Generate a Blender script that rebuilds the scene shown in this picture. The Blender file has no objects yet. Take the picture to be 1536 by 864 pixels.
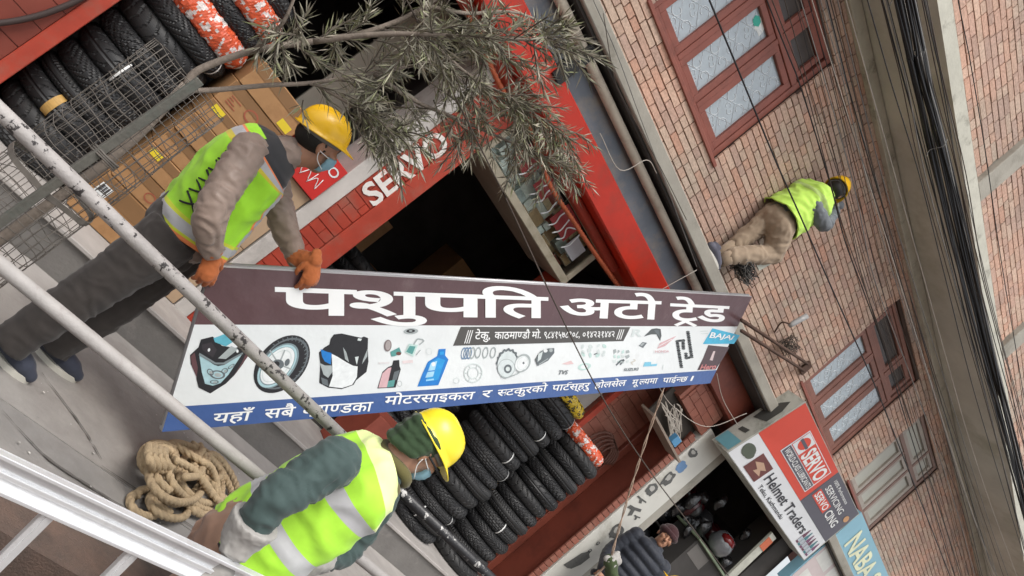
import bpy, bmesh, math, random
import numpy as np
from mathutils import Vector, Matrix, noise

SC = bpy.context.scene
COL = SC.collection
R = math.radians
random.seed(7)

# ------------------------------------------------------------------ camera
F_PX = 1124.0
ROLL, PITCH, YAW = R(51.05), R(6.6), R(35.1)
CAM = Vector((0.0, 0.0, 1.40))
_f = Vector((math.sin(YAW) * math.cos(PITCH), math.cos(YAW) * math.cos(PITCH), math.sin(PITCH)))
_r = Vector((math.cos(YAW), -math.sin(YAW), 0.0))
_u = _r.cross(_f)
C_R = _r * math.cos(ROLL) + _u * math.sin(ROLL)
C_U = _u * math.cos(ROLL) - _r * math.sin(ROLL)
cam_d = bpy.data.cameras.new('camera')
cam_d.sensor_width = 36.0
cam_d.lens = F_PX / 1536.0 * 36.0
cam_d.clip_start = 0.05
cam_d.clip_end = 400.0
cam = bpy.data.objects.new('camera', cam_d)
COL.objects.link(cam)
cam.matrix_world = Matrix(((C_R.x, C_U.x, -_f.x, CAM.x), (C_R.y, C_U.y, -_f.y, CAM.y),
                           (C_R.z, C_U.z, -_f.z, CAM.z), (0, 0, 0, 1)))
SC.camera = cam

# ------------------------------------------------------------------ daylight (overcast)
world = bpy.data.worlds.new('World')
SC.world = world
world.use_nodes = True
wn = world.node_tree
wn.nodes.clear()
sky = wn.nodes.new('ShaderNodeTexSky')
sky.sky_type = 'NISHITA'
sky.sun_disc = False
SUN_EL, SUN_AZ = R(58), R(205)
sky.sun_elevation = SUN_EL
sky.sun_rotation = SUN_AZ
sky.air_density = 1.2
sky.dust_density = 4.0
sky.ozone_density = 1.0
hs = wn.nodes.new('ShaderNodeHueSaturation')
hs.inputs['Saturation'].default_value = 0.28
bg = wn.nodes.new('ShaderNodeBackground')
bg.inputs['Strength'].default_value = 0.15
wo = wn.nodes.new('ShaderNodeOutputWorld')
wn.links.new(sky.outputs[0], hs.inputs['Color'])
wn.links.new(hs.outputs[0], bg.inputs['Color'])
wn.links.new(bg.outputs[0], wo.inputs['Surface'])
sun_d = bpy.data.lights.new('sun', 'SUN')
sun_d.energy = 1.0
sun_d.angle = R(25)
sun_d.color = (1.0, 0.96, 0.9)
sun = bpy.data.objects.new('sun', sun_d)
COL.objects.link(sun)
_sd = Vector((math.sin(SUN_AZ) * math.cos(SUN_EL), math.cos(SUN_AZ) * math.cos(SUN_EL), math.sin(SUN_EL)))
sun.rotation_euler = _sd.to_track_quat('Z', 'Y').to_euler()
sun.location = (0, -3, 12)
SC.view_settings.view_transform = 'Standard'
SC.view_settings.look = 'None'
SC.view_settings.gamma = 1.0
SC.view_settings.use_curve_mapping = False
SC.view_settings.exposure = 0.62
SC.cycles.max_bounces = 6
SC.cycles.use_denoising = True

# ------------------------------------------------------------------ measuring helpers (a photo pixel and a known plane give a place)
def ray(x, y):
    return (C_R * ((x - 768) / F_PX) - C_U * ((y - 432) / F_PX) + _f)
def atY(x, y, Y):
    r = ray(x, y); return CAM + r * ((Y - CAM.y) / r.y)
def atZ(x, y, Z):
    r = ray(x, y); return CAM + r * ((Z - CAM.z) / r.z)
def atX(x, y, X):
    r = ray(x, y); return CAM + r * ((X - CAM.x) / r.x)

# ------------------------------------------------------------------ materials
MATS = {}
def mat(name, col, rough=0.65, metal=0.0, var=0.12, vs=6.0, bump=0.0, bs=60.0, spec=0.4, dirt=None, ds=3.0, dlo=0.5, dhi=0.7, alpha=1.0,
        attr=None, island=0.0, trans=0.0, sheen=0.0, bd=0.01, folds=False):
    if name in MATS: return MATS[name]
    m = bpy.data.materials.new(name); m.use_nodes = True
    nt = m.node_tree; N = nt.nodes; L = nt.links
    b = N['Principled BSDF']
    b.inputs['Roughness'].default_value = rough
    b.inputs['Metallic'].default_value = metal
    b.inputs['Specular IOR Level'].default_value = spec
    b.inputs['Alpha'].default_value = alpha
    if trans: b.inputs['Transmission Weight'].default_value = trans
    if sheen: b.inputs['Sheen Weight'].default_value = sheen
    tc = N.new('ShaderNodeTexCoord')
    n1 = N.new('ShaderNodeTexNoise'); n1.inputs['Scale'].default_value = vs; n1.inputs['Detail'].default_value = 6
    n1.inputs['Roughness'].default_value = 0.6
    L.new(tc.outputs['Object'], n1.inputs['Vector'])
    if attr:
        at = N.new('ShaderNodeAttribute'); at.attribute_name = attr
        base = at.outputs['Color']
    else:
        rgb = N.new('ShaderNodeRGB'); rgb.outputs[0].default_value = (*col, 1); base = rgb.outputs[0]
    mr = N.new('ShaderNodeMapRange'); mr.inputs['From Min'].default_value = 0.25; mr.inputs['From Max'].default_value = 0.75
    mr.inputs['To Min'].default_value = 1 - var; mr.inputs['To Max'].default_value = 1 + var
    L.new(n1.outputs['Fac'], mr.inputs['Value'])
    val = mr.outputs[0]
    if island:
        g = N.new('ShaderNodeNewGeometry')
        m2 = N.new('ShaderNodeMapRange'); m2.inputs['To Min'].default_value = 1 - island; m2.inputs['To Max'].default_value = 1 + island
        L.new(g.outputs['Random Per Island'], m2.inputs['Value'])
        mu = N.new('ShaderNodeMath'); mu.operation = 'MULTIPLY'
        L.new(val, mu.inputs[0]); L.new(m2.outputs[0], mu.inputs[1]); val = mu.outputs[0]
    vm = N.new('ShaderNodeVectorMath'); vm.operation = 'SCALE'
    L.new(base, vm.inputs[0]); L.new(val, vm.inputs['Scale'])
    out = vm.outputs[0]
    if dirt:
        n2 = N.new('ShaderNodeTexNoise'); n2.inputs['Scale'].default_value = ds; n2.inputs['Detail'].default_value = 8
        n2.inputs['Roughness'].default_value = 0.7
        L.new(tc.outputs['Object'], n2.inputs['Vector'])
        m3 = N.new('ShaderNodeMapRange'); m3.inputs['From Min'].default_value = dlo; m3.inputs['From Max'].default_value = dhi
        L.new(n2.outputs['Fac'], m3.inputs['Value'])
        mx = N.new('ShaderNodeMix'); mx.data_type = 'RGBA'
        L.new(m3.outputs[0], mx.inputs['Factor']); L.new(out, mx.inputs[6]); mx.inputs[7].default_value = (*dirt, 1)
        out = mx.outputs[2]
    L.new(out, b.inputs['Base Color'])
    if bump:
        n3 = N.new('ShaderNodeTexNoise'); n3.inputs['Scale'].default_value = bs; n3.inputs['Detail'].default_value = 5
        if folds:
            n3.noise_type = 'RIDGED_MULTIFRACTAL'; n3.inputs['Detail'].default_value = 1.5; n3.inputs['Distortion'].default_value = 1.1
            n3.inputs['Roughness'].default_value = 0.35
        L.new(tc.outputs['Object'], n3.inputs['Vector'])
        bp = N.new('ShaderNodeBump'); bp.inputs['Strength'].default_value = bump; bp.inputs['Distance'].default_value = bd
        L.new(n3.outputs['Fac'], bp.inputs['Height']); L.new(bp.outputs[0], b.inputs['Normal'])
    MATS[name] = m
    return m

def cloth(name, col=(0.5, 0.5, 0.5), rough=0.85, attr=None, var=0.14, fold=0.5, fs=9.0, sheen=0.15):
    return mat(name, col, rough, 0, var, 14, bump=fold * 0.55, bs=fs * 0.55, spec=0.25, attr=attr, sheen=sheen, bd=0.02, folds=True)

# ------------------------------------------------------------------ object helpers
def thing(name, label, cat, loc=(0, 0, 0), group=None, kind=None):
    o = bpy.data.objects.new(name, None); COL.objects.link(o)
    o.location = loc; o.empty_display_size = 0.1
    tag(o, label, cat, group, kind)
    return o
def tag(o, label=None, cat=None, group=None, kind=None):
    if label: o['label'] = label
    if cat: o['category'] = cat
    if group: o['group'] = group
    if kind: o['kind'] = kind
    return o
def base_of(p):
    v = Vector((0, 0, 0))
    while p is not None:
        v += Vector(p.location); p = p.parent
    return v
def link(name, me, mats, parent=None, smooth=False):
    if not isinstance(mats, (list, tuple)): mats = [mats]
    for m in mats: me.materials.append(m)
    o = bpy.data.objects.new(name, me); COL.objects.link(o)
    if parent is not None:
        off = base_of(parent)
        me.transform(Matrix.Translation(-off))
        o.parent = parent
    if smooth: me.polygons.foreach_set('use_smooth', [True] * len(me.polygons))
    me.update()
    return o
def obj(name, bm, mats, parent=None, smooth=False, autosmooth=None):
    me = bpy.data.meshes.new(name)
    bm.normal_update(); bm.to_mesh(me); bm.free()
    o = link(name, me, mats, parent, smooth)
    return o
def own_origin(o):
    """move a top-level mesh's origin to the bottom middle of its shape"""
    me = o.data
    n = len(me.vertices); co = np.empty(n * 3); me.vertices.foreach_get('co', co); co = co.reshape(-1, 3)
    c = Vector(((co[:, 0].min() + co[:, 0].max()) / 2, (co[:, 1].min() + co[:, 1].max()) / 2, co[:, 2].min()))
    me.transform(Matrix.Translation(-c)); o.location = c
    return o
def BM(): return bmesh.new()
def rnd(a, b): return random.uniform(a, b)

def box(bm, lo, hi, bevel=0.0, mi=0, rot=None):
    x0, y0, z0 = lo; x1, y1, z1 = hi
    vs = [bm.verts.new(p) for p in ((x0, y0, z0), (x1, y0, z0), (x1, y1, z0), (x0, y1, z0), (x0, y0, z1), (x1, y0, z1), (x1, y1, z1), (x0, y1, z1))]
    fs = [bm.faces.new([vs[i] for i in f]) for f in ((0, 3, 2, 1), (4, 5, 6, 7), (0, 1, 5, 4), (1, 2, 6, 5), (2, 3, 7, 6), (3, 0, 4, 7))]
    for f in fs: f.material_index = mi
    if rot is not None:
        c = Vector(((x0 + x1) / 2, (y0 + y1) / 2, (z0 + z1) / 2))
        for v in vs: v.co = c + rot @ (v.co - c)
    if bevel > 0:
        es = list({e for f in fs for e in f.edges})
        bmesh.ops.bevel(bm, geom=es, offset=bevel, segments=1, affect='EDGES', profile=0.5)
    return vs
def obox(bm, c, ax, ay, az, mi=0, bevel=0.0):
    """box about centre c with half-axis vectors"""
    c = Vector(c); vs = []
    for sz in (-1, 1):
        for sx, sy in ((-1, -1), (1, -1), (1, 1), (-1, 1)):
            vs.append(bm.verts.new(c + ax * sx + ay * sy + az * sz))
    fs = [bm.faces.new([vs[i] for i in f]) for f in ((0, 3, 2, 1), (4, 5, 6, 7), (0, 1, 5, 4), (1, 2, 6, 5), (2, 3, 7, 6), (3, 0, 4, 7))]
    for f in fs: f.material_index = mi
    if bevel > 0:
        bmesh.ops.bevel(bm, geom=list({e for f in fs for e in f.edges}), offset=bevel, segments=2, affect='EDGES', profile=0.5)
def prism(bm, pts, d, mi=0):
    """polygon pts (world) extruded by vector d"""
    n = len(pts); d = Vector(d)
    a = [bm.verts.new(Vector(p)) for p in pts]; b = [bm.verts.new(Vector(p) + d) for p in pts]
    f = [bm.faces.new(a), bm.faces.new(b[::-1])]
    for i in range(n):
        f.append(bm.faces.new((a[i], b[i], b[(i + 1) % n], a[(i + 1) % n])))
    for q in f: q.material_index = mi
    bmesh.ops.recalc_face_normals(bm, faces=f)
    return f
def crom(pts, n):
    P = [Vector(p) for p in pts]
    if len(P) == 2: return [P[0].lerp(P[1], i / n) for i in range(n + 1)], [i / n for i in range(n + 1)]
    Q = [P[0] * 2 - P[1]] + P + [P[-1] * 2 - P[-2]]
    out = []; ts = []
    for i in range(1, len(Q) - 2):
        for k in range(n):
            t = k / n; p0, p1, p2, p3 = Q[i - 1], Q[i], Q[i + 1], Q[i + 2]
            out.append(0.5 * ((2 * p1) + (p2 - p0) * t + (2 * p0 - 5 * p1 + 4 * p2 - p3) * t * t + (3 * p1 - p0 - 3 * p2 + p3) * t ** 3))
            ts.append(i - 1 + t)
    out.append(P[-1]); ts.append(len(P) - 1)
    return out, ts
def tube(bm, pts, rad, seg=10, n=6, axis=None, sq=1.0, caps=True, mi=0, raw=False, round_caps=False):
    """swept round (or squashed) tube; rad is a number or one per point; axis = direction whose half-width is scaled by sq"""
    if isinstance(rad, (int, float)): rad = [rad] * len(pts)
    if raw: P = [Vector(p) for p in pts]; T = list(range(len(P)))
    else: P, T = crom(pts, n)
    def rr(t):
        i = min(int(t), len(rad) - 2) if len(rad) > 1 else 0
        f = t - i
        f = f * f * (3 - 2 * f) if not raw else f
        return rad[i] * (1 - f) + rad[min(i + 1, len(rad) - 1)] * f
    if len(pts) == 2 and not raw: rads = [rad[0] * (1 - t) + rad[1] * t for t in T]
    else: rads = [rr(t) for t in T]
    if round_caps:
        d0 = (P[0] - P[1]).normalized(); d1 = (P[-1] - P[-2]).normalized()
        P0, R0 = [], []
        for k in range(3, 0, -1):
            a = k / 3.3 * math.pi / 2
            P0.append(P[0] + d0 * rads[0] * math.sin(a)); R0.append(rads[0] * math.cos(a))
        P1 = [P[-1] + d1 * rads[-1] * math.sin(k / 3.3 * math.pi / 2) for k in (1, 2, 3)]
        R1 = [rads[-1] * math.cos(k / 3.3 * math.pi / 2) for k in (1, 2, 3)]
        P = P0 + P + P1; rads = R0 + rads + R1
    rings = []
    prev = None
    for i, p in enumerate(P):
        d = (P[min(i + 1, len(P) - 1)] - P[max(i - 1, 0)])
        if d.length < 1e-9: d = Vector((0, 0, 1))
        d.normalize()
        ref = Vector(axis) if axis is not None else (prev if prev is not None else (Vector((0, 0, 1)) if abs(d.z) < 0.9 else Vector((1, 0, 0))))
        a = ref - d * ref.dot(d)
        if a.length < 1e-6: a = d.orthogonal()
        a.normalize(); b = d.cross(a); prev = a
        r = rads[i]
        rings.append([bm.verts.new(p + a * (r * sq * math.cos(2 * math.pi * k / seg)) + b * (r * math.sin(2 * math.pi * k / seg))) for k in range(seg)])
    fs = []
    for i in range(len(rings) - 1):
        for k in range(seg):
            fs.append(bm.faces.new((rings[i][k], rings[i][(k + 1) % seg], rings[i + 1][(k + 1) % seg], rings[i + 1][k])))
    if caps:
        fs.append(bm.faces.new(rings[0][::-1])); fs.append(bm.faces.new(rings[-1]))
    for f in fs: f.material_index = mi; f.smooth = True
    return rings
def ball(bm, c, r, M=None, seg=16, mi=0):
    """ellipsoid; r = (rx, ry, rz); M rotates it"""
    c = Vector(c)
    if isinstance(r, (int, float)): r = (r, r, r)
    vs = bmesh.ops.create_uvsphere(bm, u_segments=seg, v_segments=max(6, seg // 2), radius=1.0)['verts']
    for v in vs:
        p = Vector((v.co.x * r[0], v.co.y * r[1], v.co.z * r[2]))
        v.co = c + (M @ p if M is not None else p)
    for f in {f for v in vs for f in v.link_faces}: f.material_index = mi; f.smooth = True
def remesh(bm, voxel, smooth=2, wr=0.0, ws=14.0, seed=0, ax=None):
    """weld overlapping closed pieces into one continuous surface, with optional folds"""
    me = bpy.data.meshes.new('tmp'); bm.to_mesh(me); bm.free()
    o = bpy.data.objects.new('tmp', me); COL.objects.link(o)
    md = o.modifiers.new('r', 'REMESH'); md.mode = 'VOXEL'; md.voxel_size = voxel
    if smooth:
        s = o.modifiers.new('s', 'SMOOTH'); s.factor = 0.5; s.iterations = smooth
    dg = bpy.context.evaluated_depsgraph_get()
    ev = o.evaluated_get(dg)
    m2 = bpy.data.meshes.new_from_object(ev)
    bpy.data.objects.remove(o); bpy.data.meshes.remove(me)
    if wr:
        n = len(m2.vertices)
        co = np.empty(n * 3); m2.vertices.foreach_get('co', co); co = co.reshape(-1, 3)
        no = np.empty(n * 3); m2.vertices.foreach_get('normal', no); no = no.reshape(-1, 3)
        d = np.empty(n)
        cs = co.copy()
        if ax is not None:            # folds lie across the limb
            a_x = np.array(Vector(ax).normalized()); cs = co + np.outer(co @ a_x, a_x) * 1.1
        for i in range(n):
            x, y, z = cs[i] * ws
            w = noise.noise(Vector((x * .6 + seed, y * .6, z * .6 + 7.0))) * 1.4
            a = 1 - abs(noise.noise(Vector((x + w + seed, y + w, z + seed * 1.7)))) * 2.6      # sharp-crested folds
            d[i] = max(a, -0.6) * 0.9 + 0.35 * noise.noise(Vector((x * 2.6, y * 2.6, z * 2.6 + seed)))
        co += no * (d * wr)[:, None]
        m2.vertices.foreach_set('co', co.ravel())
    m2.polygons.foreach_set('use_smooth', [True] * len(m2.polygons))
    return m2

def copy_tree(o, loc, label=None, group=None, rotz=None):
    c = o.copy(); COL.objects.link(c); c.location = loc
    if rotz is not None: c.rotation_euler = (0, 0, rotz)
    if label: c['label'] = label
    if group: c['group'] = group
    for ch in o.children:
        d = ch.copy(); COL.objects.link(d); d.parent = c
        for g in ch.children:
            e = g.copy(); COL.objects.link(e); e.parent = d
    return c

# lettering: plain text turned into flat mesh outlines in local (x, y) metres
def text_mesh(s, size=1.0, bold=0.0, shear=0.0, align='LEFT'):
    cu = bpy.data.curves.new('t', 'FONT'); cu.body = s; cu.size = size; cu.offset = bold; cu.shear = shear
    cu.align_x = align; cu.resolution_u = 3; cu.fill_mode = 'FRONT'
    o = bpy.data.objects.new('t', cu); COL.objects.link(o)
    dg = bpy.context.evaluated_depsgraph_get(); dg.update()
    me = bpy.data.meshes.new_from_object(o.evaluated_get(dg))
    bpy.data.objects.remove(o); bpy.data.curves.remove(cu)
    me.polygons.foreach_set('use_smooth', [False] * len(me.polygons))
    return me
ORD = ['lowest', 'second', 'third', 'fourth', 'fifth', 'sixth', 'seventh', 'eighth', 'ninth', 'tenth', 'eleventh', 'twelfth', 'thirteenth', 'fourteenth', 'fifteenth', 'sixteenth', 'seventeenth']
# ================================================================== materials used by the setting
M_PAVE = mat('pavement_concrete', (0.325, 0.305, 0.285), 0.85, var=0.2, vs=2.2, bump=0.3, bs=70, dirt=(0.215, 0.198, 0.185), ds=1.7, dlo=0.45, dhi=0.72)
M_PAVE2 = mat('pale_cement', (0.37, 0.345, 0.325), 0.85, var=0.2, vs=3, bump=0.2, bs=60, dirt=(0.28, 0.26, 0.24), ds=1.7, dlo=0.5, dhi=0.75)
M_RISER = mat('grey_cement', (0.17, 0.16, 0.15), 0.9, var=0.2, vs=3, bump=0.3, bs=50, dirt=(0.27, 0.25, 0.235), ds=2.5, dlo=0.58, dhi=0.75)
M_ROAD = mat('asphalt', (0.075, 0.062, 0.055), 0.9, var=0.3, vs=5, bump=0.5, bs=120, dirt=(0.17, 0.11, 0.085), ds=2.0, dlo=0.4, dhi=0.7)
M_KERB = mat('kerb_concrete', (0.29, 0.275, 0.26), 0.85, var=0.22, vs=3, bump=0.25, bs=60, dirt=(0.2, 0.185, 0.175), ds=1.8)
M_CONC = mat('weathered_concrete', (0.34, 0.32, 0.275), 0.85, var=0.18, vs=3, bump=0.2, bs=40, dirt=(0.16, 0.15, 0.12), ds=2.2, dlo=0.52, dhi=0.75)
M_SOFFIT = mat('stained_soffit_concrete', (0.52, 0.51, 0.45), 0.9, var=0.2, vs=1.5, bump=0.1, bs=30, dirt=(0.37, 0.355, 0.28), ds=1.1)
M_EDGE = mat('pale_lichen_concrete', (0.5, 0.49, 0.42), 0.9, var=0.14, vs=6, bump=0.2, bs=40, dirt=(0.22, 0.21, 0.17), ds=4, dlo=0.55, dhi=0.7)
M_MORT = mat('dark_mortar', (0.06, 0.036, 0.028), 0.95, var=0.3, vs=8)
M_RED = mat('red_gloss_paint', (0.44, 0.022, 0.007), 0.45, var=0.16, vs=4, bump=0.12, bs=9, dirt=(0.24, 0.035, 0.02), ds=2.2, dlo=0.52, dhi=0.75)
M_REDB = mat('faded_red_paint', (0.35, 0.045, 0.024), 0.6, var=0.18, vs=7, bump=0.1, bs=40, dirt=(0.27, 0.1, 0.07), ds=5, dlo=0.5, dhi=0.75, island=0.1)
M_BRP = mat('brown_painted_brick', (0.27, 0.10, 0.07), 0.6, var=0.15, vs=7, bump=0.1, bs=40, dirt=(0.3, 0.14, 0.1), ds=4, island=0.12)
M_BRM = mat('brown_red_metal_paint', (0.19, 0.05, 0.032), 0.45, var=0.12, vs=4, bump=0.05, bs=20, dirt=(0.12, 0.035, 0.025), ds=3)
M_BLUE = mat('blue_grey_steel', (0.125, 0.145, 0.17), 0.6, var=0.2, vs=4, dirt=(0.22, 0.2, 0.17), ds=2.6, dlo=0.5, dhi=0.7)
M_PIPE = mat('dusty_beige_pipe', (0.52, 0.46, 0.37), 0.65, var=0.12, vs=6, dirt=(0.3, 0.25, 0.2), ds=5)
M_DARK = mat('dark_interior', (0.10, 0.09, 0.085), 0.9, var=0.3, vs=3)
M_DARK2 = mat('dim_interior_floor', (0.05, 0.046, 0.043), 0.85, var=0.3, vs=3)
M_FRAME = mat('brown_red_window_wood', (0.26, 0.085, 0.062), 0.5, var=0.14, vs=6, bump=0.08, bs=30, dirt=(0.17, 0.06, 0.045), ds=5, dlo=0.5, dhi=0.75)
M_PANE = mat('frosted_window_glass', (0.40, 0.46, 0.50), 0.18, var=0.1, vs=14, bump=0.12, bs=45, spec=0.6)
M_PANEG = mat('dusty_olive_pane', (0.42, 0.42, 0.37), 0.5, var=0.08, vs=4, spec=0.4)
M_SCROLL = mat('white_scroll_etching', (0.68, 0.73, 0.76), 0.45, var=0.05)
M_VENT = mat('dark_vent_glass', (0.055, 0.045, 0.042), 0.2, var=0.2, vs=5, spec=0.6)
M_PALEF = mat('greyed_window_wood', (0.36, 0.32, 0.28), 0.6, var=0.14, vs=6)
M_FRAME2 = mat('brown_window_wood', (0.23, 0.105, 0.08), 0.55, var=0.14, vs=6, dirt=(0.17, 0.085, 0.065), ds=5)
M_FRAMEG = mat('greyish_brown_window_wood', (0.23, 0.15, 0.125), 0.6, var=0.14, vs=6)
M_STONE = mat('pale_stone_jamb', (0.5, 0.47, 0.44), 0.8, var=0.15, vs=5, bump=0.15, bs=40, dirt=(0.3, 0.28, 0.26), ds=4)
M_GREYB = mat('grey_board', (0.33, 0.32, 0.30), 0.7, var=0.12, vs=3)

def brick_material():
    m = bpy.data.materials.new('weathered_brick'); m.use_nodes = True
    nt = m.node_tree; N = nt.nodes; L = nt.links; b = N['Principled BSDF']
    b.inputs['Roughness'].default_value = 0.9; b.inputs['Specular IOR Level'].default_value = 0.2
    g = N.new('ShaderNodeNewGeometry'); cr = N.new('ShaderNodeValToRGB')
    el = cr.color_ramp.elements
    cols = [(0.0, (0.42, 0.31, 0.26)), (0.2, (0.49, 0.365, 0.31)), (0.45, (0.53, 0.365, 0.29)), (0.62, (0.49, 0.39, 0.32)), (0.82, (0.57, 0.445, 0.365)), (1.0, (0.52, 0.325, 0.25))]
    el[0].position, el[0].color = 0.0, (*cols[0][1], 1)
    el[1].position, el[1].color = 1.0, (*cols[-1][1], 1)
    for p, c in cols[1:-1]:
        e = el.new(p); e.color = (*c, 1)
    L.new(g.outputs['Random Per Island'], cr.inputs['Fac'])
    tc = N.new('ShaderNodeTexCoord')
    n1 = N.new('ShaderNodeTexNoise'); n1.inputs['Scale'].default_value = 1.1; n1.inputs['Detail'].default_value = 4
    L.new(tc.outputs['Object'], n1.inputs['Vector'])
    mx = N.new('ShaderNodeMix'); mx.data_type = 'RGBA'; mx.blend_type = 'MULTIPLY'
    r2 = N.new('ShaderNodeValToRGB'); r2.color_ramp.elements[0].color = (0.78, 0.82, 0.82, 1); r2.color_ramp.elements[1].color = (1.12, 0.99, 0.93, 1)
    r2.color_ramp.elements[0].position = 0.3; r2.color_ramp.elements[1].position = 0.7
    L.new(n1.outputs['Fac'], r2.inputs['Fac'])
    mx.inputs['Factor'].default_value = 1.0; L.new(cr.outputs[0], mx.inputs[6]); L.new(r2.outputs[0], mx.inputs[7])
    n2 = N.new('ShaderNodeTexNoise'); n2.inputs['Scale'].default_value = 45; n2.inputs['Detail'].default_value = 6
    L.new(tc.outputs['Object'], n2.inputs['Vector'])
    mr = N.new('ShaderNodeMapRange'); mr.inputs['From Min'].default_value = 0.3; mr.inputs['From Max'].default_value = 0.7
    mr.inputs['To Min'].default_value = 0.78; mr.inputs['To Max'].default_value = 1.15
    L.new(n2.outputs['Fac'], mr.inputs['Value'])
    vm = N.new('ShaderNodeVectorMath'); vm.operation = 'SCALE'; L.new(mx.outputs[2], vm.inputs[0]); L.new(mr.outputs[0], vm.inputs['Scale'])
    mp = N.new('ShaderNodeMapping'); mp.inputs['Scale'].default_value = (5.0, 1.0, 0.7); L.new(tc.outputs['Object'], mp.inputs['Vector'])
    n4 = N.new('ShaderNodeTexNoise'); n4.inputs['Scale'].default_value = 1.0; n4.inputs['Detail'].default_value = 7; n4.inputs['Roughness'].default_value = 0.65; L.new(mp.outputs[0], n4.inputs['Vector'])
    m4 = N.new('ShaderNodeMapRange'); m4.inputs['From Min'].default_value = 0.55; m4.inputs['From Max'].default_value = 0.78; m4.inputs['To Max'].default_value = 0.55; L.new(n4.outputs['Fac'], m4.inputs['Value'])
    mx2 = N.new('ShaderNodeMix'); mx2.data_type = 'RGBA'; L.new(m4.outputs[0], mx2.inputs['Factor']); L.new(vm.outputs[0], mx2.inputs[6]); mx2.inputs[7].default_value = (0.19, 0.15, 0.12, 1)
    L.new(mx2.outputs[2], b.inputs['Base Color'])
    bp = N.new('ShaderNodeBump'); bp.inputs['Strength'].default_value = 0.5; bp.inputs['Distance'].default_value = 0.01
    L.new(n2.outputs['Fac'], bp.inputs['Height']); L.new(bp.outputs[0], b.inputs['Normal'])
    return m
M_BRICK = brick_material()

YF = 4.70          # shop front and first-floor wall
YU = 3.95          # jettied second-floor wall
PL = 0.225         # shop plinth height

# ================================================================== ground
def sheet(name, x0, x1, y0, y1, z, m, th=0.0):
    bm = BM()
    if th: box(bm, (x0, y0, z - th), (x1, y1, z))
    else:
        v = [bm.verts.new(p) for p in ((x0, y0, z), (x1, y0, z), (x1, y1, z), (x0, y1, z))]; bm.faces.new(v)
    o = obj(name, bm, m); tag(o, kind='structure'); return o
sheet('ground', -120, 120, -120, 120, -0.45, M_ROAD)
sheet('road', -60, 60, -40, 2.25, -0.28, M_ROAD, 0.1)
sheet('kerb', -40, 40, 2.60, 2.92, 0.0, M_KERB, 0.4)
sheet('gutter_strip', -40, 40, 2.25, 2.596, -0.006, M_ROAD, 0.4)
sheet('pavement', -40, 40, 2.926, 4.33, 0.0, M_PAVE, 0.35)
sheet('pavement_strip', -40, 40, 3.90, 4.31, 0.004, M_PAVE2)
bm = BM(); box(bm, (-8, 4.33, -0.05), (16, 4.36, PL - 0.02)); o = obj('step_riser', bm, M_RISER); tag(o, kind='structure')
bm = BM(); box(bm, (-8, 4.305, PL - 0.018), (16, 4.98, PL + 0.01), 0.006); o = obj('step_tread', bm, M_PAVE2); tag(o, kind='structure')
sheet('shop_floor', -8, 16, 4.985, 9.5, PL + 0.005, M_DARK2, 0.2)

# ================================================================== the building
bld = thing('brick_building', 'tall brick building over the tyre shops with brown timber windows and a concrete jetty', 'building', (4.0, YF, 0))

def bricks(x0, x1, z0, z1, Y, holes=(), course=0.0635, bl=0.197, hd=0.093, mort=0.0105, depth=0.015, jit=0.0022, flem=0.5, bm=None):
    bm = bm or BM()
    z = z0; k = 0
    while z < z1 - 0.02:
        zt = min(z + course - mort, z1)
        spans = [(x0, x1)]
        for (a, b, c, d) in holes:
            if zt > c + 0.01 and z < d - 0.01:
                spans = [s for (p, q) in spans for s in ((p, min(q, a)), (max(p, b), q)) if s[1] - s[0] > 0.01]
        for (p, q) in spans:
            x = p - (0 if k % 2 == 0 else bl * rnd(0.35, 0.6)) - (rnd(0, bl) if p == x0 else 0)
            while x < q:
                w = bl if random.random() > flem else hd
                w *= rnd(0.94, 1.05)
                a, b = max(x, p), min(x + w, q)
                if b - a > 0.018:
                    j = rnd(-jit, jit); y = Y + j; yb = Y + depth + 0.003
                    e = [rnd(-0.0016, 0.0016) for _ in range(4)]
                    v = [bm.verts.new(c) for c in ((a, y, z + e[0]), (b, y, z + e[1]), (b, y, zt + e[2]), (a, y, zt + e[3]))]
                    i = 0.002
                    w2 = [bm.verts.new(c) for c in ((a - i, yb, z - i), (b + i, yb, z - i), (b + i, yb, zt + i), (a - i, yb, zt + i))]
                    fr = bm.faces.new(v)
                    for t in range(4):
                        bm.faces.new((v[t], w2[t], w2[(t + 1) % 4], v[(t + 1) % 4]))
                x += w + mort
        z += course; k += 1
    # mortar bed as real sheets behind the bricks
    xs = sorted({x0, x1, *[h for H in holes for h in H[:2] if x0 < h < x1]}); zs = sorted({z0, z1, *[h for H in holes for h in H[2:] if z0 < h < z1]})
    for i in range(len(xs) - 1):
        for j in range(len(zs) - 1):
            cx, cz = (xs[i] + xs[i + 1]) / 2, (zs[j] + zs[j + 1]) / 2
            if any(a < cx < b and c < cz < d for a, b, c, d in holes): continue
            vs = [bm.verts.new(c) for c in ((xs[i], Y + depth, zs[j]), (xs[i + 1], Y + depth, zs[j]), (xs[i + 1], Y + depth, zs[j + 1]), (xs[i], Y + depth, zs[j + 1]))]
            f = bm.faces.new(vs); f.material_index = 1
    return bm

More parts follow.
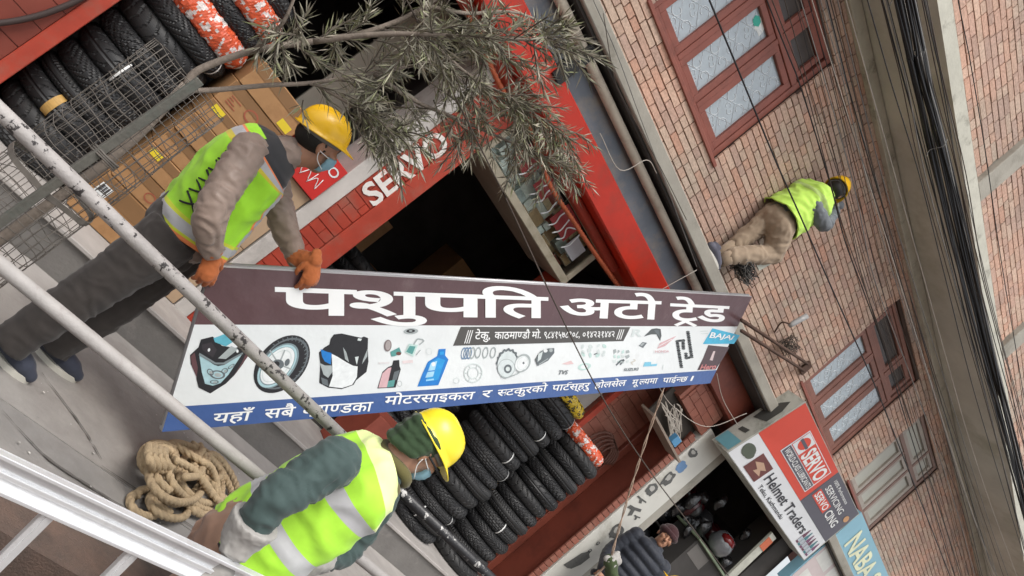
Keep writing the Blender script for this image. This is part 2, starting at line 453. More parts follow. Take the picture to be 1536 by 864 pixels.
WINS = [(2.15, 3.585, 4.055, 5.43), (6.62, 8.06, 4.055, 5.45), (8.68, 9.97, 4.14, 5.44), (-2.4, -1.0, 4.055, 5.43)]
bm = bricks(-3.0, 16.0, 3.40, 5.70, YF, WINS)
obj('brick_wall', bm, [M_BRICK, M_MORT], bld)
bm = BM()     # masonry core behind the facing, with the reveals of the windows
for (a, b) in [(-3.0, -2.4), (-1.0, 2.15), (3.585, 6.62), (8.06, 8.68), (9.97, 16.0)]:
    box(bm, (a, YF + 0.016, 3.45), (b, YF + 0.30, 5.72))
for (a, b, c, d) in WINS:
    box(bm, (a, YF + 0.016, 3.45), (b, YF + 0.30, c)); box(bm, (a, YF + 0.016, d), (b, YF + 0.30, 5.72))
    box(bm, (a, YF + 0.26, c), (b, YF + 0.30, d))
obj('wall_core', bm, M_MORT, bld)
# ledge, jetty and upper storey
bm = BM(); box(bm, (-3.0, 4.36, 3.425), (16.0, YF + 0.2, 3.535), 0.008); obj('ledge', bm, M_CONC, bld)
bm = BM(); box(bm, (-3.0, YF - 0.06, 5.66), (16.0, YF + 0.3, 5.775), 0.006); obj('wall_beam', bm, M_EDGE, bld)
bm = BM(); box(bm, (-3.0, YU, 5.78), (16.0, YF + 0.3, 5.92)); 
o = obj('jetty_slab', bm, [M_SOFFIT, M_EDGE], bld)
for p in o.data.polygons:
    if abs(p.normal.y) > 0.9: p.material_index = 1
colx = [(-1.2, -0.98), (1.9, 2.12), (5.07, 5.29), (7.38, 7.60), (10.4, 10.62), (13.4, 13.62)]
for i in range(len(colx) - 1):
    a, b = colx[i][1], colx[i + 1][0]
    bm = bricks(a, b, 5.925, 8.4, YU + 0.06, course=0.067)
    obj('upper_brick_panel', bm, [M_BRICK, M_MORT], bld)
bm = BM()
for a, b in colx: box(bm, (a, YU + 0.003, 5.925), (b, YU + 0.3, 8.4), 0.006)
box(bm, (-1.2, YU + 0.25, 5.93), (13.6, YU + 0.31, 8.4))
box(bm, (-1.3, YU - 0.02, 8.41), (13.8, YU + 0.6, 8.55))
obj('concrete_frame', bm, M_CONC, bld)
# timber windows
def scroll_pts(cx, cz, s, flip):
    out = []
    for k in range(15):
        t = k / 14; a = flip * (t * 4.6 + 0.4); r = s * (1 - 0.72 * t)
        out.append((cx + r * math.cos(a) * flip, cz + r * math.sin(a)))
    return out
def make_window(a, b, c, d, scroll, kind):
    fr = BM(); y0, y1 = YF + 0.035, YF + 0.11
    w = b - a; ft = 0.055
    zt = c + (d - c) * 0.70        # transom
    box(fr, (a, y0, c), (a + ft, y1, d), 0.004); box(fr, (b - ft, y0, c), (b, y1, d), 0.004)
    box(fr, (a + ft, y0 + 0.002, c), (b - ft, y1, c + ft), 0.004); box(fr, (a + ft, y0 + 0.002, d - ft), (b - ft, y1, d), 0.004)
    box(fr, (a + ft, y0 + 0.001, zt - 0.03), (b - ft, y1, zt + 0.03), 0.004)
    lights = 3; cw = (w - 2 * ft) / lights
    vents = [(0, 1), (1, 2), (2, 3)] if kind == 0 else [(0, 2), (2, 3)]
    for i in range(1, lights):
        x = a + ft + cw * i; box(fr, (x - 0.022, y0 + 0.003, c + ft), (x + 0.022, y1, zt - 0.03), 0.003)
    for (p, q) in vents[:-1]:
        x = a + ft + cw * q; box(fr, (x - 0.022, y0 + 0.003, zt + 0.03), (x + 0.022, y1, d - ft), 0.003)
    wo = obj('window', fr, (M_FRAME, M_FRAME2)[kind] if kind < 2 else M_FRAMEG, bld)
    for i in range(lights):           # casements
        x0 = a + ft + cw * i + (0.024 if i else 0.002); x1 = a + ft + cw * (i + 1) - (0.024 if i < 2 else 0.002)
        z0, z1 = c + ft + 0.002, zt - 0.032; s = 0.06
        cm = BM(); yy = y0 + 0.012
        box(cm, (x0, yy, z0), (x0 + s, y1 - 0.01, z1), 0.004); box(cm, (x1 - s, yy, z0), (x1, y1 - 0.01, z1), 0.004)
        box(cm, (x0 + s, yy + 0.001, z0), (x1 - s, y1 - 0.011, z0 + s), 0.004); box(cm, (x0 + s, yy + 0.001, z1 - s), (x1 - s, y1 - 0.011, z1), 0.004)
        obj('casement', cm, (M_FRAME, M_FRAME2)[kind] if kind < 2 else M_PALEF, wo)
        pm = BM(); gx0, gx1, gz0, gz1 = x0 + s, x1 - s, z0 + s, z1 - s; yg = yy + 0.03
        box(pm, (gx0, yg, gz0), (gx1, yg + 0.005, gz1))
        if scroll:
            gw = gx1 - gx0; n = 4; gh = (gz1 - gz0) / n
            for k in range(n):
                zc = gz0 + gh * (k + 0.5)
                for fl in (-1, 1):
                    P = scroll_pts(gx0 + gw * (0.5 + 0.24 * fl), zc + 0.01, gw * 0.22, fl)
                    tube(pm, [(x, yg - 0.001, z) for x, z in P], 0.0032, seg=5, raw=True, mi=1)
                    P = scroll_pts(gx0 + gw * (0.5 + 0.1 * fl), zc - gh * 0.36, gw * 0.12, -fl)
                    tube(pm, [(x, yg - 0.001, z) for x, z in P], 0.0028, seg=5, raw=True, mi=1)
                for fl in (-1, 1):
                    tube(pm, [(gx0 + gw * (0.5 - 0.47 * fl), yg - 0.001, zc - gh * 0.5), (gx0 + gw * (0.5 + 0.47 * fl), yg - 0.001, zc + gh * 0.5)], 0.0022, seg=4, n=2, mi=1)
        else:
            pass
        obj('pane', pm, [M_PANEG if kind == 2 else M_PANE, M_SCROLL], wo)
    for (p, q) in vents:
        x0 = a + ft + cw * p + 0.024; x1 = a + ft + cw * q - 0.024; z0, z1 = zt + 0.032, d - ft - 0.002; s = 0.055
        cm = BM(); yy = y0 + 0.012
        box(cm, (x0, yy, z0), (x0 + s, y1 - 0.01, z1), 0.004); box(cm, (x1 - s, yy, z0), (x1, y1 - 0.01, z1), 0.004)
        box(cm, (x0 + s, yy + 0.001, z0), (x1 - s, y1 - 0.011, z0 + s), 0.004); box(cm, (x0 + s, yy + 0.001, z1 - s), (x1 - s, y1 - 0.011, z1), 0.004)
        obj('vent_sash', cm, (M_FRAME, M_FRAME2)[kind] if kind < 2 else M_PALEF, wo)
        pm = BM(); box(pm, (x0 + s, yy + 0.03, z0 + s), (x1 - s, yy + 0.035, z1 - s))
        obj('vent_pane', pm, M_PANEG if kind == 2 else M_VENT, wo)
    sm = BM(); box(sm, (a - 0.05, YF - 0.018, c - 0.035), (b + 0.05, y0 + 0.03, c - 0.002), 0.004)
    obj('sill', sm, M_FRAME, wo)
    return wo
for i, (a, b, c, d) in enumerate(WINS):
    make_window(a, b, c, d, i == 0 or i == 1, {0: 0, 1: 1, 2: 2}.get(i, 0))
# a torn sticker on a pane of the first window
bm = BM()
c0 = atY(1141, 38, YF + 0.07); pts = []
for k in range(11):
    a = k / 11 * 6.283; r = rnd(0.06, 0.1)
    pts.append((c0.x + r * math.cos(a) * 0.9, YF + 0.0745, c0.z + r * math.sin(a) * 0.8))
prism(bm, pts, (0, 0.002, 0)); 
prism(bm, [(c0.x - 0.05 + 0.05 * math.cos(k), YF + 0.0725, c0.z - 0.02 + 0.04 * math.sin(k)) for k in range(6)], (0, 0.0015, 0), 1)
o = obj('torn_sticker', bm, [mat('white_paper', (0.75, 0.78, 0.76), 0.7), mat('green_print', (0.05, 0.42, 0.32), 0.6)]); own_origin(o)
tag(o, 'torn white and green paper sticker on the middle glass of the leftmost window', 'sticker')

# ---- ground-floor front
def painted_bricks(name, x0, x1, z0, z1, Y, m, course=0.075, bl=0.23):
    bm = bricks(x0, x1, z0, z1, Y, course=course, bl=bl, hd=bl * 0.5, mort=0.007, depth=0.008, jit=0.001, flem=0.15)
    obj(name, bm, [m, m], bld)
def core(name, x0, x1, z0, z1, y0, y1, m, bev=0.004):
    bm = BM(); box(bm, (x0, y0, z0), (x1, y1, z1), bev); return obj(name, bm, m, bld)
# left red pillar: tiled face with a bright edge
painted_bricks('tiled_pillar_face', -1.2, 0.185, PL, 2.9, YF, mat('maroon_tile', (0.2, 0.045, 0.03), 0.45, var=0.12, vs=5, bump=0.05, bs=30, island=0.1), course=0.145, bl=0.30)
core('pillar', -1.2, 0.262, PL, 2.95, YF + 0.012, YF + 0.5, M_REDB)
core('pillar_edge', 0.188, 0.272, PL, 2.9, YF - 0.02, YF + 0.3, M_REDB)
# second pillar with the painted name
core('pale_jamb', 1.775, 1.885, PL, 2.85, YF - 0.01, YF + 0.4, M_STONE)
painted_bricks('painted_pillar_face', 1.89, 2.06, PL, 2.9, YF - 0.02, M_REDB, course=0.075, bl=0.30)
core('pillar', 1.887, 2.205, PL, 2.95, YF - 0.004, YF + 0.45, M_REDB)
core('pillar_edge', 2.065, 2.20, PL, 2.9, YF - 0.035, YF + 0.3, M_REDB)
# third pillar, boarded
core('boarded_panel', 3.585, 3.86, 1.98, 2.46, YF + 0.012, YF + 0.3, M_REDB)
bm = BM()
for i in range(6): box(bm, (3.588 + i * 0.045, YF - 0.012, 1.98), (3.63 + i * 0.045, YF + 0.01, 2.44), 0.004)
obj('red_boards', bm, M_RED, bld)
# fourth pillar, set back behind the right tyre stacks: bare brown brick above brown boards, with a red corner
YB = 5.12
painted_bricks('brown_brick_face', 5.40, 6.05, 1.62, 3.2, YB, M_BRP, course=0.095, bl=0.22)
core('pillar', 5.33, 6.13, PL, 3.3, YB + 0.012, YB + 0.5, M_BRP)
core('pillar_edge', 5.325, 5.395, PL, 3.2, YB - 0.02, YB + 0.03, M_REDB)
bm = BM()
box(bm, (5.45, YB - 0.03, PL), (5.98, YB + 0.03, 1.62), 0.006)
box(bm, (5.985, YB - 0.05, PL), (6.125, YB + 0.03, 2.55), 0.006)
box(bm, (5.70, YB - 0.045, 0.4), (5.74, YB - 0.028, 1.55), 0.003)
box(bm, (6.08, YF + 0.006, PL), (6.128, YB - 0.052, 2.75), 0.004)
obj('brown_boarding', bm, M_BRM, bld)
bm = BM()
for i in range(38): box(bm, (6.035, YF - 0.02, PL + i * 0.066), (6.135, YF + 0.002, PL + i * 0.066 + 0.060), 0.003)
obj('brick_edging', bm, M_BRP, bld)
painted_bricks('brown_brick_face', 5.55, 6.14, 2.80, 3.10, YF - 0.02, M_BRP, course=0.09, bl=0.21)
core('brick_lintel', 5.5, 6.14, 2.80, 3.102, YF - 0.005, YF + 0.3, M_BRP)
core('grey_back_board', 4.62, 5.30, 0.6, 2.75, 5.17, 5.21, M_GREYB)
# white pilaster with black printed pictures
core('white_pilaster', 6.15, 6.56, PL, 2.92, YF - 0.03, YF + 0.3, mat('dirty_white_vinyl', (0.6, 0.59, 0.54), 0.5, var=0.08, vs=4, dirt=(0.4, 0.38, 0.33), ds=2.5, dlo=0.55))
core('pilaster_edge', 6.565, 6.70, PL, 2.95, YF - 0.015, YF + 0.3, M_CONC)
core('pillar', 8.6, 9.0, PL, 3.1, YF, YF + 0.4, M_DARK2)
# red lintel beam, blue fascia, pipe
core('red_beam', -1.5, 4.88, 2.87, 3.115, 4.45, YF - 0.002, M_RED, 0.012)
core('red_beam_rear', -1.5, 4.88, 2.90, 3.4, YF, YF + 0.3, M_REDB)
core('red_bead', -1.5, 3.75, 2.80, 2.868, 4.60, YF - 0.004, M_REDB, 0.01)
core('blue_fascia', -1.5, 4.88, 3.118, 3.40, 4.52, 4.56, M_BLUE)
core('soffit_shade_sheet', -1.5, 16, 3.402, 3.423, 4.40, YF + 0.3, M_DARK2, 0)  # added dark sheet: stands in for the shade under the ledge
core('brown_beam', 4.9, 16, 3.105, 3.40, 4.60, YF + 0.3, M_BRM)
# wide steel strap round the fascia
p = atY(855, 98, 4.47)
core('black_strap', p.x - 0.05, p.x + 0.05, 3.05, 3.402, 4.425, 4.518, mat('black_band', (0.012, 0.012, 0.012), 0.6), 0.004)
# shop rooms
bm = BM()
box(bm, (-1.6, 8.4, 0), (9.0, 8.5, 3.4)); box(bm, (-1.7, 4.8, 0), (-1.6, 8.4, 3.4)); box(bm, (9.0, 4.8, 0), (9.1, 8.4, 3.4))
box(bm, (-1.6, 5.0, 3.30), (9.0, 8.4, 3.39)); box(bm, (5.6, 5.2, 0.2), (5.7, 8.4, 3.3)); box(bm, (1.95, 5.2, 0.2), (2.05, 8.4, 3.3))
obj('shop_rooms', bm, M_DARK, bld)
# painted name on the pillar, reading upwards
me = text_mesh('SERVO', 0.22, 0.006)
xs = [v.co.x for v in me.vertices]; ys = [v.co.y for v in me.vertices]
x0, x1, y1 = min(xs), max(xs), max(ys)
for v in me.vertices:
    u = (v.co.x - x0) / (x1 - x0); h = v.co.y / y1
    v.co = Vector((2.062 - 0.168 * h, YF - 0.0275, 1.60 + 0.66 * u))
link('painted_name', me, mat('worn_white_paint', (0.72, 0.68, 0.64), 0.7, var=0.1, vs=20, dirt=(0.5, 0.2, 0.15), ds=14, dlo=0.58, dhi=0.66), bld)
# ================================================================== boards with lettering
def quad_map(me, quad, x0, x1, y0, y1, off):
    """quad = TL, TR, BR, BL points; x0..x1 runs left-right and y0 (bottom) .. y1 (top) of the flat mesh"""
    TL, TR, BR, BL = [Vector(q) for q in quad]
    for v in me.vertices:
        u = (v.co.x - x0) / (x1 - x0); w = (v.co.y - y0) / (y1 - y0)
        v.co = (BL.lerp(BR, u)).lerp(TL.lerp(TR, u), w) + off
def extent(me):
    xs = [v.co.x for v in me.vertices]; ys = [v.co.y for v in me.vertices]
    return min(xs), max(xs), min(ys), max(ys)
def join_me(parts):
    bm = BM()
    for m in parts: bm.from_mesh(m); bpy.data.meshes.remove(m)
    me = bpy.data.meshes.new('letters'); bm.to_mesh(me); bm.free(); return me
def lift(me):
    """letters that touch lie a hair's breadth above one another"""
    bm = BM(); bm.from_mesh(me); bmesh.ops.remove_doubles(bm, verts=bm.verts[:], dist=1e-6); bm.verts.ensure_lookup_table(); seen = set(); k = 0
    for v in bm.verts:
        if v.index in seen: continue
        st = [v]; seen.add(v.index)
        while st:
            w = st.pop(); w.co += BN * (k * 0.0002)
            for e in w.link_edges:
                o = e.other_vert(w)
                if o.index not in seen: seen.add(o.index); st.append(o)
        k += 1
    bm.to_mesh(me); bm.free(); return me
def deva(tokens, bold):
    """Devanagari word from pieces in visual order; ('h', c) is the half form (its right bar cut away)"""
    x = 0; out = []
    for t in tokens:
        if isinstance(t, tuple):
            me = text_mesh(t[1], 1.0, bold); e = extent(me); cut = e[1] - t[2]
            bm = BM(); bm.from_mesh(me)
            bmesh.ops.bisect_plane(bm, geom=bm.verts[:] + bm.edges[:] + bm.faces[:], plane_co=(cut, 0, 0), plane_no=(1, 0, 0), clear_outer=True)
            bm.to_mesh(me); bm.free(); adv = cut - 0.0
        else:
            me = text_mesh(t, 1.0, bold); e = extent(me); adv = e[1] - 0.015
            if t.startswith('^'):
                pass
        me.transform(Matrix.Translation((x, 0, 0))); out.append(me)
        x += adv
    return join_me(out)
HEAD = extent(text_mesh('\u092a', 1.0, 0.0))[3]
def stroke(me, pts, w):
    bm = BM(); bm.from_mesh(me)
    for (a, b) in zip(pts[:-1], pts[1:]):
        a = Vector((a[0], a[1], 0)); b = Vector((b[0], b[1], 0)); n = (b - a).normalized(); n = Vector((-n.y, n.x, 0)) * w / 2
        bm.faces.new([bm.verts.new(p) for p in (a + n, b + n, b - n, a - n)])
    bm.to_mesh(me); bm.free(); return me

# ------------------------------------------------------------------ the long shop banner being hoisted
B_TL = Vector((1.139, 3.100, 0.851)); B_TR = Vector((4.384, 4.032, 3.541)); B_BL = Vector((1.594, 3.092, 0.198))
BU = B_TR - B_TL; BV = B_BL - B_TL
BN = BU.cross(BV).normalized()
if BN.dot(CAM - B_TL) < 0: BN = -BN
def bp(x, y, off=0.0):
    r = ray(x, y); t = (B_TL - CAM).dot(BN) / r.dot(BN); return CAM + r * t + BN * off
def buv(u, v, off=0.0): return B_TL + BU * u + BV * v + BN * off
def b_u(x, y):
    d = bp(x, y) - B_TL
    A = np.array([[BU.dot(BU), BU.dot(BV)], [BU.dot(BV), BV.dot(BV)]]); s = np.linalg.solve(A, np.array([d.dot(BU), d.dot(BV)])); return s
v1 = (b_u(284, 485)[1] + b_u(820, 487)[1] + b_u(1111, 492)[1]) / 3
v2a, v2b = b_u(280, 609), b_u(1074, 555)
ban = thing('shop_banner', 'long maroon, white and blue banner with Nepali lettering, hoisted at a slant', 'shop banner', buv(0.02, 1))
W_MAR = mat('printed_maroon', (0.105, 0.058, 0.062), 0.3, var=0.16, vs=3, bump=0.5, bs=3.0, bd=0.03, dirt=(0.16, 0.11, 0.11), ds=6, dlo=0.58, dhi=0.8, spec=0.45)
W_WHT = mat('printed_white', (0.72, 0.75, 0.75), 0.3, var=0.05, vs=2, bump=0.5, bs=3.0, bd=0.03, dirt=(0.56, 0.57, 0.56), ds=5, dlo=0.6, dhi=0.85, spec=0.45)
W_BLU = mat('printed_blue', (0.055, 0.11, 0.29), 0.3, var=0.12, vs=3, bump=0.5, bs=3.0, bd=0.03, dirt=(0.12, 0.16, 0.28), ds=5, dlo=0.58, dhi=0.8, spec=0.45)
W_INK = mat('white_lettering', (0.82, 0.83, 0.82), 0.4, var=0.02)
W_GRY = mat('printed_grey', (0.085, 0.08, 0.075), 0.4, var=0.1, vs=4)
bm = BM()
def ripple(u, v):   # the flex is slack between its frame bars
    return 0.006 * math.sin(u * 9 + v * 3) * math.sin(math.pi * v) * math.sin(math.pi * u) - 0.004 * math.sin(math.pi * u) 
NU = 60; vs_l = [0, v1 * 0.5, v1, None, None, 1.0]
grid = []
for i in range(NU + 1):
    u = i / NU; vb = v2a[1] + (v2b[1] - v2a[1]) * u
    row = [0, v1 * 0.5, v1, (v1 + vb) / 2, vb, (1 + vb) / 2, 1.0]
    grid.append([bm.verts.new(buv(u, v)) for v in row])
for i in range(NU):
    for j in range(6):
        f = bm.faces.new((grid[i][j], grid[i][j + 1], grid[i + 1][j + 1], grid[i + 1][j])); f.material_index = j // 2
ring = [grid[i][0] for i in range(NU + 1)] + [grid[NU][j] for j in range(1, 7)] + [grid[i][6] for i in range(NU - 1, -1, -1)] + [grid[0][j] for j in range(5, 0, -1)]
back = [bm.verts.new(v.co - BN * 0.022) for v in ring]
for i in range(len(ring)):
    f = bm.faces.new((ring[i], ring[(i + 1) % len(ring)], back[(i + 1) % len(ring)], back[i])); f.material_index = 3
bm.faces.new(back).material_index = 3
bmesh.ops.recalc_face_normals(bm, faces=bm.faces[:])
M_FLEXB = mat('grey_banner_back', (0.4, 0.4, 0.41), 0.6)
obj('printed_panel', bm, [W_MAR, W_WHT, W_BLU, M_FLEXB], ban)
bm = BM()
for a, b in ((0.0, 1.0),):
    for v in (0.004, 0.996):
        tube(bm, [buv(0, v, -0.035), buv(1, v, -0.035)], 0.012, seg=6, n=1)
    for u in (0.003, 0.25, 0.5, 0.75, 0.997):
        tube(bm, [buv(u, 0.01, -0.036), buv(u, 0.99, -0.036)], 0.012, seg=6, n=1)
obj('square_tube_frame', bm, mat('galvanised_tube', (0.4, 0.4, 0.41), 0.45, 0.7, var=0.1), ban)
OFF = 0.002
def word(tokens, quad, bold, marks=None, shear=0.0, m=W_INK, parent=ban, name='lettering', pmap=bp, off=None):
    me = deva(tokens, bold)
    e = extent(me)
    if marks:
        for pts, w in marks: stroke(me, [(e[0] + (e[1] - e[0]) * p[0], p[1]) for p in pts], w)
    if shear:
        for v in me.vertices: v.co.x += (v.co.y - HEAD) * shear
    q = [pmap(*p) for p in quad]
    quad_map(me, q, e[0], e[1], 0.0, HEAD, BN * OFF if off is None else off)
    return lift(me)
# title
T = []
def tl(x): return (x, 431.5 + 15 * (x - 412) / 410), (x, 471 + 5 * (x - 412) / 410)
for ch, xa, xb in (('\u092a', 412, 535), ('\u0936\u0941', 524, 640), ('\u092a', 622, 733), ('\u093f\u0924', 716, 822)):
    (a, b), (c, d) = tl(xa), tl(xb); T.append(word([ch], [a, c, d, b], 0.016 if '\u0936' in ch else 0.021, off=BN * (OFF + 0.0005 * len(T))))
T.append(word(['\u0905\u091f\u094b'], [(840, 448), (992, 452.6), (990, 478.5), (838, 475)], 0.021))
T.append(word(['\u091f\u0947\u0921'], [(1005, 455.5), (1094, 460), (1090, 483), (1004, 480)], 0.021, [([(0.10, -0.2), (0.26, -0.02), (0.44, -0.2)], 0.09)]))
for me in T: link('title_letter', me, W_INK, ban)
# address strip
bm = BM(); bm.faces.new([bm.verts.new(bp(x, y, 0.0012)) for x, y in ((691, 490), (945.5, 490.5), (935, 511.5), (679.5, 518.5))])
bmesh.ops.recalc_face_normals(bm, faces=bm.faces[:]); plate = obj('address_strip', bm, W_GRY, ban)
A = []
for toks, x0, x1, mk in ((['\u091f\u0947\u0915\u0941,'], 713, 736, None), (['\u0915\u093e\u0920\u092e\u093e', ('h', '\u0923', 0.2), '\u0921\u094c'], 742, 795, None), (['\u092e\u094b.'], 798, 812, None),
                 (['\u096f\u096e\u096a\u0967\u096b\u096d\u096e\u096f\u0966\u096e,'], 816, 870, None), (['\u0966\u0967\u096a\u0968\u0969\u0967\u096a\u096a\u0968'], 874, 922, None)):
    def ln(x, a, b): return a + (b - a) * (x - 713) / (922 - 713)
    A.append(word(toks, [(x0, ln(x0, 498, 496.8)), (x1, ln(x1, 498, 496.8)), (x1, ln(x1, 508.5, 505.2)), (x0, ln(x0, 508.5, 505.2))], 0.012, mk, shear=0.15, off=BN * 0.002))
for k in range(3):
    bm = BM()
    for x, y0, y1 in ((698 + 3.2 * k, 495, 515), (925 + 3.0 * k, 494, 509)):
        s = -6 if x < 800 else -5
        bm.faces.new([bm.verts.new(bp(*p, 0.002)) for p in ((x + 4, y0), (x + 5.2, y0), (x + 5.2 + s, y1), (x + 4 + s, y1))])
    me = bpy.data.meshes.new('s'); bm.to_mesh(me); bm.free(); A.append(me)
link('address_lettering', join_me(A), W_INK, plate)
# slogan
S = []
SL = [(['\u092f\u0939\u093e\u0901'], 321, 381, 620.5, 616, 634, 629.5, None), (['\u0938\u092c\u0948'], 398, 444, 614, 610, 627, 624, None),
      (['\u092c\u094d\u0930\u093e', ('h', '\u0923', 0.2), '\u0921\u0915\u093e'], 455, 560, 609, 602.5, 622.5, 616, None),
      (['\u092e\u094b\u091f\u0930\u0938\u093e\u0907\u0915\u0932'], 578, 713, 594.5, 587.6, 607, 598, None),
      (['\u0930'], 724, 739, 586.5, 585, 596, 595, None), ([('h', '\u0938', 0.17), '\u091f\u0915\u0941\u0930\u0915\u094b'], 747, 822, 585, 577, 594, 586.5, None),
      (['\u092a\u093e\u091f\u0938\u094d\u0939\u0930\u0941'], 829, 886, 577.5, 574, 586, 582.5, [([(0.36, 0.66), (0.40, 0.8), (0.47, 0.82)], 0.06)]),
      (['\u0939\u094b\u0932\u0938\u0947\u0932'], 893, 940, 574, 570, 582, 578.3, None), (['\u092e\u0942', ('h', '\u0932', 0.17), '\u092f\u092e\u093e'], 949, 987, 569.7, 567, 577.5, 574.5, None),
      (['\u092a\u093e\u0908', ('h', '\u0928', 0.17), '\u091b'], 995, 1032, 567, 564.7, 574, 571.8, None), (['\u0964'], 1038, 1041, 564, 563.7, 571, 570.7, None)]
for toks, x0, x1, ya, yb, yc, yd, mk in SL:
    S.append(word(toks, [(x0, ya), (x1, yb), (x1 - 1.5, yd), (x0 - 1.5, yc)], 0.012, mk, shear=0.1))
for me in S: link('slogan_word', me, W_INK, ban)
# printed pictures of motorcycle parts
INKS = {}
def ink(c):
    k = tuple(c)
    if k not in INKS: INKS[k] = mat('print_ink_%d' % len(INKS), c, 0.4, var=0.12, vs=30)
    return INKS[k]
K, SLATE, TEAL, SKY, BLU, GR, PALE, MARO, PINK, REDI, WH, CYAN, MINT = (0.025, 0.025, 0.028), (0.13, 0.15, 0.16), (0.10, 0.30, 0.28), (0.38, 0.56, 0.60), (0.02, 0.19, 0.55), (0.36, 0.4, 0.4), (0.6, 0.66, 0.65), (0.12, 0.06, 0.065), (0.62, 0.4, 0.42), (0.5, 0.06, 0.05), (0.74, 0.77, 0.77), (0.07, 0.42, 0.62), (0.5, 0.66, 0.62)
class Print:
    def __init__(s, name, ox, oy, k): s.n, s.ox, s.oy, s.k, s.bm, s.mats, s.lv = name, ox, oy, k, BM(), [], 0
    def pt(s, x, y): return bp(s.ox + x / s.k, s.oy + y / s.k, 0.0015 + 0.00015 * s.lv)
    def mi(s, c):
        m = ink(c)
        if m not in s.mats: s.mats.append(m)
        return s.mats.index(m)
    def poly(s, pts, c):
        s.lv += 1
        f = s.bm.faces.new([s.bm.verts.new(s.pt(*p)) for p in pts]); f.material_index = s.mi(c); return s
    def ell(s, cx, cy, a, b, rot, c, n=28, inner=0, teeth=0):
        pts = []
        s.lv += 1
        def P(t, q):
            rr = 1 + (0.10 if (teeth and int(t / (2 * math.pi) * teeth * 2) % 2) else 0)
            x, y = a * q * rr * math.cos(t), b * q * rr * math.sin(t)
            return (cx + x * math.cos(rot) - y * math.sin(rot), cy + x * math.sin(rot) + y * math.cos(rot))
        if teeth: n = teeth * 4
        if not inner:
            f = s.bm.faces.new([s.bm.verts.new(s.pt(*P(2 * math.pi * i / n, 1))) for i in range(n)]); f.material_index = s.mi(c)
        else:
            A_ = [s.bm.verts.new(s.pt(*P(2 * math.pi * i / n, 1))) for i in range(n)]
            B_ = [s.bm.verts.new(s.pt(*P(2 * math.pi * i / n, inner))) for i in range(n)]
            for i in range(n):
                f = s.bm.faces.new((A_[i], A_[(i + 1) % n], B_[(i + 1) % n], B_[i])); f.material_index = s.mi(c)
        return s
    def line(s, pts, w, c):
        s.lv += 1
        for a, b in zip(pts[:-1], pts[1:]):
            d = Vector((b[0] - a[0], b[1] - a[1])).normalized() * w / 2; nx, ny = -d.y, d.x
            f = s.bm.faces.new([s.bm.verts.new(s.pt(*p)) for p in ((a[0] + nx, a[1] + ny), (b[0] + nx, b[1] + ny), (b[0] - nx, b[1] - ny), (a[0] - nx, a[1] - ny))]); f.material_index = s.mi(c)
        return s
    def done(s):
        for f in s.bm.faces:
            f.normal_update()
            if f.normal.dot(BN) < 0: f.normal_flip()
        return obj(s.n, s.bm, s.mats, ban)
p = Print('printed_headlamp', 280, 460, 5.12)
p.poly([(110, 250), (200, 228), (270, 300), (380, 315), (482, 255), (488, 300), (470, 370), (430, 440), (370, 520), (300, 590), (180, 665), (90, 620), (75, 560), (70, 500), (30, 440), (25, 370), (90, 310)], K)
p.poly([(30, 380), (60, 350), (85, 470), (75, 540), (40, 460)], MARO).poly([(420, 430), (480, 300), (470, 380), (350, 545)], MARO)
p.poly([(95, 365), (120, 380), (210, 445), (240, 455), (290, 445), (425, 362), (370, 445), (320, 520), (260, 585), (200, 605), (140, 590), (115, 500)], SKY)
p.poly([(205, 240), (285, 210), (330, 230), (352, 270), (300, 303), (215, 270)], (0.12, 0.42, 0.52)).poly([(240, 395), (340, 300), (395, 325), (300, 400)], GR).poly([(115, 290), (190, 270), (230, 330), (200, 390), (120, 330)], (0.045, 0.04, 0.045))
p.ell(170, 330, 9, 14, 0.3, WH).ell(388, 340, 9, 12, 0, WH)
for (x, y, a, b, r) in ((235, 520, 60, 34, 0.1), (180, 500, 30, 22, 0.8), (290, 490, 26, 20, -0.4), (210, 575, 34, 16, 0), (340, 455, 30, 12, -0.6)): p.ell(x, y, a, b, r, SLATE, 18, inner=0.72).ell(x + 4, y + 2, a * .45, b * .45, r, GR, 14)
p.poly([(90, 370), (215, 440), (290, 440), (430, 360), (430, 345), (280, 425), (220, 425), (95, 350)], (0.2, 0.24, 0.25)); p.done()
p = Print('printed_wheel', 280, 460, 5.12)
p.ell(730, 440, 258, 172, -0.82, K, 40).ell(742, 436, 232, 150, -0.82, SLATE, 40, inner=0.93)
for k in range(34):
    t = -2.2 + k * 0.092; R0, R1 = 1.0, 0.84
    c_, s_ = math.cos(-0.82), math.sin(-0.82)
    q = lambda r, tt: (730 + 250 * r * math.cos(tt) * c_ - 164 * r * math.sin(tt) * s_, 440 + 250 * r * math.cos(tt) * s_ + 164 * r * math.sin(tt) * c_)
    if k % 2 == 0: p.line([q(0.99, t + 0.9), q(0.84, t + 0.97)], 7, SLATE); p.lv -= 1
p.ell(700, 452, 205, 118, -0.86, (0.2, 0.27, 0.29), 36).ell(694, 455, 196, 108, -0.86, SKY, 36, inner=0.9).ell(696, 452, 170, 92, -0.86, WH, 36, inner=0.0)
p.ell(690, 455, 150, 78, -0.86, PALE, 36, inner=0.94)
for a in range(5):
    t = a * 1.2566 + 0.3
    p.line([(706, 440), (706 + 150 * math.cos(t) * .66 - 60 * math.sin(t) * -.2, 440 + 150 * math.sin(t) * .9)], 11, GR)
p.ell(700, 440, 46, 38, 0, SLATE, 20).ell(690, 436, 22, 20, 0, K, 14).ell(770, 425, 18, 30, 0.4, SLATE, 14); p.done()
p = Print('printed_fairing', 280, 460, 5.12)
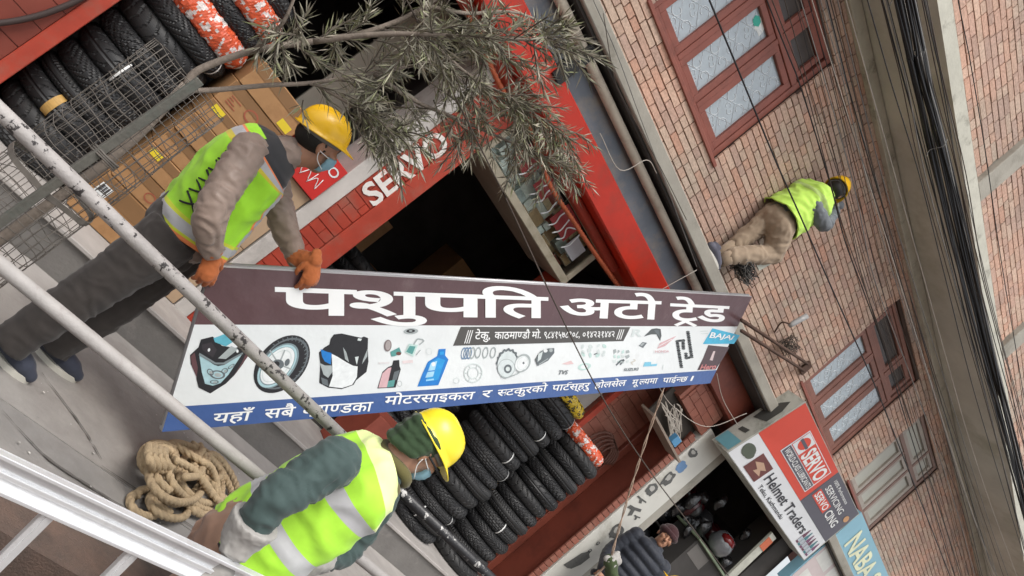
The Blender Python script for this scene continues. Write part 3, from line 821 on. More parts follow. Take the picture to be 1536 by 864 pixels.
p.poly([(1130, 212), (1190, 205), (1280, 225), (1340, 238), (1360, 228), (1392, 240), (1390, 330), (1395, 420), (1380, 500), (1300, 565), (1280, 600), (1190, 632), (1085, 620), (1018, 585), (1025, 440), (1015, 350), (1060, 310), (1095, 290), (1105, 245)], K)
p.poly([(1112, 360), (1160, 385), (1225, 425), (1275, 452), (1312, 458), (1306, 540), (1270, 598), (1190, 624), (1092, 612), (1120, 530)], WH)
p.poly([(1028, 325), (1075, 345), (1112, 355), (1105, 442), (1060, 420), (1040, 385)], BLU).poly([(1020, 430), (1060, 450), (1112, 450), (1118, 500), (1085, 545), (1050, 520)], GR).poly([(1200, 310), (1225, 350), (1245, 425), (1215, 400)], GR).poly([(1290, 385), (1320, 380), (1305, 445)], PALE).poly([(1315, 240), (1345, 245), (1335, 262), (1310, 258)], PALE).poly([(1355, 400), (1388, 320), (1385, 380), (1345, 440)], GR)
p.poly([(1030, 540), (1080, 560), (1088, 610), (1040, 590)], SLATE); p.done()
p = Print('printed_engine_parts', 540, 460, 5.12)
p.ell(390, 188, 56, 23, -0.06, GR, 24).ell(388, 186, 34, 13, -0.06, K, 20).ell(388, 185, 14, 6, 0, GR, 12).ell(212, 298, 29, 46, 0.12, (0.2, 0.16, 0.16), 22).ell(214, 296, 20, 36, 0.12, (0.36, 0.32, 0.31), 20)
p.poly([(232, 345), (300, 310), (318, 355), (262, 380), (240, 382)], TEAL).ell(295, 358, 20, 14, 0, (0.15, 0.06, 0.05), 14)
p.poly([(342, 350), (375, 283), (443, 292), (408, 382)], MINT).poly([(352, 345), (380, 298), (425, 304), (400, 365)], TEAL).line([(410, 290), (440, 245), (480, 250), (490, 262), (455, 290)], 9, GR).line([(430, 370), (462, 330)], 6, GR); p.done()
p = Print('printed_black_bottle', 540, 460, 5.12)
p.poly([(256, 412), (300, 408), (303, 455), (312, 480), (272, 620), (132, 627), (172, 500), (215, 462), (245, 450)], K).poly([(170, 512), (215, 470), (240, 465), (205, 618), (140, 621)], PINK).poly([(262, 500), (305, 485), (280, 560), (245, 570)], SLATE).poly([(215, 570), (268, 560), (258, 612), (205, 618)], TEAL).ell(302, 590, 19, 23, 0, GR, 18, inner=0.85)
p.line([(325, 425), (405, 418)], 22, (0.72, 0.62, 0.62)).line([(140, 432), (225, 428)], 14, (0.7, 0.68, 0.68)); p.done()
p = Print('printed_blue_bottle', 540, 460, 5.12)
p.poly([(604, 325), (658, 322), (652, 372), (678, 405), (650, 480), (600, 602), (440, 613), (480, 510), (520, 422), (592, 378)], BLU).poly([(535, 432), (600, 392), (655, 408), (640, 440), (600, 560), (505, 575)], (0.03, 0.30, 0.66)).poly([(545, 430), (592, 415), (560, 535), (500, 545)], (0.36, 0.62, 0.78)).ell(563, 440, 15, 17, 0, WH, 16).line([(510, 497), (572, 490)], 8, BLU).line([(505, 565), (565, 556)], 12, (0.3, 0.58, 0.8)).poly([(610, 345), (645, 342), (642, 366), (612, 370)], (0.03, 0.30, 0.66)).ell(530, 342, 24, 26, 0, PALE, 20, inner=0.9); p.done()
p = Print('printed_springs_and_clutch', 540, 460, 5.12)
for k, x in enumerate((795, 815, 838, 862)): p.ell(x, 358 - k, 20, 48, 0.18, (0.16, 0.24, 0.36) if k < 3 else GR, 20, inner=0.72)
for x in (905, 962, 1020): p.ell(x, 352, 22, 46, 0.2, GR, 20, inner=0.72)
p.ell(868, 508, 72, 76, 0.3, PALE, 30, inner=0.88).ell(868, 508, 44, 46, 0.3, PALE, 22, inner=0.86)
for a in range(6): p.line([(868 + 44 * math.cos(a * 1.05), 508 + 46 * math.sin(a * 1.05)), (868 + 66 * math.cos(a * 1.05), 508 + 70 * math.sin(a * 1.05))], 5, PALE)
p.ell(740, 565, 24, 22, -0.3, PALE, 18, inner=0.86)
p.ell(1130, 420, 78, 96, 0.3, SLATE, 40, teeth=15, inner=0.84).ell(1128, 440, 74, 100, 0.2, (0.62, 0.68, 0.68), 32).ell(1120, 470, 66, 72, 0.2, GR, 30, inner=0.94).ell(1132, 475, 30, 34, 0.2, SLATE, 20).ell(1132, 476, 16, 18, 0, PALE, 14)
p.ell(1245, 430, 58, 74, 0.55, GR, 32).ell(1240, 434, 48, 62, 0.55, WH, 30).ell(1244, 430, 40, 54, 0.55, PALE, 28, inner=0.9).ell(1252, 430, 8, 10, 0, SLATE, 10)
p.line([(1080, 535), (1120, 545), (1200, 515), (1260, 480)], 8, GR)
p.poly([(1342, 402), (1385, 340), (1440, 318), (1488, 315), (1488, 352), (1440, 412), (1362, 452)], SLATE).poly([(1365, 360), (1400, 340), (1385, 400), (1360, 420)], PALE).ell(1420, 335, 16, 14, 0, WH, 12).ell(1462, 332, 14, 14, 0, GR, 12).line([(1370, 440), (1440, 395)], 7, GR); p.done()
def latin(s, quad, m, parent, name, bold=0.01, off=None, pmap=bp, link_=True):
    me = text_mesh(s, 1.0, bold); e = extent(me); q = [pmap(*p) for p in quad]
    quad_map(me, q, e[0], e[1], 0, text_cap, BN * 0.004 if off is None else off)
    lift(me)
    if link_: return link(name, me, m, parent)
    return me
_c = text_mesh('H'); text_cap = extent(_c)[3]; bpy.data.meshes.remove(_c)
p = Print('printed_bracket', 820, 460, 4.955)
p.poly([(720, 222), (780, 165), (815, 160), (846, 166), (852, 215), (842, 255), (815, 205), (775, 205)], (0.09, 0.1, 0.1)).poly([(795, 172), (832, 172), (838, 225), (815, 198)], SLATE); p.done()
p = Print('printed_pad', 820, 460, 4.955); p.poly([(682, 290), (712, 262), (745, 268), (715, 306)], SLATE).poly([(690, 282), (714, 268), (728, 271), (705, 295)], GR); p.done()
p = Print('printed_wing_badge', 820, 460, 4.955); p.poly([(820, 312), (840, 270), (965, 215), (880, 292)], PINK).line([(830, 295), (930, 240)], 4, WH); p.done()
random.seed(3)
for x in (270, 320, 378, 425):
    for y in (295, 330, 352):
        p = Print('printed_bolt', 820, 460, 4.955); p.ell(x + rnd(-8, 8), y + rnd(-8, 8), rnd(8, 16), rnd(12, 22), rnd(-1, 1), random.choice([PALE, MINT, GR, PALE]), 10); p.done()
for k in range(12):
    p = Print('printed_spare', 820, 460, 4.955); x, y = 490 + (k % 4) * 32, 325 + (k // 4) * 38
    p.poly([(x + rnd(-6, 6) + a, y + rnd(-6, 6) + b) for a, b in ((0, 0), (22, -6), (26, 14), (4, 20))], random.choice([PALE, GR, PALE, MINT])); p.done()
for pts, w, c in (([(515, 435), (550, 400), (575, 395), (545, 430)], 12, SLATE), ([(350, 355), (375, 345)], 8, SLATE), ([(640, 430), (625, 415), (660, 400), (645, 390)], 8, (0.6, 0.58, 0.52)), ([(860, 470), (866, 430)], 6, PALE), ([(1140, 182), (1200, 180)], 7, PALE), ([(1145, 200), (1200, 198)], 7, PALE)):
    p = Print('printed_mark', 820, 460, 4.955); p.line(pts, w, c); p.done()
p = Print('printed_gasket', 820, 460, 4.955); p.ell(280, 445, 50, 26, -0.2, MINT, 20, inner=0.6); p.done()
p = Print('printed_horse_badge', 820, 460, 4.955); p.poly([(110, 425), (180, 400), (200, 425), (150, 430)], (0.68, 0.5, 0.5)); p.done()
p = Print('printed_blue_badge', 820, 460, 4.955); p.poly([(715, 445), (728, 412), (775, 410), (775, 428), (822, 424), (815, 440)], (0.2, 0.52, 0.68)); p.done()
latin('R', [(820 + 640 / 4.955, 460 + 168 / 4.955), (820 + 720 / 4.955, 460 + 168 / 4.955), (820 + 705 / 4.955, 460 + 222 / 4.955), (820 + 625 / 4.955, 460 + 222 / 4.955)], ink(PALE), ban, 'badge_lettering', 0.02, BN * 0.002)
p = Print('printed_chain', 820, 460, 4.955)
for (a, b) in (((968, 250), (1002, 455)), ((1048, 180), (1078, 380)), ((965, 255), (1022, 248)), ((1012, 250), (1016, 318)), ((1075, 372), (1032, 385)), ((1036, 388), (1034, 340))):
    L_ = math.hypot(b[0] - a[0], b[1] - a[1]); n_ = max(2, int(L_ / 13))
    p.line([a, b], 15, SLATE)
    for k in range(n_): 
        p.ell(a[0] + (b[0] - a[0]) * (k + .5) / n_, a[1] + (b[1] - a[1]) * (k + .5) / n_, 14, 8, 0.1, K if k % 2 else (0.09, 0.1, 0.1), 10); p.lv -= 1
p.done()
p = Print('printed_company_badges', 820, 460, 4.955)
p.poly([(1232, 160), (1330, 185), (1435, 212), (1392, 275), (1160, 277)], CYAN).poly([(1200, 285), (1357, 300), (1312, 380), (1255, 466), (1118, 471), (1165, 375)], (0.09, 0.06, 0.065)).poly([(1238, 330), (1252, 330), (1232, 400), (1210, 396)], (0.62, 0.5, 0.5)); p.done()
def z8(x, y): return (820 + x / 4.955, 460 + y / 4.955)
latin('BAJAJ', [z8(1222, 188), z8(1395, 216), z8(1375, 240), z8(1205, 228)], W_INK, ban, 'badge_lettering', 0.02)
latin('Hero', [z8(1150, 430), z8(1268, 424), z8(1250, 462), z8(1134, 466)], mat('pink_red_print', (0.55, 0.22, 0.22), 0.4), ban, 'badge_lettering', 0.03)
latin('TVS', [z8(90, 472), z8(160, 472), z8(150, 500), z8(80, 502)], ink(SLATE), ban, 'badge_lettering', 0.02, BN * 0.004)
latin('SUZUKI', [z8(575, 456), z8(682, 452), z8(676, 472), z8(570, 476)], ink(SLATE), ban, 'badge_lettering', 0.02, BN * 0.004)
latin('HONDA', [z8(800, 322), z8(905, 320), z8(905, 336), z8(800, 338)], ink(PINK), ban, 'badge_lettering', 0.02, BN * 0.008)

# ------------------------------------------------------------------ the lubricant signboard over the helmet shop
def plane_quad(ps): return [Vector(p) for p in ps]
h_BL, h_TL = atY(1090, 678, 4.35), atY(1208, 602, 4.20)
h_TR, h_BR = atY(1289, 771, 4.25), atY(1206, 841, 4.35)
HN = (h_BR - h_BL).cross(h_TL - h_BL).normalized()
if HN.dot(CAM - h_BL) < 0: HN = -HN
def hp(u, v, off=0.0): return (h_BL.lerp(h_BR, u)).lerp(h_TL.lerp(h_TR, u), v) + HN * off
hs_ = thing('signboard', 'red, dark grey and white box signboard for a helmet shop above its dark doorway', 'signboard', h_BL.lerp(h_BR, 0.5))
def patch(name, uv, m, parent, off, P=hp):
    bm = BM(); f = bm.faces.new([bm.verts.new(P(u, v, off)) for u, v in uv]); f.normal_update()
    if f.normal.dot(CAM - f.verts[0].co) < 0: f.normal_flip()
    return obj(name, bm, m, parent)
bm = BM(); q = [hp(0, 0), hp(1, 0), hp(1, 1), hp(0, 1)]
prism(bm, q, (0.0, 0.22, 0)); obj('sign_box', bm, mat('dirty_sign_side', (0.45, 0.45, 0.40), 0.5, var=0.12, vs=6, dirt=(0.2, 0.2, 0.16), ds=5), hs_)
g = 0.008
M_SRED = mat('sign_red', (0.66, 0.075, 0.045), 0.35, var=0.06, vs=3); M_SGRY = mat('sign_dark_grey', (0.105, 0.10, 0.125), 0.35, var=0.08, vs=3); M_SWHT = mat('sign_white', (0.74, 0.76, 0.78), 0.35, var=0.03)
M_TXT = mat('sign_black_ink', (0.04, 0.04, 0.05), 0.4)
patch('red_panel', [(g, .395), (.578, .395), (.578, 1 - g), (g, 1 - g)], M_SRED, hs_, 0.003)
patch('grey_panel', [(.58, .395), (1 - g, .395), (1 - g, 1 - g), (.58, 1 - g)], M_SGRY, hs_, 0.003)
patch('white_panel', [(g, g), (1 - g, g), (1 - g, .392), (g, .392)], M_SWHT, hs_, 0.003)
def htext(s, u0, u1, v0, v1, m, name='sign_lettering', bold=0.008, off=0.006, slant=0.0):
    me = text_mesh(s, 1.0, bold); e = extent(me)
    quad_map(me, [hp(u0 + slant, v1), hp(u1 + slant, v1), hp(u1, v0), hp(u0, v0)], e[0], e[1], 0, text_cap, HN * off)
    return link(name, me, m, hs_)
patch('logo_frame', [(.185, .50), (.545, .50), (.545, .905), (.185, .905)], M_SWHT, hs_, 0.0045)
patch('logo_field', [(.192, .645), (.538, .645), (.538, .895), (.192, .895)], M_SRED, hs_, 0.006)
patch('logo_strip', [(.192, .512), (.538, .512), (.538, .635), (.192, .635)], M_SGRY, hs_, 0.006)
patch('logo_square', [(.195, .655), (.285, .655), (.285, .89), (.195, .89)], M_SWHT, hs_, 0.0075)
bm = BM(); bm.faces.new([bm.verts.new(hp(.24 + .036 * math.cos(k * .4488), .775 + .088 * math.sin(k * .4488), 0.009)) for k in range(14)]); obj('logo_disc', bm, M_SRED, hs_)
patch('logo_bar', [(.20, .755), (.28, .755), (.28, .795), (.20, .795)], M_SGRY, hs_, 0.0105)
htext('SERVO', .30, .53, .67, .865, W_INK, bold=0.03, off=0.008)
htext('WORLD-CLASS LUBRICANTS', .20, .53, .535, .61, W_INK, bold=0.015, off=0.008)
htext('Helmet Traders', .285, .80, .165, .305, M_TXT, bold=0.012)
htext('Teku, Kathmandu', .305, .60, .055, .115, M_TXT)
htext('SERVICING', .62, .88, .74, .83, W_INK, bold=0.01); htext('100% Performance', .62, .84, .88, .93, W_INK)
patch('red_word_field', [(.60, .555), (.775, .555), (.775, .70), (.60, .70)], M_SRED, hs_, 0.0045)
htext('SERVO', .61, .765, .58, .68, W_INK, bold=0.02); htext('CING', .79, .93, .565, .685, W_INK, bold=0.02)
bm = BM(); bm.faces.new([bm.verts.new(hp(.952 + .022 * math.cos(k * .4488), .80 + .05 * math.sin(k * .4488), 0.006)) for k in range(14)]); obj('orange_emblem', bm, mat('emblem_orange', (0.6, 0.33, 0.16), 0.4), hs_)
patch('maroon_square', [(.135, .055), (.262, .055), (.262, .325), (.135, .325)], mat('maroon_print', (0.16, 0.055, 0.05), 0.4), hs_, 0.005)
bm = BM(); bm.faces.new([bm.verts.new(hp(u, v, 0.0065)) for u, v in ((.15, .2), (.19, .27), (.245, .24), (.22, .19), (.25, .14), (.19, .12), (.2, .17))]); obj('rider_print', bm, mat('tan_print', (0.55, 0.36, 0.25), 0.4), hs_)
bm = BM()
for (u, v, a, b) in ((.065, .22, .045, .1), (.09, .2, .03, .07)):
    bm.faces.new([bm.verts.new(hp(u + a * math.cos(k * .4488), v + b * math.sin(k * .4488) * (0.7 if k < 7 else 1), 0.005 + u * .01)) for k in range(14)])
obj('helmet_print', bm, mat('dark_green_print', (0.10, 0.12, 0.09), 0.4), hs_)
for k in range(6):
    u = .815 + k * .028
    bm = BM()
    bm.faces.new([bm.verts.new(hp(u + a, v, 0.005 + k * .0004)) for a, v in ((0, .06), (.024, .06), (.024, .2), (.018, .25), (.014, .31), (.008, .31), (.004, .25), (0, .2))])
    bm.faces.new([bm.verts.new(hp(u + a, v, 0.0062 + k * .0004)) for a, v in ((.002, .09), (.022, .09), (.022, .17), (.002, .17))]).material_index = 1
    obj('bottle_print', bm, [mat('bottle_print_a%d' % (k % 3), [(0.16, 0.06, 0.1), (0.07, 0.22, 0.25), (0.2, 0.08, 0.16)][k % 3], 0.4), mat('bottle_label', (0.5, 0.55, 0.6), 0.4)], hs_)
bm = BM()        # printed picture on the narrow end of the box
SL_ = Vector((0, 0.22, 0))
def hsp(a, v): return hp(0, v) + SL_ * a + Vector((-0.003, 0, 0))
bm.faces.new([bm.verts.new(hsp(a, v)) for a, v in ((.05, .03), (.95, .03), (.95, .2), (.05, .2))])
f = bm.faces.new([bm.verts.new(hsp(a, v)) for a, v in ((.2, .55), (.8, .5), (.85, .65), (.65, .82), (.4, .9), (.2, .75))]); f.material_index = 1
f = bm.faces.new([bm.verts.new(hsp(a, v)) for a, v in ((.3, .3), (.7, .28), (.7, .34), (.3, .36))]); f.material_index = 1
obj('end_print', bm, [mat('end_teal_print', (0.15, 0.36, 0.42), 0.5), mat('end_black_print', (0.06, 0.06, 0.055), 0.5)], hs_)

# ------------------------------------------------------------------ the pale blue board beyond
n_TL, n_BL = atY(1292, 768, 4.45), atY(1200, 850, 4.45)
n_dx = Vector((2.6, 0.0, 0.05))
nb = thing('shop_signboard', 'pale blue shop board with cream capitals and framed pictures, half hidden beyond the lubricant signboard', 'signboard', n_BL)
def np_(u, v, off=0.0): return n_BL.lerp(n_TL, v) + n_dx * u + Vector((0, -off, 0))
bm = BM(); prism(bm, [np_(0, -.25), np_(1, -.25), np_(1, 1), np_(0, 1)], (0, 0.12, 0)); obj('board', bm, mat('pale_blue_print', (0.22, 0.42, 0.52), 0.4, var=0.08, vs=2), nb)
patch('pink_margin', [(0.01, -.24), (.99, -.24), (.99, .50), (0.01, .50)], mat('pinkish_print', (0.55, 0.47, 0.46), 0.4, var=0.06), nb, 0.003, np_)
for k, c in enumerate(((0.62, 0.62, 0.58), (0.55, 0.6, 0.36), (0.6, 0.58, 0.55), (0.5, 0.6, 0.6), (0.2, 0.4, 0.55))):
    for r in range(2):
        patch('framed_print', [(.03 + k * .18 + .02 * r, .22 - .4 * r), (.18 + k * .18 + .02 * r, .22 - .4 * r), (.18 + k * .18 + .02 * r, .47 - .4 * r), (.03 + k * .18 + .02 * r, .47 - .4 * r)], mat('print_%s' % 'abcde'[(k + r) % 5] + 'panel', c, 0.4, var=0.15, vs=6), nb, 0.005, np_)
me = text_mesh('NABA SHREE', 1.0, 0.02); e = extent(me)
quad_map(me, [np_(.12, .9), np_(.95, .9), np_(.95, .62), np_(.12, .62)], e[0], e[1], 0, text_cap, Vector((0, -0.006, 0)))
link('board_lettering', me, mat('cream_lettering', (0.7, 0.72, 0.5), 0.4), nb)
# ================================================================== street furniture and stock
# ------------------------------------------------------------------ street railing
M_RAILW = mat('chipped_white_pipe', (0.38, 0.355, 0.34), 0.5, var=0.16, vs=12, bump=0.25, bs=90, dirt=(0.045, 0.04, 0.04), ds=27, dlo=0.56, dhi=0.59)
M_RAILB = mat('chipped_black_pipe', (0.022, 0.022, 0.024), 0.35, var=0.14, vs=12, bump=0.2, bs=90, dirt=(0.5, 0.49, 0.47), ds=20, dlo=0.58, dhi=0.61)
M_RAILP = mat('dusty_white_pipe', (0.36, 0.34, 0.325), 0.6, var=0.14, vs=9, bump=0.2, bs=90, dirt=(0.3, 0.27, 0.255), ds=20, dlo=0.55, dhi=0.68)
RY = 2.43
def rz(z): return 1.4 + (z - 1.4) * RY / 2.3
rail = thing('street_railing', 'chipped white pipe railing along the kerb between the street and the shop', 'railing', (1.9, RY, 0))
def pipe(name, pts, r, m, parent, seg=16):
    bm = BM(); tube(bm, pts, r, seg=seg, n=1, raw=True); return obj(name, bm, m, parent)
pipe('top_rail', [(-1.6, RY, rz(0.89)), (1.80, RY, rz(0.893))], 0.0235, M_RAILW, rail)
pipe('top_rail', [(1.80, RY, rz(0.893)), (5.2, RY, rz(0.90))], 0.0235, M_RAILB, rail)
pipe('middle_rail', [(-1.6, RY, rz(0.595)), (5.2, RY, rz(0.59))], 0.0235, M_RAILP, rail)
for x in (-1.7, 1.80, 5.3):
    pipe('post', [(x, RY + .002, 0.0), (x, RY + .002, 0.90)], 0.031, M_RAILP, rail)

# ------------------------------------------------------------------ aluminium ladder on its side
M_ALU = mat('brushed_aluminium', (0.82, 0.83, 0.84), 0.36, 0.55, var=0.06, vs=14, bump=0.05, bs=80, dirt=(0.66, 0.66, 0.66), ds=9, dlo=0.55, dhi=0.75)
LY = 1.84
lad = thing('ladder', 'bright aluminium ladder carried on its edge at the worker\'s hip', 'ladder', atY(200, 780, LY))
lA, lB = atY(0, 704, LY), atY(302, 845, LY)
ld = (lB - lA).normalized(); lup = Vector((-ld.z, 0, ld.x)).normalized()
if lup.z < 0: lup = -lup
lout = Vector((0, -1, 0))
hw = ((atY(0, 677, LY) - atY(0, 731, LY)).length) * 0.5 * 0.93
L0, L1 = lA - ld * 1.1, lB + ld * 1.5
def stile(name, off):
    bm = BM(); c = (L0 + L1) / 2 + lup * off; hl = ld * ((L1 - L0).length / 2)
    obox(bm, c, hl, lup * hw, lout * 0.0016, bevel=0)
    obox(bm, c + lup * (hw - 0.006) + lout * 0.013, hl, lup * 0.0058, lout * 0.011, bevel=0.002)
    obox(bm, c - lup * (hw - 0.006) + lout * 0.013, hl, lup * 0.0058, lout * 0.011, bevel=0.002)
    obox(bm, c - lup * (hw * 0.12) + lout * 0.006, hl, lup * 0.007, lout * 0.0042, bevel=0.002)
    return obj(name, bm, M_ALU, lad)
stile('stile', 0.0); stile('stile', -0.40)
rA, rB = atY(76, 768, LY), atY(204, 824, LY)
sp = (rB - rA).length
for k in range(-4, 7):
    c = rA + ld * (sp * k) + lup * 0.0
    c = lA + ld * ((c - lA).dot(ld)) - lup * (hw * 0.98)
    bm = BM(); obox(bm, c - lup * ((0.40 - 2 * hw * 0.98) / 2), ld * 0.017, lup * ((0.40 - 2 * hw * 0.98) / 2), lout * 0.012, bevel=0.004)
    obox(bm, c - lup * ((0.40 - 2 * hw * 0.98) / 2) + lout * 0.0135, ld * 0.005, lup * ((0.40 - 2 * hw * 0.98) / 2), lout * 0.0025)
    obj('rung', bm, M_ALU, lad)

# ------------------------------------------------------------------ coil of rope
M_ROPE = mat('beige_fibre_rope', (0.40, 0.30, 0.185), 0.9, var=0.22, vs=30, bump=0.4, bs=220)
def twisted(bm, pts, r, pitch=0.036, n=10):
    P, _ = crom(pts, n)
    Q = [P[0]]
    for p in P[1:]:
        while (p - Q[-1]).length > 0.0065: Q.append(Q[-1] + (p - Q[-1]).normalized() * 0.006)
    prev = None; rings = []; s = 0
    for i, p in enumerate(Q):
        d = (Q[min(i + 1, len(Q) - 1)] - Q[max(i - 1, 0)]).normalized()
        a = (prev - d * prev.dot(d)) if prev is not None else d.orthogonal()
        a = a.normalized() if a.length > 1e-6 else d.orthogonal().normalized()
        b = d.cross(a); prev = a
        tw = s / pitch * 2 * math.pi / 3; s += 0.006
        ring = []
        for k in range(18):
            t = 2 * math.pi * k / 18
            rr = r * (0.70 + 0.34 * abs(math.cos(1.5 * (t - tw))) ** 0.6)
            ring.append(bm.verts.new(p + a * (rr * math.cos(t)) + b * (rr * math.sin(t))))
        rings.append(ring)
    for i in range(len(rings) - 1):
        for k in range(18):
            f = bm.faces.new((rings[i][k], rings[i][(k + 1) % 18], rings[i + 1][(k + 1) % 18], rings[i + 1][k])); f.smooth = True
    bm.faces.new(rings[0][::-1]); bm.faces.new(rings[-1])
random.seed(21)
RR = 0.0175
bm = BM()
def loop_px(cx, cy, rx, ry, rot, z0, z1, n=9, t0=0.0, turns=1.0, drift=(0, 0)):
    """one lying loop of the coil: an ellipse marked on the ground by photo pixels"""
    out = []
    for k in range(n + 1):
        t = t0 + turns * 2 * math.pi * k / n
        x, y = rx * math.cos(t), ry * math.sin(t)
        px = cx + x * math.cos(rot) - y * math.sin(rot) + drift[0] * k / n; py = cy + x * math.sin(rot) + y * math.cos(rot) + drift[1] * k / n
        out.append(atZ(px, py, z0 + (z1 - z0) * (0.5 - 0.5 * math.cos(t * 1.0 + 1))))
    return out
# bound bundle at the left
for k in range(5):
    twisted(bm, loop_px(232 + k * 3.0, 688 + rnd(-3, 3), 27 - abs(k - 2) * 4, 25 - abs(k - 2) * 4, rnd(0.2, 0.6), 0.02 + 0.028 * k, 0.04 + 0.028 * k, t0=rnd(0, 6), turns=1.2), RR)
for k in range(4): twisted(bm, [atZ(224 + k * 8, 668 + k * 2, 0.12), atZ(222 + k * 8, 682, 0.19), atZ(228 + k * 8, 700, 0.17), atZ(236 + k * 6, 712, 0.06)], RR)
for (cx, cy, rx, ry, rot, z0, z1) in ((272, 708, 44, 34, 0.75, 0.07, 0.13), (268, 720, 32, 40, 0.5, 0.03, 0.07), (306, 714, 40, 26, 0.95, 0.02, 0.09), (318, 722, 46, 17, 1.05, 0.03, 0.12),
                                       (334, 722, 44, 15, 1.1, 0.02, 0.08), (226, 752, 23, 17, 0.5, 0.018, 0.022), (258, 752, 30, 17, 0.45, 0.018, 0.05), (296, 742, 34, 22, 0.9, 0.018, 0.05), (292, 688, 46, 18, 0.55, 0.03, 0.10)):
    twisted(bm, loop_px(cx, cy, rx, ry, rot, z0, z1, t0=rnd(0, 6), turns=rnd(1.1, 1.5), drift=(rnd(-12, 12), rnd(-9, 9)), n=12), RR)
for pts in (((262, 690, .17), (290, 705, .16), (310, 730, .12), (325, 756, .02)), ((262, 668, .10), (300, 690, .15), (318, 704, .13), (326, 735, .06), (322, 764, .02)), ((250, 700, .15), (262, 730, .14), (290, 755, .06), (318, 768, .02)),
            ((300, 668, .03), (306, 690, .1), (298, 712, .14), (276, 716, .17))):
    twisted(bm, [atZ(x, y, z) for x, y, z in pts], RR)
o = obj('rope_coil', bm, M_ROPE, smooth=True); own_origin(o)
tag(o, 'heap of coiled beige rope lying on the pavement below the banner', 'rope')

# ------------------------------------------------------------------ tyres
M_RUB = [mat('tyre_rubber', (0.011, 0.011, 0.012), 0.5, var=0.2, vs=10, spec=0.45, dirt=(0.022, 0.022, 0.023), ds=5, dlo=0.45, dhi=0.7),
         mat('grey_dusty_rubber', (0.017, 0.017, 0.018), 0.55, var=0.2, vs=10, spec=0.45, dirt=(0.032, 0.031, 0.03), ds=4, dlo=0.45, dhi=0.7)]
def tyre_mesh(kind, m):
    prof = []
    for k in range(27):                       # outside of the section, bead to bead
        t = -1 + 2 * k / 26
        a = t * 2.05
        z = 0.5 * math.sin(a) if abs(a) < math.pi / 2 else 0.5 * (1 if a > 0 else -1) * (1 - 0.55 * (abs(a) - math.pi / 2))
        r = 0.30 - 0.055 * (1 - math.cos(a)) if abs(a) < math.pi / 2 else 0.245 - 0.06 * (abs(a) - math.pi / 2) / 0.48
        prof.append((r, z, t))
    SEG = 288; bm = BM(); rings = []
    for i in range(SEG):
        ph = 2 * math.pi * i / SEG; ring = []
        for (r, z, t) in prof:
            g = 0
            s = abs(t) * 2.05 / 1.25
            if s < 1.0:
                if kind == 0:      # chevrons
                    f = (ph * 40 / (2 * math.pi) + 2.2 * s) % 1; g = 1 if f < 0.3 and s > 0.12 else 0
                elif kind == 1:    # blocks
                    f = (ph * 46 / (2 * math.pi) + (0.5 if int((t + 1) * 6) % 2 else 0)) % 1; g = 1 if f < 0.24 or ((t + 1) * 6) % 1 < 0.16 else 0
                elif kind == 2:    # lozenges
                    f1 = (ph * 32 / (2 * math.pi) + 1.9 * t * 1.5) % 1; f2 = (ph * 32 / (2 * math.pi) - 1.9 * t * 1.5) % 1; g = 1 if min(f1, f2) < 0.16 else 0
                elif kind == 3:    # slanted cuts
                    f = (ph * 28 / (2 * math.pi) + 1.6 * t * (1 if t > 0 else -0.6)) % 1; g = 1 if f < 0.18 and s > 0.08 and s < 0.9 else 0
                elif kind == 4:    # waves and a centre line
                    f = (ph * 24 / (2 * math.pi) + 0.35 * math.sin(t * 9)) % 1; g = 1 if (f < 0.2 and s > 0.2) or s < 0.05 else 0
                elif kind == 5:    # fine ribs
                    f = (ph * 72 / (2 * math.pi) + 1.2 * t) % 1; g = 1 if (f < 0.3 and 0.25 < s < 0.95) or abs(s - 0.22) < 0.05 else 0
            rr = r - 0.006 * g
            ring.append(bm.verts.new((rr * math.cos(ph), rr * math.sin(ph), z)))
        for (r, z) in ((0.20, 0.30), (0.215, 0.22), (0.262, 0.0), (0.215, -0.22), (0.20, -0.30)):   # hollow inside
            ring.append(bm.verts.new((r * math.cos(ph), r * math.sin(ph), z)))
        rings.append(ring)
    n = len(rings[0])
    for i in range(SEG):
        a, b = rings[i], rings[(i + 1) % SEG]
        for k in range(n):
            f = bm.faces.new((a[k], b[k], b[(k + 1) % n], a[(k + 1) % n])); f.smooth = False
    bmesh.ops.recalc_face_normals(bm, faces=bm.faces[:])
    me = bpy.data.meshes.new('tyre'); bm.to_mesh(me); bm.free(); me.materials.append(m); return me
TY = [tyre_mesh(k, M_RUB[k % 2]) for k in range(6)]
M_BAND = mat('white_paper_band', (0.7, 0.7, 0.68), 0.6); M_TAPE = mat('tan_paper_label', (0.45, 0.27, 0.08), 0.6, var=0.2, vs=20)
def band_mesh(w, m, ph):
    """strip of paper wrapped round the section of the tyre at angle ph"""
    bm = BM(); rows = []
    for k in range(19):
        a = -1.9 + 3.8 * k / 18
        z = 0.52 * math.sin(a) if abs(a) < math.pi / 2 else 0.52 * (1 if a > 0 else -1); r = 0.304 - 0.057 * (1 - math.cos(a)) if abs(a) < math.pi / 2 else 0.247 - 0.05 * (abs(a) - math.pi / 2)
        rows.append([bm.verts.new((r * math.cos(ph + s * w / 0.6), r * math.sin(ph + s * w / 0.6), z)) for s in (-1, 1)])
    for i in range(18): bm.faces.new((rows[i][0], rows[i][1], rows[i + 1][1], rows[i + 1][0])).smooth = True
    me = bpy.data.meshes.new('paper_band'); bm.to_mesh(me); bm.free(); me.materials.append(m); return me
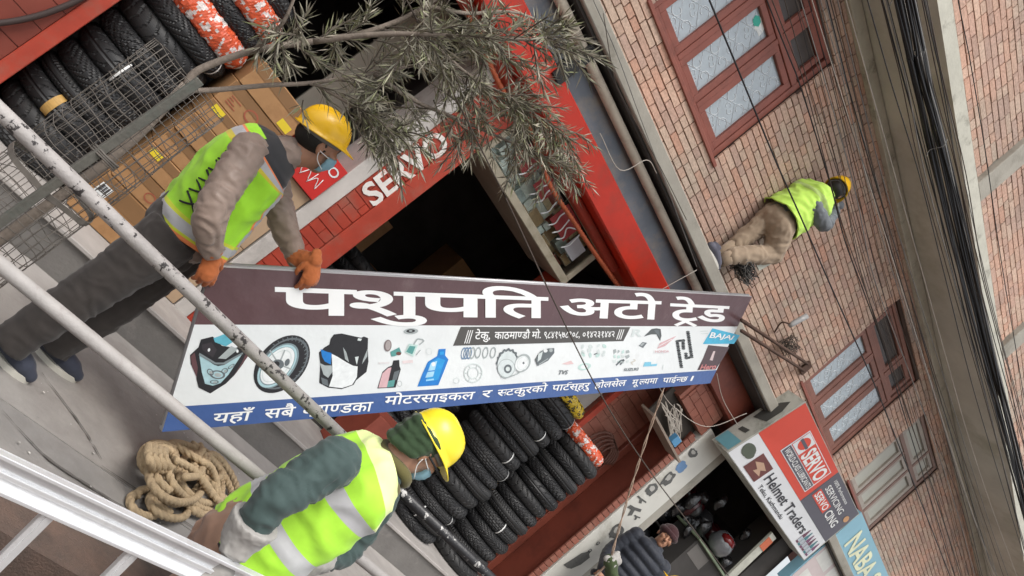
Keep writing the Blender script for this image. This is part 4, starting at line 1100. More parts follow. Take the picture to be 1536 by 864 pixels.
def wrap_mesh(seed, m1, m2):
    """crumpled printed film wound round a tyre"""
    random.seed(seed); bm = BM(); SEG, N = 260, 30; rings = []
    for i in range(SEG):
        ph = 2 * math.pi * i / SEG; ring = []
        for k in range(N):
            a = 2 * math.pi * k / N
            q = 1.05 + 0.12 * noise.noise(Vector((ph * 9, math.cos(a) * 2, math.sin(a) * 2 + seed))) + 0.09 * noise.noise(Vector((ph * 30, math.cos(a) * 5, math.sin(a) * 5 + seed)))
            ring.append(bm.verts.new(((0.252 + 0.056 * q * math.cos(a)) * math.cos(ph), (0.252 + 0.056 * q * math.cos(a)) * math.sin(ph), 0.52 * q * math.sin(a))))
        rings.append(ring)
    for i in range(SEG):
        for k in range(N):
            f = bm.faces.new((rings[i][k], rings[(i + 1) % SEG][k], rings[(i + 1) % SEG][(k + 1) % N], rings[i][(k + 1) % N]))
            f.material_index = 1 if noise.noise(Vector((i * 0.16, k * 0.34, seed))) + .4 * noise.noise(Vector((i * .5, k * .9, seed))) > 0.16 else 0
    me = bpy.data.meshes.new('wrapping'); bm.to_mesh(me); bm.free(); me.materials.append(m1); me.materials.append(m2); return me
M_OR = mat('orange_red_film', (0.62, 0.10, 0.04), 0.25, var=0.25, vs=25, spec=0.6); M_CLR = mat('whitish_film_glints', (0.62, 0.55, 0.52), 0.2, var=0.25, vs=25, spec=0.7)  # whitish patches: clear film, and white glints painted onto the orange wrap
M_YEL = mat('yellow_film', (0.6, 0.42, 0.02), 0.3, var=0.3, vs=25, spec=0.6); M_BLKF = mat('black_film_print', (0.05, 0.045, 0.03), 0.3)
WR = {'orange': wrap_mesh(3, M_OR, M_CLR), 'yellow': wrap_mesh(5, M_YEL, M_BLKF)}
BANDS = {}
def tyre(x, y, z, w, kind, label, group, rot=0.0, band=None, wrap=None, tilt=(0, 0)):
    me = WR[wrap] if wrap else TY[kind]
    o = bpy.data.objects.new('tyre', me); COL.objects.link(o)
    o.location = (x, y, z + w / 2); o.scale = (1.04, 1.04, w); o.rotation_euler = (tilt[0], tilt[1], rot)
    tag(o, label, 'tyre', group)
    if band:
        key = (band[0], round(band[1] - rot, 2), band[2])
        if key not in BANDS: BANDS[key] = band_mesh(band[2], M_BAND if band[0] == 'w' else M_TAPE, band[1] - rot)
        b = bpy.data.objects.new('paper_band' if band[0] == 'w' else 'paper_label', BANDS[key]); COL.objects.link(b); b.parent = o
    return o
def ordl(i, n): return 'topmost' if i == n - 1 else ORD[i] + ('' if i == 0 else ' from the bottom')
PAT = ['chevron', 'block', 'lozenge', 'slant-cut', 'wavy', 'fine-ribbed']
# left stack by the tiled pillar
LW = [0.13, 0.14, 0.14, 0.11, 0.14, 0.15, 0.14, 0.145, 0.13, 0.15, 0.12, 0.15, 0.12]
LK = [1, 3, 4, 5, 0, 4, 2, 3, 0, 0, 2, 1, 1]
z = PL + 0.01
for i, w in enumerate(LW):
    wr = 'orange' if i in (9, 11) else None
    lb = 'black %s-tread tyre, %s in the stack beside the tiled red pillar' % (PAT[LK[i]], ordl(i, len(LW)))
    if wr: lb = 'tyre wrapped in orange film, %s wrapped one in the stack beside the tiled pillar' % ('lower' if i == 9 else 'upper')
    bd = {2: ('t', -1.9, 0.045), 5: ('w', -1.75, 0.012), 8: ('w', -0.7, 0.012), 3: ('w', -0.85, 0.02), 4: ('w', -0.8, 0.012)}.get(i)
    tyre(0.60 + rnd(-.015, .015), 5.02 + rnd(-.012, .012), z, w * 0.98, LK[i], lb, 'tyres stacked by the tiled pillar', rnd(0, 6), bd, wr); z += w * 0.97
# right stacks on the step
random.seed(12)
def stack(cx, cy, n, ws, tops, name, group, zmax=None, z0=PL + 0.012, bandset={}, ks=None):
    z = z0
    for i in range(n):
        w = ws[i % len(ws)]; k = ks[i % len(ks)] if ks else random.randrange(6)
        tyre(cx + rnd(-.02, .02), cy + rnd(-.015, .015), z, w * 0.98, k, 'black %s-tread tyre, %s %s' % (PAT[k], ordl(i, n), name), group, rnd(0, 6), bandset.get(i)); z += w * 0.97
    return z
z1 = stack(4.50, 4.77, 13, [0.105, 0.12, 0.10, 0.125, 0.13, 0.12, 0.10, 0.135, 0.13, 0.08, 0.12, 0.13, 0.12], None, 'in the left of the two front stacks', 'tyres in the left front stack', bandset={1: ('w', -2.2, 0.012), 2: ('w', -1.2, 0.01), 7: ('w', -1.1, 0.012), 6: ('t', -0.75, 0.035), 8: ('w', -1.6, 0.012), 11: ('w', -1.5, 0.012)}, ks=[2, 5, 1, 2, 3, 5, 2, 1, 3, 0, 5, 3, 2])
z2 = stack(5.17, 4.77, 13, [0.12, 0.13, 0.115, 0.12, 0.13, 0.115, 0.11, 0.125, 0.12, 0.115, 0.12, 0.11, 0.125], None, 'in the right of the two front stacks', 'tyres in the right front stack', bandset={6: ('w', -0.7, 0.012), 10: ('w', -0.8, 0.012), 4: ('w', -1.9, 0.012)}, ks=[3, 5, 2, 0, 1, 5, 2, 3, 4, 2, 5, 0, 3])
z3 = stack(4.02, 5.32, 13, [0.12, 0.11, 0.13], None, 'in the shaded stack behind the front ones', 'tyres in the shaded rear stack')
stack(3.05, 6.0, 9, [0.12, 0.13], None, 'in the stack deep in the dark shop', 'tyres deep in the dark shop')
tyre(4.50, 4.77, z1, 0.15, 4, 'wide black wavy-tread tyre lying on the left front stack', 'tyres in the left front stack', 1.0, ('w', -1.0, 0.012))
zt = z1 + 0.148
tyre(4.50, 4.79, zt, 0.11, 0, 'tyre in yellow printed film on top of the left front stack', 'wrapped tyres on the front stacks', 0, None, 'yellow')
tyre(5.14, 4.80, z2, 0.11, 0, 'tyre in orange film on top of the right front stack', 'wrapped tyres on the front stacks', 1.0, None, 'orange')

# ------------------------------------------------------------------ cardboard boxes
M_CARD = mat('brown_cardboard', (0.36, 0.195, 0.085), 0.75, var=0.14, vs=5, bump=0.1, bs=30, dirt=(0.27, 0.14, 0.06), ds=4)
M_CARD2 = mat('pale_cardboard', (0.40, 0.28, 0.18), 0.75, var=0.1, vs=5, bump=0.1, bs=30)
M_CARDR = mat('red_printed_carton', (0.5, 0.03, 0.025), 0.4, var=0.12, vs=6)
M_FLAP = mat('cardboard_edge', (0.20, 0.105, 0.05), 0.85)
M_CINK = mat('carton_red_print', (0.33, 0.09, 0.05), 0.7); M_CBLK = mat('carton_dark_print', (0.16, 0.08, 0.04), 0.8)
M_LBLY = mat('yellow_sticker', (0.68, 0.52, 0.03), 0.5); M_LBLW = mat('white_sticker', (0.68, 0.7, 0.7), 0.5)
def carton(lo, hi, m, label, group='cartons stacked beside the tyres', deco=None, tape=True):
    b = thing('carton', label, 'box', ((lo[0] + hi[0]) / 2, (lo[1] + hi[1]) / 2, lo[2]), group)
    bm = BM(); box(bm, lo, hi, 0.004); obj('body', bm, m, b)
    y = lo[1] - 0.0012
    def rect(name, x0, x1, z0, z1, mm, dy=0.0):
        q = BM(); q.faces.new([q.verts.new(p) for p in ((x0, y - dy, z0), (x1, y - dy, z0), (x1, y - dy, z1), (x0, y - dy, z1))]); obj(name, q, mm, b)
    w, h = hi[0] - lo[0], hi[2] - lo[2]
    if tape:
        q = BM(); box(q, (lo[0] + 0.004, lo[1] - 0.0025, lo[2] + h * 0.60), (hi[0] - 0.004, lo[1] - 0.0005, lo[2] + h * 0.96)); obj('flap', q, mat('dark_carton_flap', (0.215, 0.115, 0.05), 0.6, var=0.1, vs=5), b)  # flap band in a darker brown than the carton
    for d in (deco or []):
        kind, a, c, e, f = d
        if kind == 'y': rect('yellow_label', lo[0] + w * a, lo[0] + w * c, lo[2] + h * e, lo[2] + h * f, M_LBLY, 0.003)
        elif kind == 'w':
            rect('white_label', lo[0] + w * a, lo[0] + w * c, lo[2] + h * e, lo[2] + h * f, M_LBLW, 0.003)
            q = BM()
            for k in range(7):
                xx = lo[0] + w * (a + (c - a) * (0.1 + 0.11 * k)); q.faces.new([q.verts.new(p) for p in ((xx, y - .0045, lo[2] + h * (e + .3 * (f - e))), (xx + .004 + .003 * (k % 2), y - .0045, lo[2] + h * (e + .3 * (f - e))), (xx + .004 + .003 * (k % 2), y - .0045, lo[2] + h * (e + .9 * (f - e))), (xx, y - .0045, lo[2] + h * (e + .9 * (f - e))))])
            obj('bar_code', q, M_TXT, b)
        elif kind == 'r':     # faded printed panel: an oval and lines
            q = BM(); cx, cz, rx, rz = lo[0] + w * (a + c) / 2, lo[2] + h * (e + f) / 2, w * (c - a) / 2, h * (f - e) / 2
            A_ = [q.verts.new((cx + rx * math.cos(t * .4), y - .002, cz + rz * math.sin(t * .4))) for t in range(16)]; B_ = [q.verts.new((cx + rx * .8 * math.cos(t * .4), y - .002, cz + rz * .75 * math.sin(t * .4))) for t in range(16)]
            for t in range(16): q.faces.new((A_[t], A_[(t + 1) % 16], B_[(t + 1) % 16], B_[t]))
            obj('oval_print', q, M_CINK, b)
        elif kind == 'l':
            q = BM()
            for k in range(4):
                zz = lo[2] + h * (e + (f - e) * k / 4); q.faces.new([q.verts.new(p) for p in ((lo[0] + w * a, y - .002, zz), (lo[0] + w * (c - .05 * (k % 3)), y - .002, zz), (lo[0] + w * (c - .05 * (k % 3)), y - .002, zz + h * .035), (lo[0] + w * a, y - .002, zz + h * .035))])
            obj('line_print', q, M_CINK, b)
    return b
zb = [PL + 0.012, 0.53, 0.68, 0.825, 0.97, 1.12, 1.255, 1.425, 1.62]
ND = ['lowest', 'second lowest', 'third', 'fourth', 'fifth', 'sixth', 'seventh', 'topmost']
DC = [[('w', .05, .22, .55, .8), ('l', .4, .75, .3, .6)], [('r', .45, .62, .2, .6), ('l', .66, .9, .15, .55)], [('y', .05, .22, .62, .92)], [], [('l', .5, .8, .2, .5)], [('y', .08, .26, .62, .92)], [('r', .38, .6, .3, .78), ('w', .68, .9, .1, .4), ('l', .12, .3, .2, .6)], [('y', .72, .92, .08, .34)]]
for i in range(8):
    e = rnd(-0.012, 0.012)
    carton((0.935 + e, 4.72 + rnd(-.012, .012), zb[i] + 0.002), (1.375 + e, 5.15, zb[i + 1] - 0.001), M_CARD, 'brown cardboard box, %s of the box column next to the left tyres' % ND[i], deco=DC[i])
zc = [PL + 0.012, 0.50, 0.78, 1.05, 1.31]
for i in range(4):
    carton((1.39, 4.70 + rnd(-.01, .01), zc[i] + 0.002), (1.765, 5.1, zc[i + 1] - 0.001), M_CARD2, 'pale cardboard box, %s of the column against the white stone jamb' % ['lowest', 'second', 'third', 'topmost plain one'][i], tape=False)
cr = carton((1.40, 4.66, 1.312), (1.765, 5.0, 1.60), M_CARDR, 'red carton with white and blue print on top of the pale boxes', deco=[], tape=False)
me = text_mesh('SERVO', 1.0, 0.01); e = extent(me)
yq = 4.6575
quad_map(me, [Vector((1.44, yq, 1.56)), Vector((1.74, yq, 1.56)), Vector((1.74, yq, 1.50)), Vector((1.44, yq, 1.50))], e[0], e[1], 0, text_cap, Vector((0, 0, 0)))
link('carton_lettering', me, M_LBLW, cr)
bm = BM()
for k in range(3): tube(bm, [(1.50 + k * .07, 4.6575, 1.36), (1.53 + k * .07, 4.6575, 1.43), (1.57 + k * .07, 4.6575, 1.37), (1.60 + k * .05, 4.6575, 1.45)], 0.003, seg=4, n=3)
obj('carton_scribble', bm, M_LBLW, cr)
# boxes and grey sacks glimpsed deeper in
carton((2.32, 4.9, PL + .012), (2.75, 5.3, 0.62), M_CARD, 'brown cardboard box standing alone in the dark doorway behind the banner', 'cartons in the doorway', tape=True)
carton((3.35, 4.55, PL + .012), (3.80, 4.9, 0.70), mat('reddish_carton', (0.30, 0.07, 0.045), 0.6, var=0.15, vs=8), 'reddish printed carton under the lower edge of the banner', 'cartons in the doorway', deco=[('l', .1, .6, .3, .8)], tape=False)
# ================================================================== tree, cables, small fittings
# ------------------------------------------------------------------ wire tree guard
M_WIRE = mat('rusty_grey_wire', (0.14, 0.125, 0.11), 0.7, 0.3, var=0.3, vs=20)
M_POST = mat('mossy_grey_timber', (0.115, 0.11, 0.095), 0.85, var=0.25, vs=10, bump=0.3, bs=60, dirt=(0.07, 0.10, 0.085), ds=3)
GX, GY, GR_ = 0.475, 2.80, 0.160
gd = thing('tree_guard', 'wire mesh tree guard with a timber stake in front of the tyres', 'tree guard', (GX, GY, 0))
def gp(a, z, k=0):
    r = GR_ * (1 + 0.05 * math.sin(3 * a + z * 4) + 0.03 * math.sin(7 * a)); return Vector((GX + r * math.cos(a), GY + r * math.sin(a), z))
def mesh_panel(z0, z1, name):
    bm = BM(); n = 28
    for k in range(n):
        a = 2 * math.pi * k / n
        tube(bm, [gp(a, z0 + (z1 - z0) * j / 4) + Vector((rnd(-.003, .003), rnd(-.003, .003), 0)) for j in range(5)], 0.00145, seg=5, raw=True)
    m = int((z1 - z0) / 0.036)
    for j in range(m + 1):
        z = z0 + (z1 - z0) * j / m
        tube(bm, [gp(2 * math.pi * k / 36, z + 0.004 * math.sin(k * .9 + j)) for k in range(37)], 0.00145, seg=5, raw=True)
    obj(name, bm, M_WIRE, gd)
random.seed(5)
mesh_panel(0.02, 0.72, 'wire_mesh'); mesh_panel(0.74, 1.29, 'wire_mesh')
for z in (0.02, 0.73):
    bm = BM()
    for k in range(36):
        a0, a1 = 2 * math.pi * k / 36, 2 * math.pi * (k + 1) / 36
        p, q = gp(a0, z), gp(a1, z); c = Vector((GX, GY, z))
        po, qo = p + (p - c) * .03, q + (q - c) * .03
        f = [bm.verts.new(v) for v in (po - Vector((0, 0, .009)), qo - Vector((0, 0, .009)), qo + Vector((0, 0, .009)), po + Vector((0, 0, .009)))]
        bm.faces.new(f)
    bmesh.ops.remove_doubles(bm, verts=bm.verts[:], dist=1e-5); bmesh.ops.solidify(bm, geom=bm.faces[:], thickness=0.003)
    obj('hoop', bm, M_WIRE, gd)
bm = BM(); obox(bm, Vector((GX - .025, GY - GR_ - 0.012, 0.66)), Vector((.0145, .004, 0)), Vector((-.002, .008, 0)), Vector((.006, 0, .66)), bevel=0.003); obj('stake', bm, M_POST, gd)
bm = BM()
for k in range(3): tube(bm, [gp(-1.75, .93 + k * .008, 0) + Vector((-.02, -.02, 0)), gp(-1.57, .935 + k * .006) + Vector((0, -.03, 0)), gp(-1.4, .93 + k * .008) + Vector((.02, -.01, 0))], 0.004, seg=5, n=4)
obj('wire_tie', bm, M_WIRE, gd)

# ------------------------------------------------------------------ bottlebrush tree
M_BARK = mat('grey_brown_bark', (0.20, 0.165, 0.135), 0.9, var=0.25, vs=18, bump=0.5, bs=60)
M_TWIG = mat('twig_bark', (0.12, 0.10, 0.08), 0.9, var=0.2, vs=18)
def leaf_material():
    m = bpy.data.materials.new('dusty_narrow_leaf'); m.use_nodes = True
    nt = m.node_tree; N = nt.nodes; L = nt.links; b = N['Principled BSDF']
    g = N.new('ShaderNodeNewGeometry'); cr = N.new('ShaderNodeValToRGB'); el = cr.color_ramp.elements
    el[0].color = (0.08, 0.08, 0.055, 1); el[1].color = (0.48, 0.43, 0.35, 1)
    for p, c in ((0.25, (0.17, 0.16, 0.12)), (0.55, (0.31, 0.285, 0.225)), (0.8, (0.18, 0.20, 0.09))):
        e = el.new(p); e.color = (*c, 1)
    L.new(g.outputs['Random Per Island'], cr.inputs['Fac']); L.new(cr.outputs[0], b.inputs['Base Color'])
    b.inputs['Roughness'].default_value = 0.6; b.inputs['Specular IOR Level'].default_value = 0.35
    return m
M_LEAF = leaf_material()
tr = thing('tree', 'bottlebrush tree with dusty narrow leaves leaning out of the wire guard', 'tree', (GX, GY + .02, 0))
random.seed(31)
tb = BM()
fork = atY(279, 127, 2.80)
tube(tb, [(GX + .05, GY + .02, -0.02), (GX + .052, GY + .03, 0.5), (GX + .045, GY + .01, 0.95), fork], [0.024, 0.020, 0.017, 0.016], seg=10, n=5)
def lim(pts, r0, r1):
    n = len(pts); tube(tb, pts, [r0 + (r1 - r0) * i / (n - 1) for i in range(n)], seg=8, n=5)
Yt = 2.80
limbs = [([fork, atY(300, 104, 2.80), atY(380, 76, 2.78), atY(470, 62, 2.76), atY(560, 45, 2.74), atY(640, 8, 2.72), atY(720, -60, 2.72)], .0135, .008),
         ([fork, atY(300, 136, 2.82), atY(400, 128, 2.84), atY(470, 124, 2.86), atY(560, 110, 2.88), atY(660, 92, 2.92), atY(760, 88, 2.95)], .011, .005),
         ([atY(470, 62, 2.76), atY(560, 52, 2.66), atY(650, 52, 2.58), atY(740, 58, 2.54), atY(830, 60, 2.50)], .011, .005),
         ([atY(560, 110, 2.88), atY(620, 150, 2.92), atY(690, 180, 2.96), atY(770, 215, 3.0), atY(840, 245, 3.02)], .010, .004),
         ([atY(470, 124, 2.86), atY(530, 160, 2.78), atY(580, 200, 2.72)], .008, .004),
         ([atY(560, 45, 2.74), atY(640, 60, 2.84), atY(700, 110, 2.9), atY(770, 150, 2.92), atY(830, 190, 2.9)], .010, .004),
         ([atY(380, 76, 2.78), atY(420, 40, 2.70), atY(440, 0, 2.68), atY(450, -40, 2.66)], .008, .004),
         ([atY(640, 8, 2.72), atY(700, 20, 2.78), atY(780, 20, 2.82), atY(860, 62, 2.84)], .009, .004)]
for p, r0, r1 in limbs: lim(p, r0, r1)
obj('trunk', tb, M_BARK, tr)
twigs = []
def spray(px, py, Y, dx, dy, L=70, n=1, dY=0.0):
    """a leafy shoot that starts at a photo pixel and runs in the direction (dx, dy) on the picture, at depth Y"""
    if py > 145 and px < 760: dx, dy = dx * .62, dy * .62
    for _ in range(n):
        a = atY(px, py, Y); b = atY(px + dx, py + dy, Y + dY); d = (b - a)
        mid = a + d * 0.5 + Vector((0, 0, -0.015)) + Vector((rnd(-.02, .02), rnd(-.03, .03), rnd(-.01, .02)))
        twigs.append([a, mid, b + Vector((rnd(-.01, .01), rnd(-.02, .02), -0.01))])
# shoots marked one by one where their outline shows in the photograph
for s in [(760, 150, 2.95, 80, 70), (800, 190, 2.98, 70, 55), (830, 240, 3.0, 50, 12), (780, 215, 3.0, 70, 25), (740, 140, 2.9, 60, 60), (790, 130, 2.9, 62, 60),
          (830, 60, 2.5, 50, -4), (800, 62, 2.5, 70, 22), (845, 66, 2.5, 52, 18), (700, 60, 2.56, 60, 10), (750, 62, 2.54, 60, -18), (720, 55, 2.6, 55, 40), (770, 80, 2.7, 60, 40),
          (560, 200, 2.72, 20, 45), (600, 190, 2.8, -8, 60), (640, 190, 2.9, 14, 66), (590, 170, 2.75, 40, 60), (690, 200, 2.96, -10, 70), (700, 190, 2.95, 40, 70), (660, 170, 2.9, 46, 60), (730, 205, 2.98, 20, 55),
          (545, 150, 2.8, 10, 60), (545, 125, 2.85, -8, 60), (455, 150, 2.86, 8, 40), (480, 128, 2.85, 20, 24),
          (430, 30, 2.7, -34, 20), (425, 40, 2.7, -12, 50), (440, 10, 2.68, 18, 40), (420, 60, 2.74, 24, 38), (435, -10, 2.68, -20, -30), (410, 60, 2.74, -20, 26),
          (480, 60, 2.76, 30, -24), (520, 55, 2.75, 34, -28), (540, 40, 2.74, 20, -34), (500, 64, 2.77, 30, 32), (560, 60, 2.8, 60, 24), (600, 30, 2.73, 10, -34), (640, 20, 2.75, 40, -20), (600, 60, 2.8, 66, 30),
          (620, 90, 2.9, 66, 26), (660, 90, 2.92, 66, 36), (640, 120, 2.9, 60, 44), (600, 120, 2.9, 50, 56), (700, 110, 2.92, 60, 34), (690, 80, 2.9, 66, -6), (660, 60, 2.7, 60, -16), (620, 40, 2.7, 60, -6), (720, 20, 2.8, 50, -10), (760, 20, 2.82, 40, 30),
          (560, 90, 2.86, 50, 50), (520, 100, 2.84, 50, 40), (650, 150, 2.94, 30, 60), (580, 140, 2.85, 20, 62), (610, 160, 2.88, 40, 50), (720, 150, 2.94, 20, 66), (680, 130, 2.93, 60, 60)]:
    spray(*s)
def px_of(p):
    q = p - CAM; z = q.dot(_f); return 768 + F_PX * q.dot(C_R) / z, 432 - F_PX * q.dot(C_U) / z
for k in range(215):        # inner shoots along the limbs
    p, r0, r1 = random.choice(limbs[:6] + limbs[2:6]); P, T = crom(p, 6)
    i = random.randrange(int(len(P) * .38), len(P)); a = P[i]; d = (P[min(i + 1, len(P) - 1)] - P[i - 1]).normalized()
    o = Vector((rnd(-1, 1), rnd(-1.2, 1.2), rnd(-1, .7))); b = a + (d * rnd(.3, 1) + o * .8).normalized() * rnd(.12, .26)
    x_, y_ = px_of(b)
    if x_ < 545 and y_ > 128: continue       # clear of the worker's head
    twigs.append([a, a.lerp(b, .5) + Vector((0, 0, rnd(-.02, .02))), b + Vector((0, 0, -.02))])
tw = BM(); lf_ = BM()
for t in twigs:
    P, _ = crom(t, 5); tube(tw, P, [0.0028] * len(P), seg=5, raw=True)
    L_ = sum((P[i + 1] - P[i]).length for i in range(len(P) - 1)); n = int(L_ / 0.0062) + 6
    for k in range(n):
        f = (k + rnd(0, 1)) / n; f = 0.1 + 0.92 * f; i = min(int(f * (len(P) - 1)), len(P) - 2); q = f * (len(P) - 1) - i
        p = P[i].lerp(P[i + 1], q); d = (P[i + 1] - P[i]).normalized()
        s1 = d.orthogonal().normalized(); s2 = d.cross(s1); th = k * 2.4 + rnd(-.4, .4)
        side = s1 * math.cos(th) + s2 * math.sin(th)
        ang = rnd(.45, 1.0) if f < .9 else rnd(.1, .5)
        ld_ = (d * math.cos(ang) + side * math.sin(ang)); ln = rnd(.038, .082); w = rnd(.002, .0042)
        wv = ld_.cross(side + Vector((rnd(-.5, .5), rnd(-.5, .5), rnd(-.5, .5)))).normalized() * w
        bend = side * ln * rnd(-.12, .10) + Vector((0, 0, -ln * rnd(0, .14)))
        v0 = p; v1 = p + ld_ * ln * .5 + bend * .4; v2 = p + ld_ * ln + bend
        a0, a1 = lf_.verts.new(v0), lf_.verts.new(v2); m1, m2 = lf_.verts.new(v1 + wv), lf_.verts.new(v1 - wv)
        lf_.faces.new((a0, m1, a1, m2))
obj('twigs', tw, M_TWIG, tr)
obj('foliage', lf_, M_LEAF, tr)

# ------------------------------------------------------------------ overhead cables
M_CAB = mat('black_cable', (0.013, 0.013, 0.014), 0.5, var=0.2, vs=10); M_CAB2 = mat('grey_cable', (0.16, 0.155, 0.145), 0.6, var=0.2, vs=10); M_CAB3 = mat('brown_cable', (0.06, 0.045, 0.035), 0.6)
M_CABW = mat('pale_cable', (0.42, 0.38, 0.33), 0.6)
def cable(path, Y, r, m, label, name='cable', group=None, dY=0.0, ext=True):
    n = len(path); pts = [atY(x, y, Y + dY * i / (n - 1)) for i, (x, y) in enumerate(path)]
    if ext: pts = [pts[0] + (pts[0] - pts[1]).normalized() * 4.0] + pts + [pts[-1] + (pts[-1] - pts[-2]).normalized() * 3.0]
    bm = BM(); tube(bm, pts, r, seg=6, n=6); o = obj(name, bm, m); own_origin(o); tag(o, label, 'cable', group); return o
cable([(1064, 0), (1102, 92), (1163, 240), (1204, 332), (1240, 415), (1308, 568), (1345, 660), (1400, 800)], 3.6, 0.0062, M_CAB, 'black cable crossing the left window and the back of the squatting worker')
cable([(1150, 0), (1200, 128), (1246, 278), (1267, 360), (1294, 433), (1326, 523), (1362, 640), (1412, 800)], 3.6, 0.0048, M_CAB, 'black cable passing by the squatting worker\'s helmet')
cable([(1158, 0), (1206, 124), (1250, 290), (1272, 362), (1300, 440), (1332, 530), (1372, 650), (1424, 810)], 3.58, 0.0036, M_CAB3, 'thin brown cable beside the one at the squatting worker\'s helmet')
cable([(1226, 0), (1260, 139), (1310, 290), (1343, 395), (1398, 580), (1448, 760), (1470, 850)], 3.5, 0.005, M_CAB3, 'brown cable just left of the concrete soffit')
cable([(1240, 0), (1275, 140), (1318, 290), (1352, 400), (1402, 570), (1455, 745), (1490, 860)], 3.45, 0.0042, M_CAB, 'black cable running along the lower edge of the soffit')
cable([(1256, 0), (1288, 130), (1330, 290), (1366, 410), (1420, 580), (1476, 760), (1512, 864)], 3.4, 0.0036, M_CAB2, 'grey cable under the soffit nearest the light concrete strip')
cable([(1323, 0), (1350, 100), (1385, 230), (1420, 360), (1470, 560), (1520, 760)], 3.3, 0.0055, M_CAB, 'single black cable left of the thick bundle')
cable([(1383, 0), (1402, 95), (1430, 225), (1462, 370), (1500, 520), (1540, 680)], 3.25, 0.004, M_CAB3, 'brown cable right of the thick bundle')
cable([(1388, 0), (1410, 100), (1440, 240), (1470, 380), (1505, 520), (1545, 660)], 3.25, 0.0034, M_CAB2, 'grey cable furthest right over the soffit')
cable([(1437, 0), (1455, 90), (1480, 240), (1500, 380), (1530, 560)], 3.2, 0.0032, M_CAB, 'thin black cable across the upper brick panel')
cable([(1392, 560), (1420, 650), (1452, 750), (1490, 860)], 3.4, 0.003, M_CABW, 'pale cable low on the soffit at the right')
cable([(1420, 540), (1448, 640), (1480, 740), (1520, 850)], 3.35, 0.003, M_CABW, 'pale cable in the middle of the soffit at the right')
cable([(690, 160), (760, 300), (830, 450), (900, 590), (970, 700), (1060, 820)], 2.70, 0.0034, M_CAB3, 'thin dark wire slanting across the banner')
bm = BM(); random.seed(8)      # the thick bundle
axis = [(1352, -20), (1376, 90), (1405, 210), (1438, 350), (1478, 520), (1512, 650), (1548, 790)]
ctr = [atY(x, y, 3.2) for x, y in axis]
ctr = [ctr[0] + (ctr[0] - ctr[1]).normalized() * 4.0] + ctr + [ctr[-1] + (ctr[-1] - ctr[-2]).normalized() * 3.0]
for k in range(26):
    r0 = 0.050 * math.sqrt(random.random()); th = rnd(0, 6.28); pts = []
    for i, c in enumerate(ctr):
        d = (ctr[min(i + 1, len(ctr) - 1)] - ctr[max(i - 1, 0)]).normalized(); u = d.cross(Vector((0, 0, 1))).normalized(); v = u.cross(d)
        q = th + 0.5 * math.sin(i * 1.3 + k); rr = r0 * rnd(.75, 1.2) + .004
        pts.append(c + u * rr * .7 * math.cos(q) + v * rr * 1.25 * math.sin(q))
    tube(bm, pts, rnd(.0035, .0085), seg=6, n=6, mi=0 if random.random() < .72 else 1)
for i in (1, 3): tube(bm, [ctr[i] + Vector((.0, -.055, .03)), ctr[i] + Vector((.02, -.06, -.02)), ctr[i] + Vector((.03, 0, -.07)), ctr[i] + Vector((.05, -.01, -.12))], .003, seg=5, n=4, mi=1)
o = obj('cable_bundle', bm, [M_CAB, M_CAB2]); own_origin(o); tag(o, 'thick bundle of black overhead cables in front of the concrete soffit', 'cable bundle')
# a loose fan of thinner cables over the brick wall and the soffit
random.seed(41)
LA = [(1176, 0), (1214, 130), (1258, 290), (1290, 420), (1342, 580), (1400, 745), (1440, 864)]; LB = [(1250, 0), (1282, 130), (1326, 290), (1360, 405), (1414, 570), (1470, 750), (1508, 864)]
for k in range(9):
    f = (k + rnd(.2, .8)) / 9; j = [rnd(-5, 5) for _ in LA]
    cable([(a[0] + (b[0] - a[0]) * f + j[i], a[1]) for i, (a, b) in enumerate(zip(LA, LB))], rnd(3.3, 3.7), rnd(.0022, .004), random.choice([M_CAB, M_CAB3, M_CAB3, M_CAB2]), 'thin cable among those hanging in front of the brick wall right of the worker', group='thin cables before the brick wall')
LA = [(1300, 0), (1332, 120), (1372, 260), (1412, 420), (1462, 600), (1520, 800)]; LB = [(1400, 0), (1424, 120), (1452, 260), (1482, 400), (1526, 580), (1580, 760)]
for k in range(10):
    f = (k + rnd(.2, .8)) / 10; j = [rnd(-5, 5) for _ in LA]
    cable([(a[0] + (b[0] - a[0]) * f + j[i], a[1]) for i, (a, b) in enumerate(zip(LA, LB))], rnd(3.1, 3.4), rnd(.0022, .0042), random.choice([M_CAB, M_CAB3, M_CAB2, M_CAB]), 'thin cable among those running alongside the thick black bundle', group='thin cables beside the bundle')
# hauling rope
bm = BM(); H0, H1 = atY(915, 842, 3.57), bp(1003, 577, -.03)
for s_ in (-1, 1):
    pts = [H1.lerp(H0, k / 24) + Vector((.008 * s_ * math.sin(k * 1.1), .008 * s_ * math.cos(k * 1.1), -.03 * math.sin(math.pi * k / 24))) for k in range(25)]
    tube(bm, pts, 0.0048, seg=6, raw=True)
tube(bm, [H0, H0 + Vector((.03, .0, -.3)), H0 + Vector((.05, -.03, -.9)), H0 + Vector((.1, -.1, -1.5))], 0.009, seg=6, n=6)
o = obj('hauling_rope', bm, mat('pale_brown_cord', (0.33, 0.24, 0.18), 0.8, var=0.2, vs=30)); own_origin(o); tag(o, 'twisted cord from the high end of the banner down to a gloved hand', 'rope')
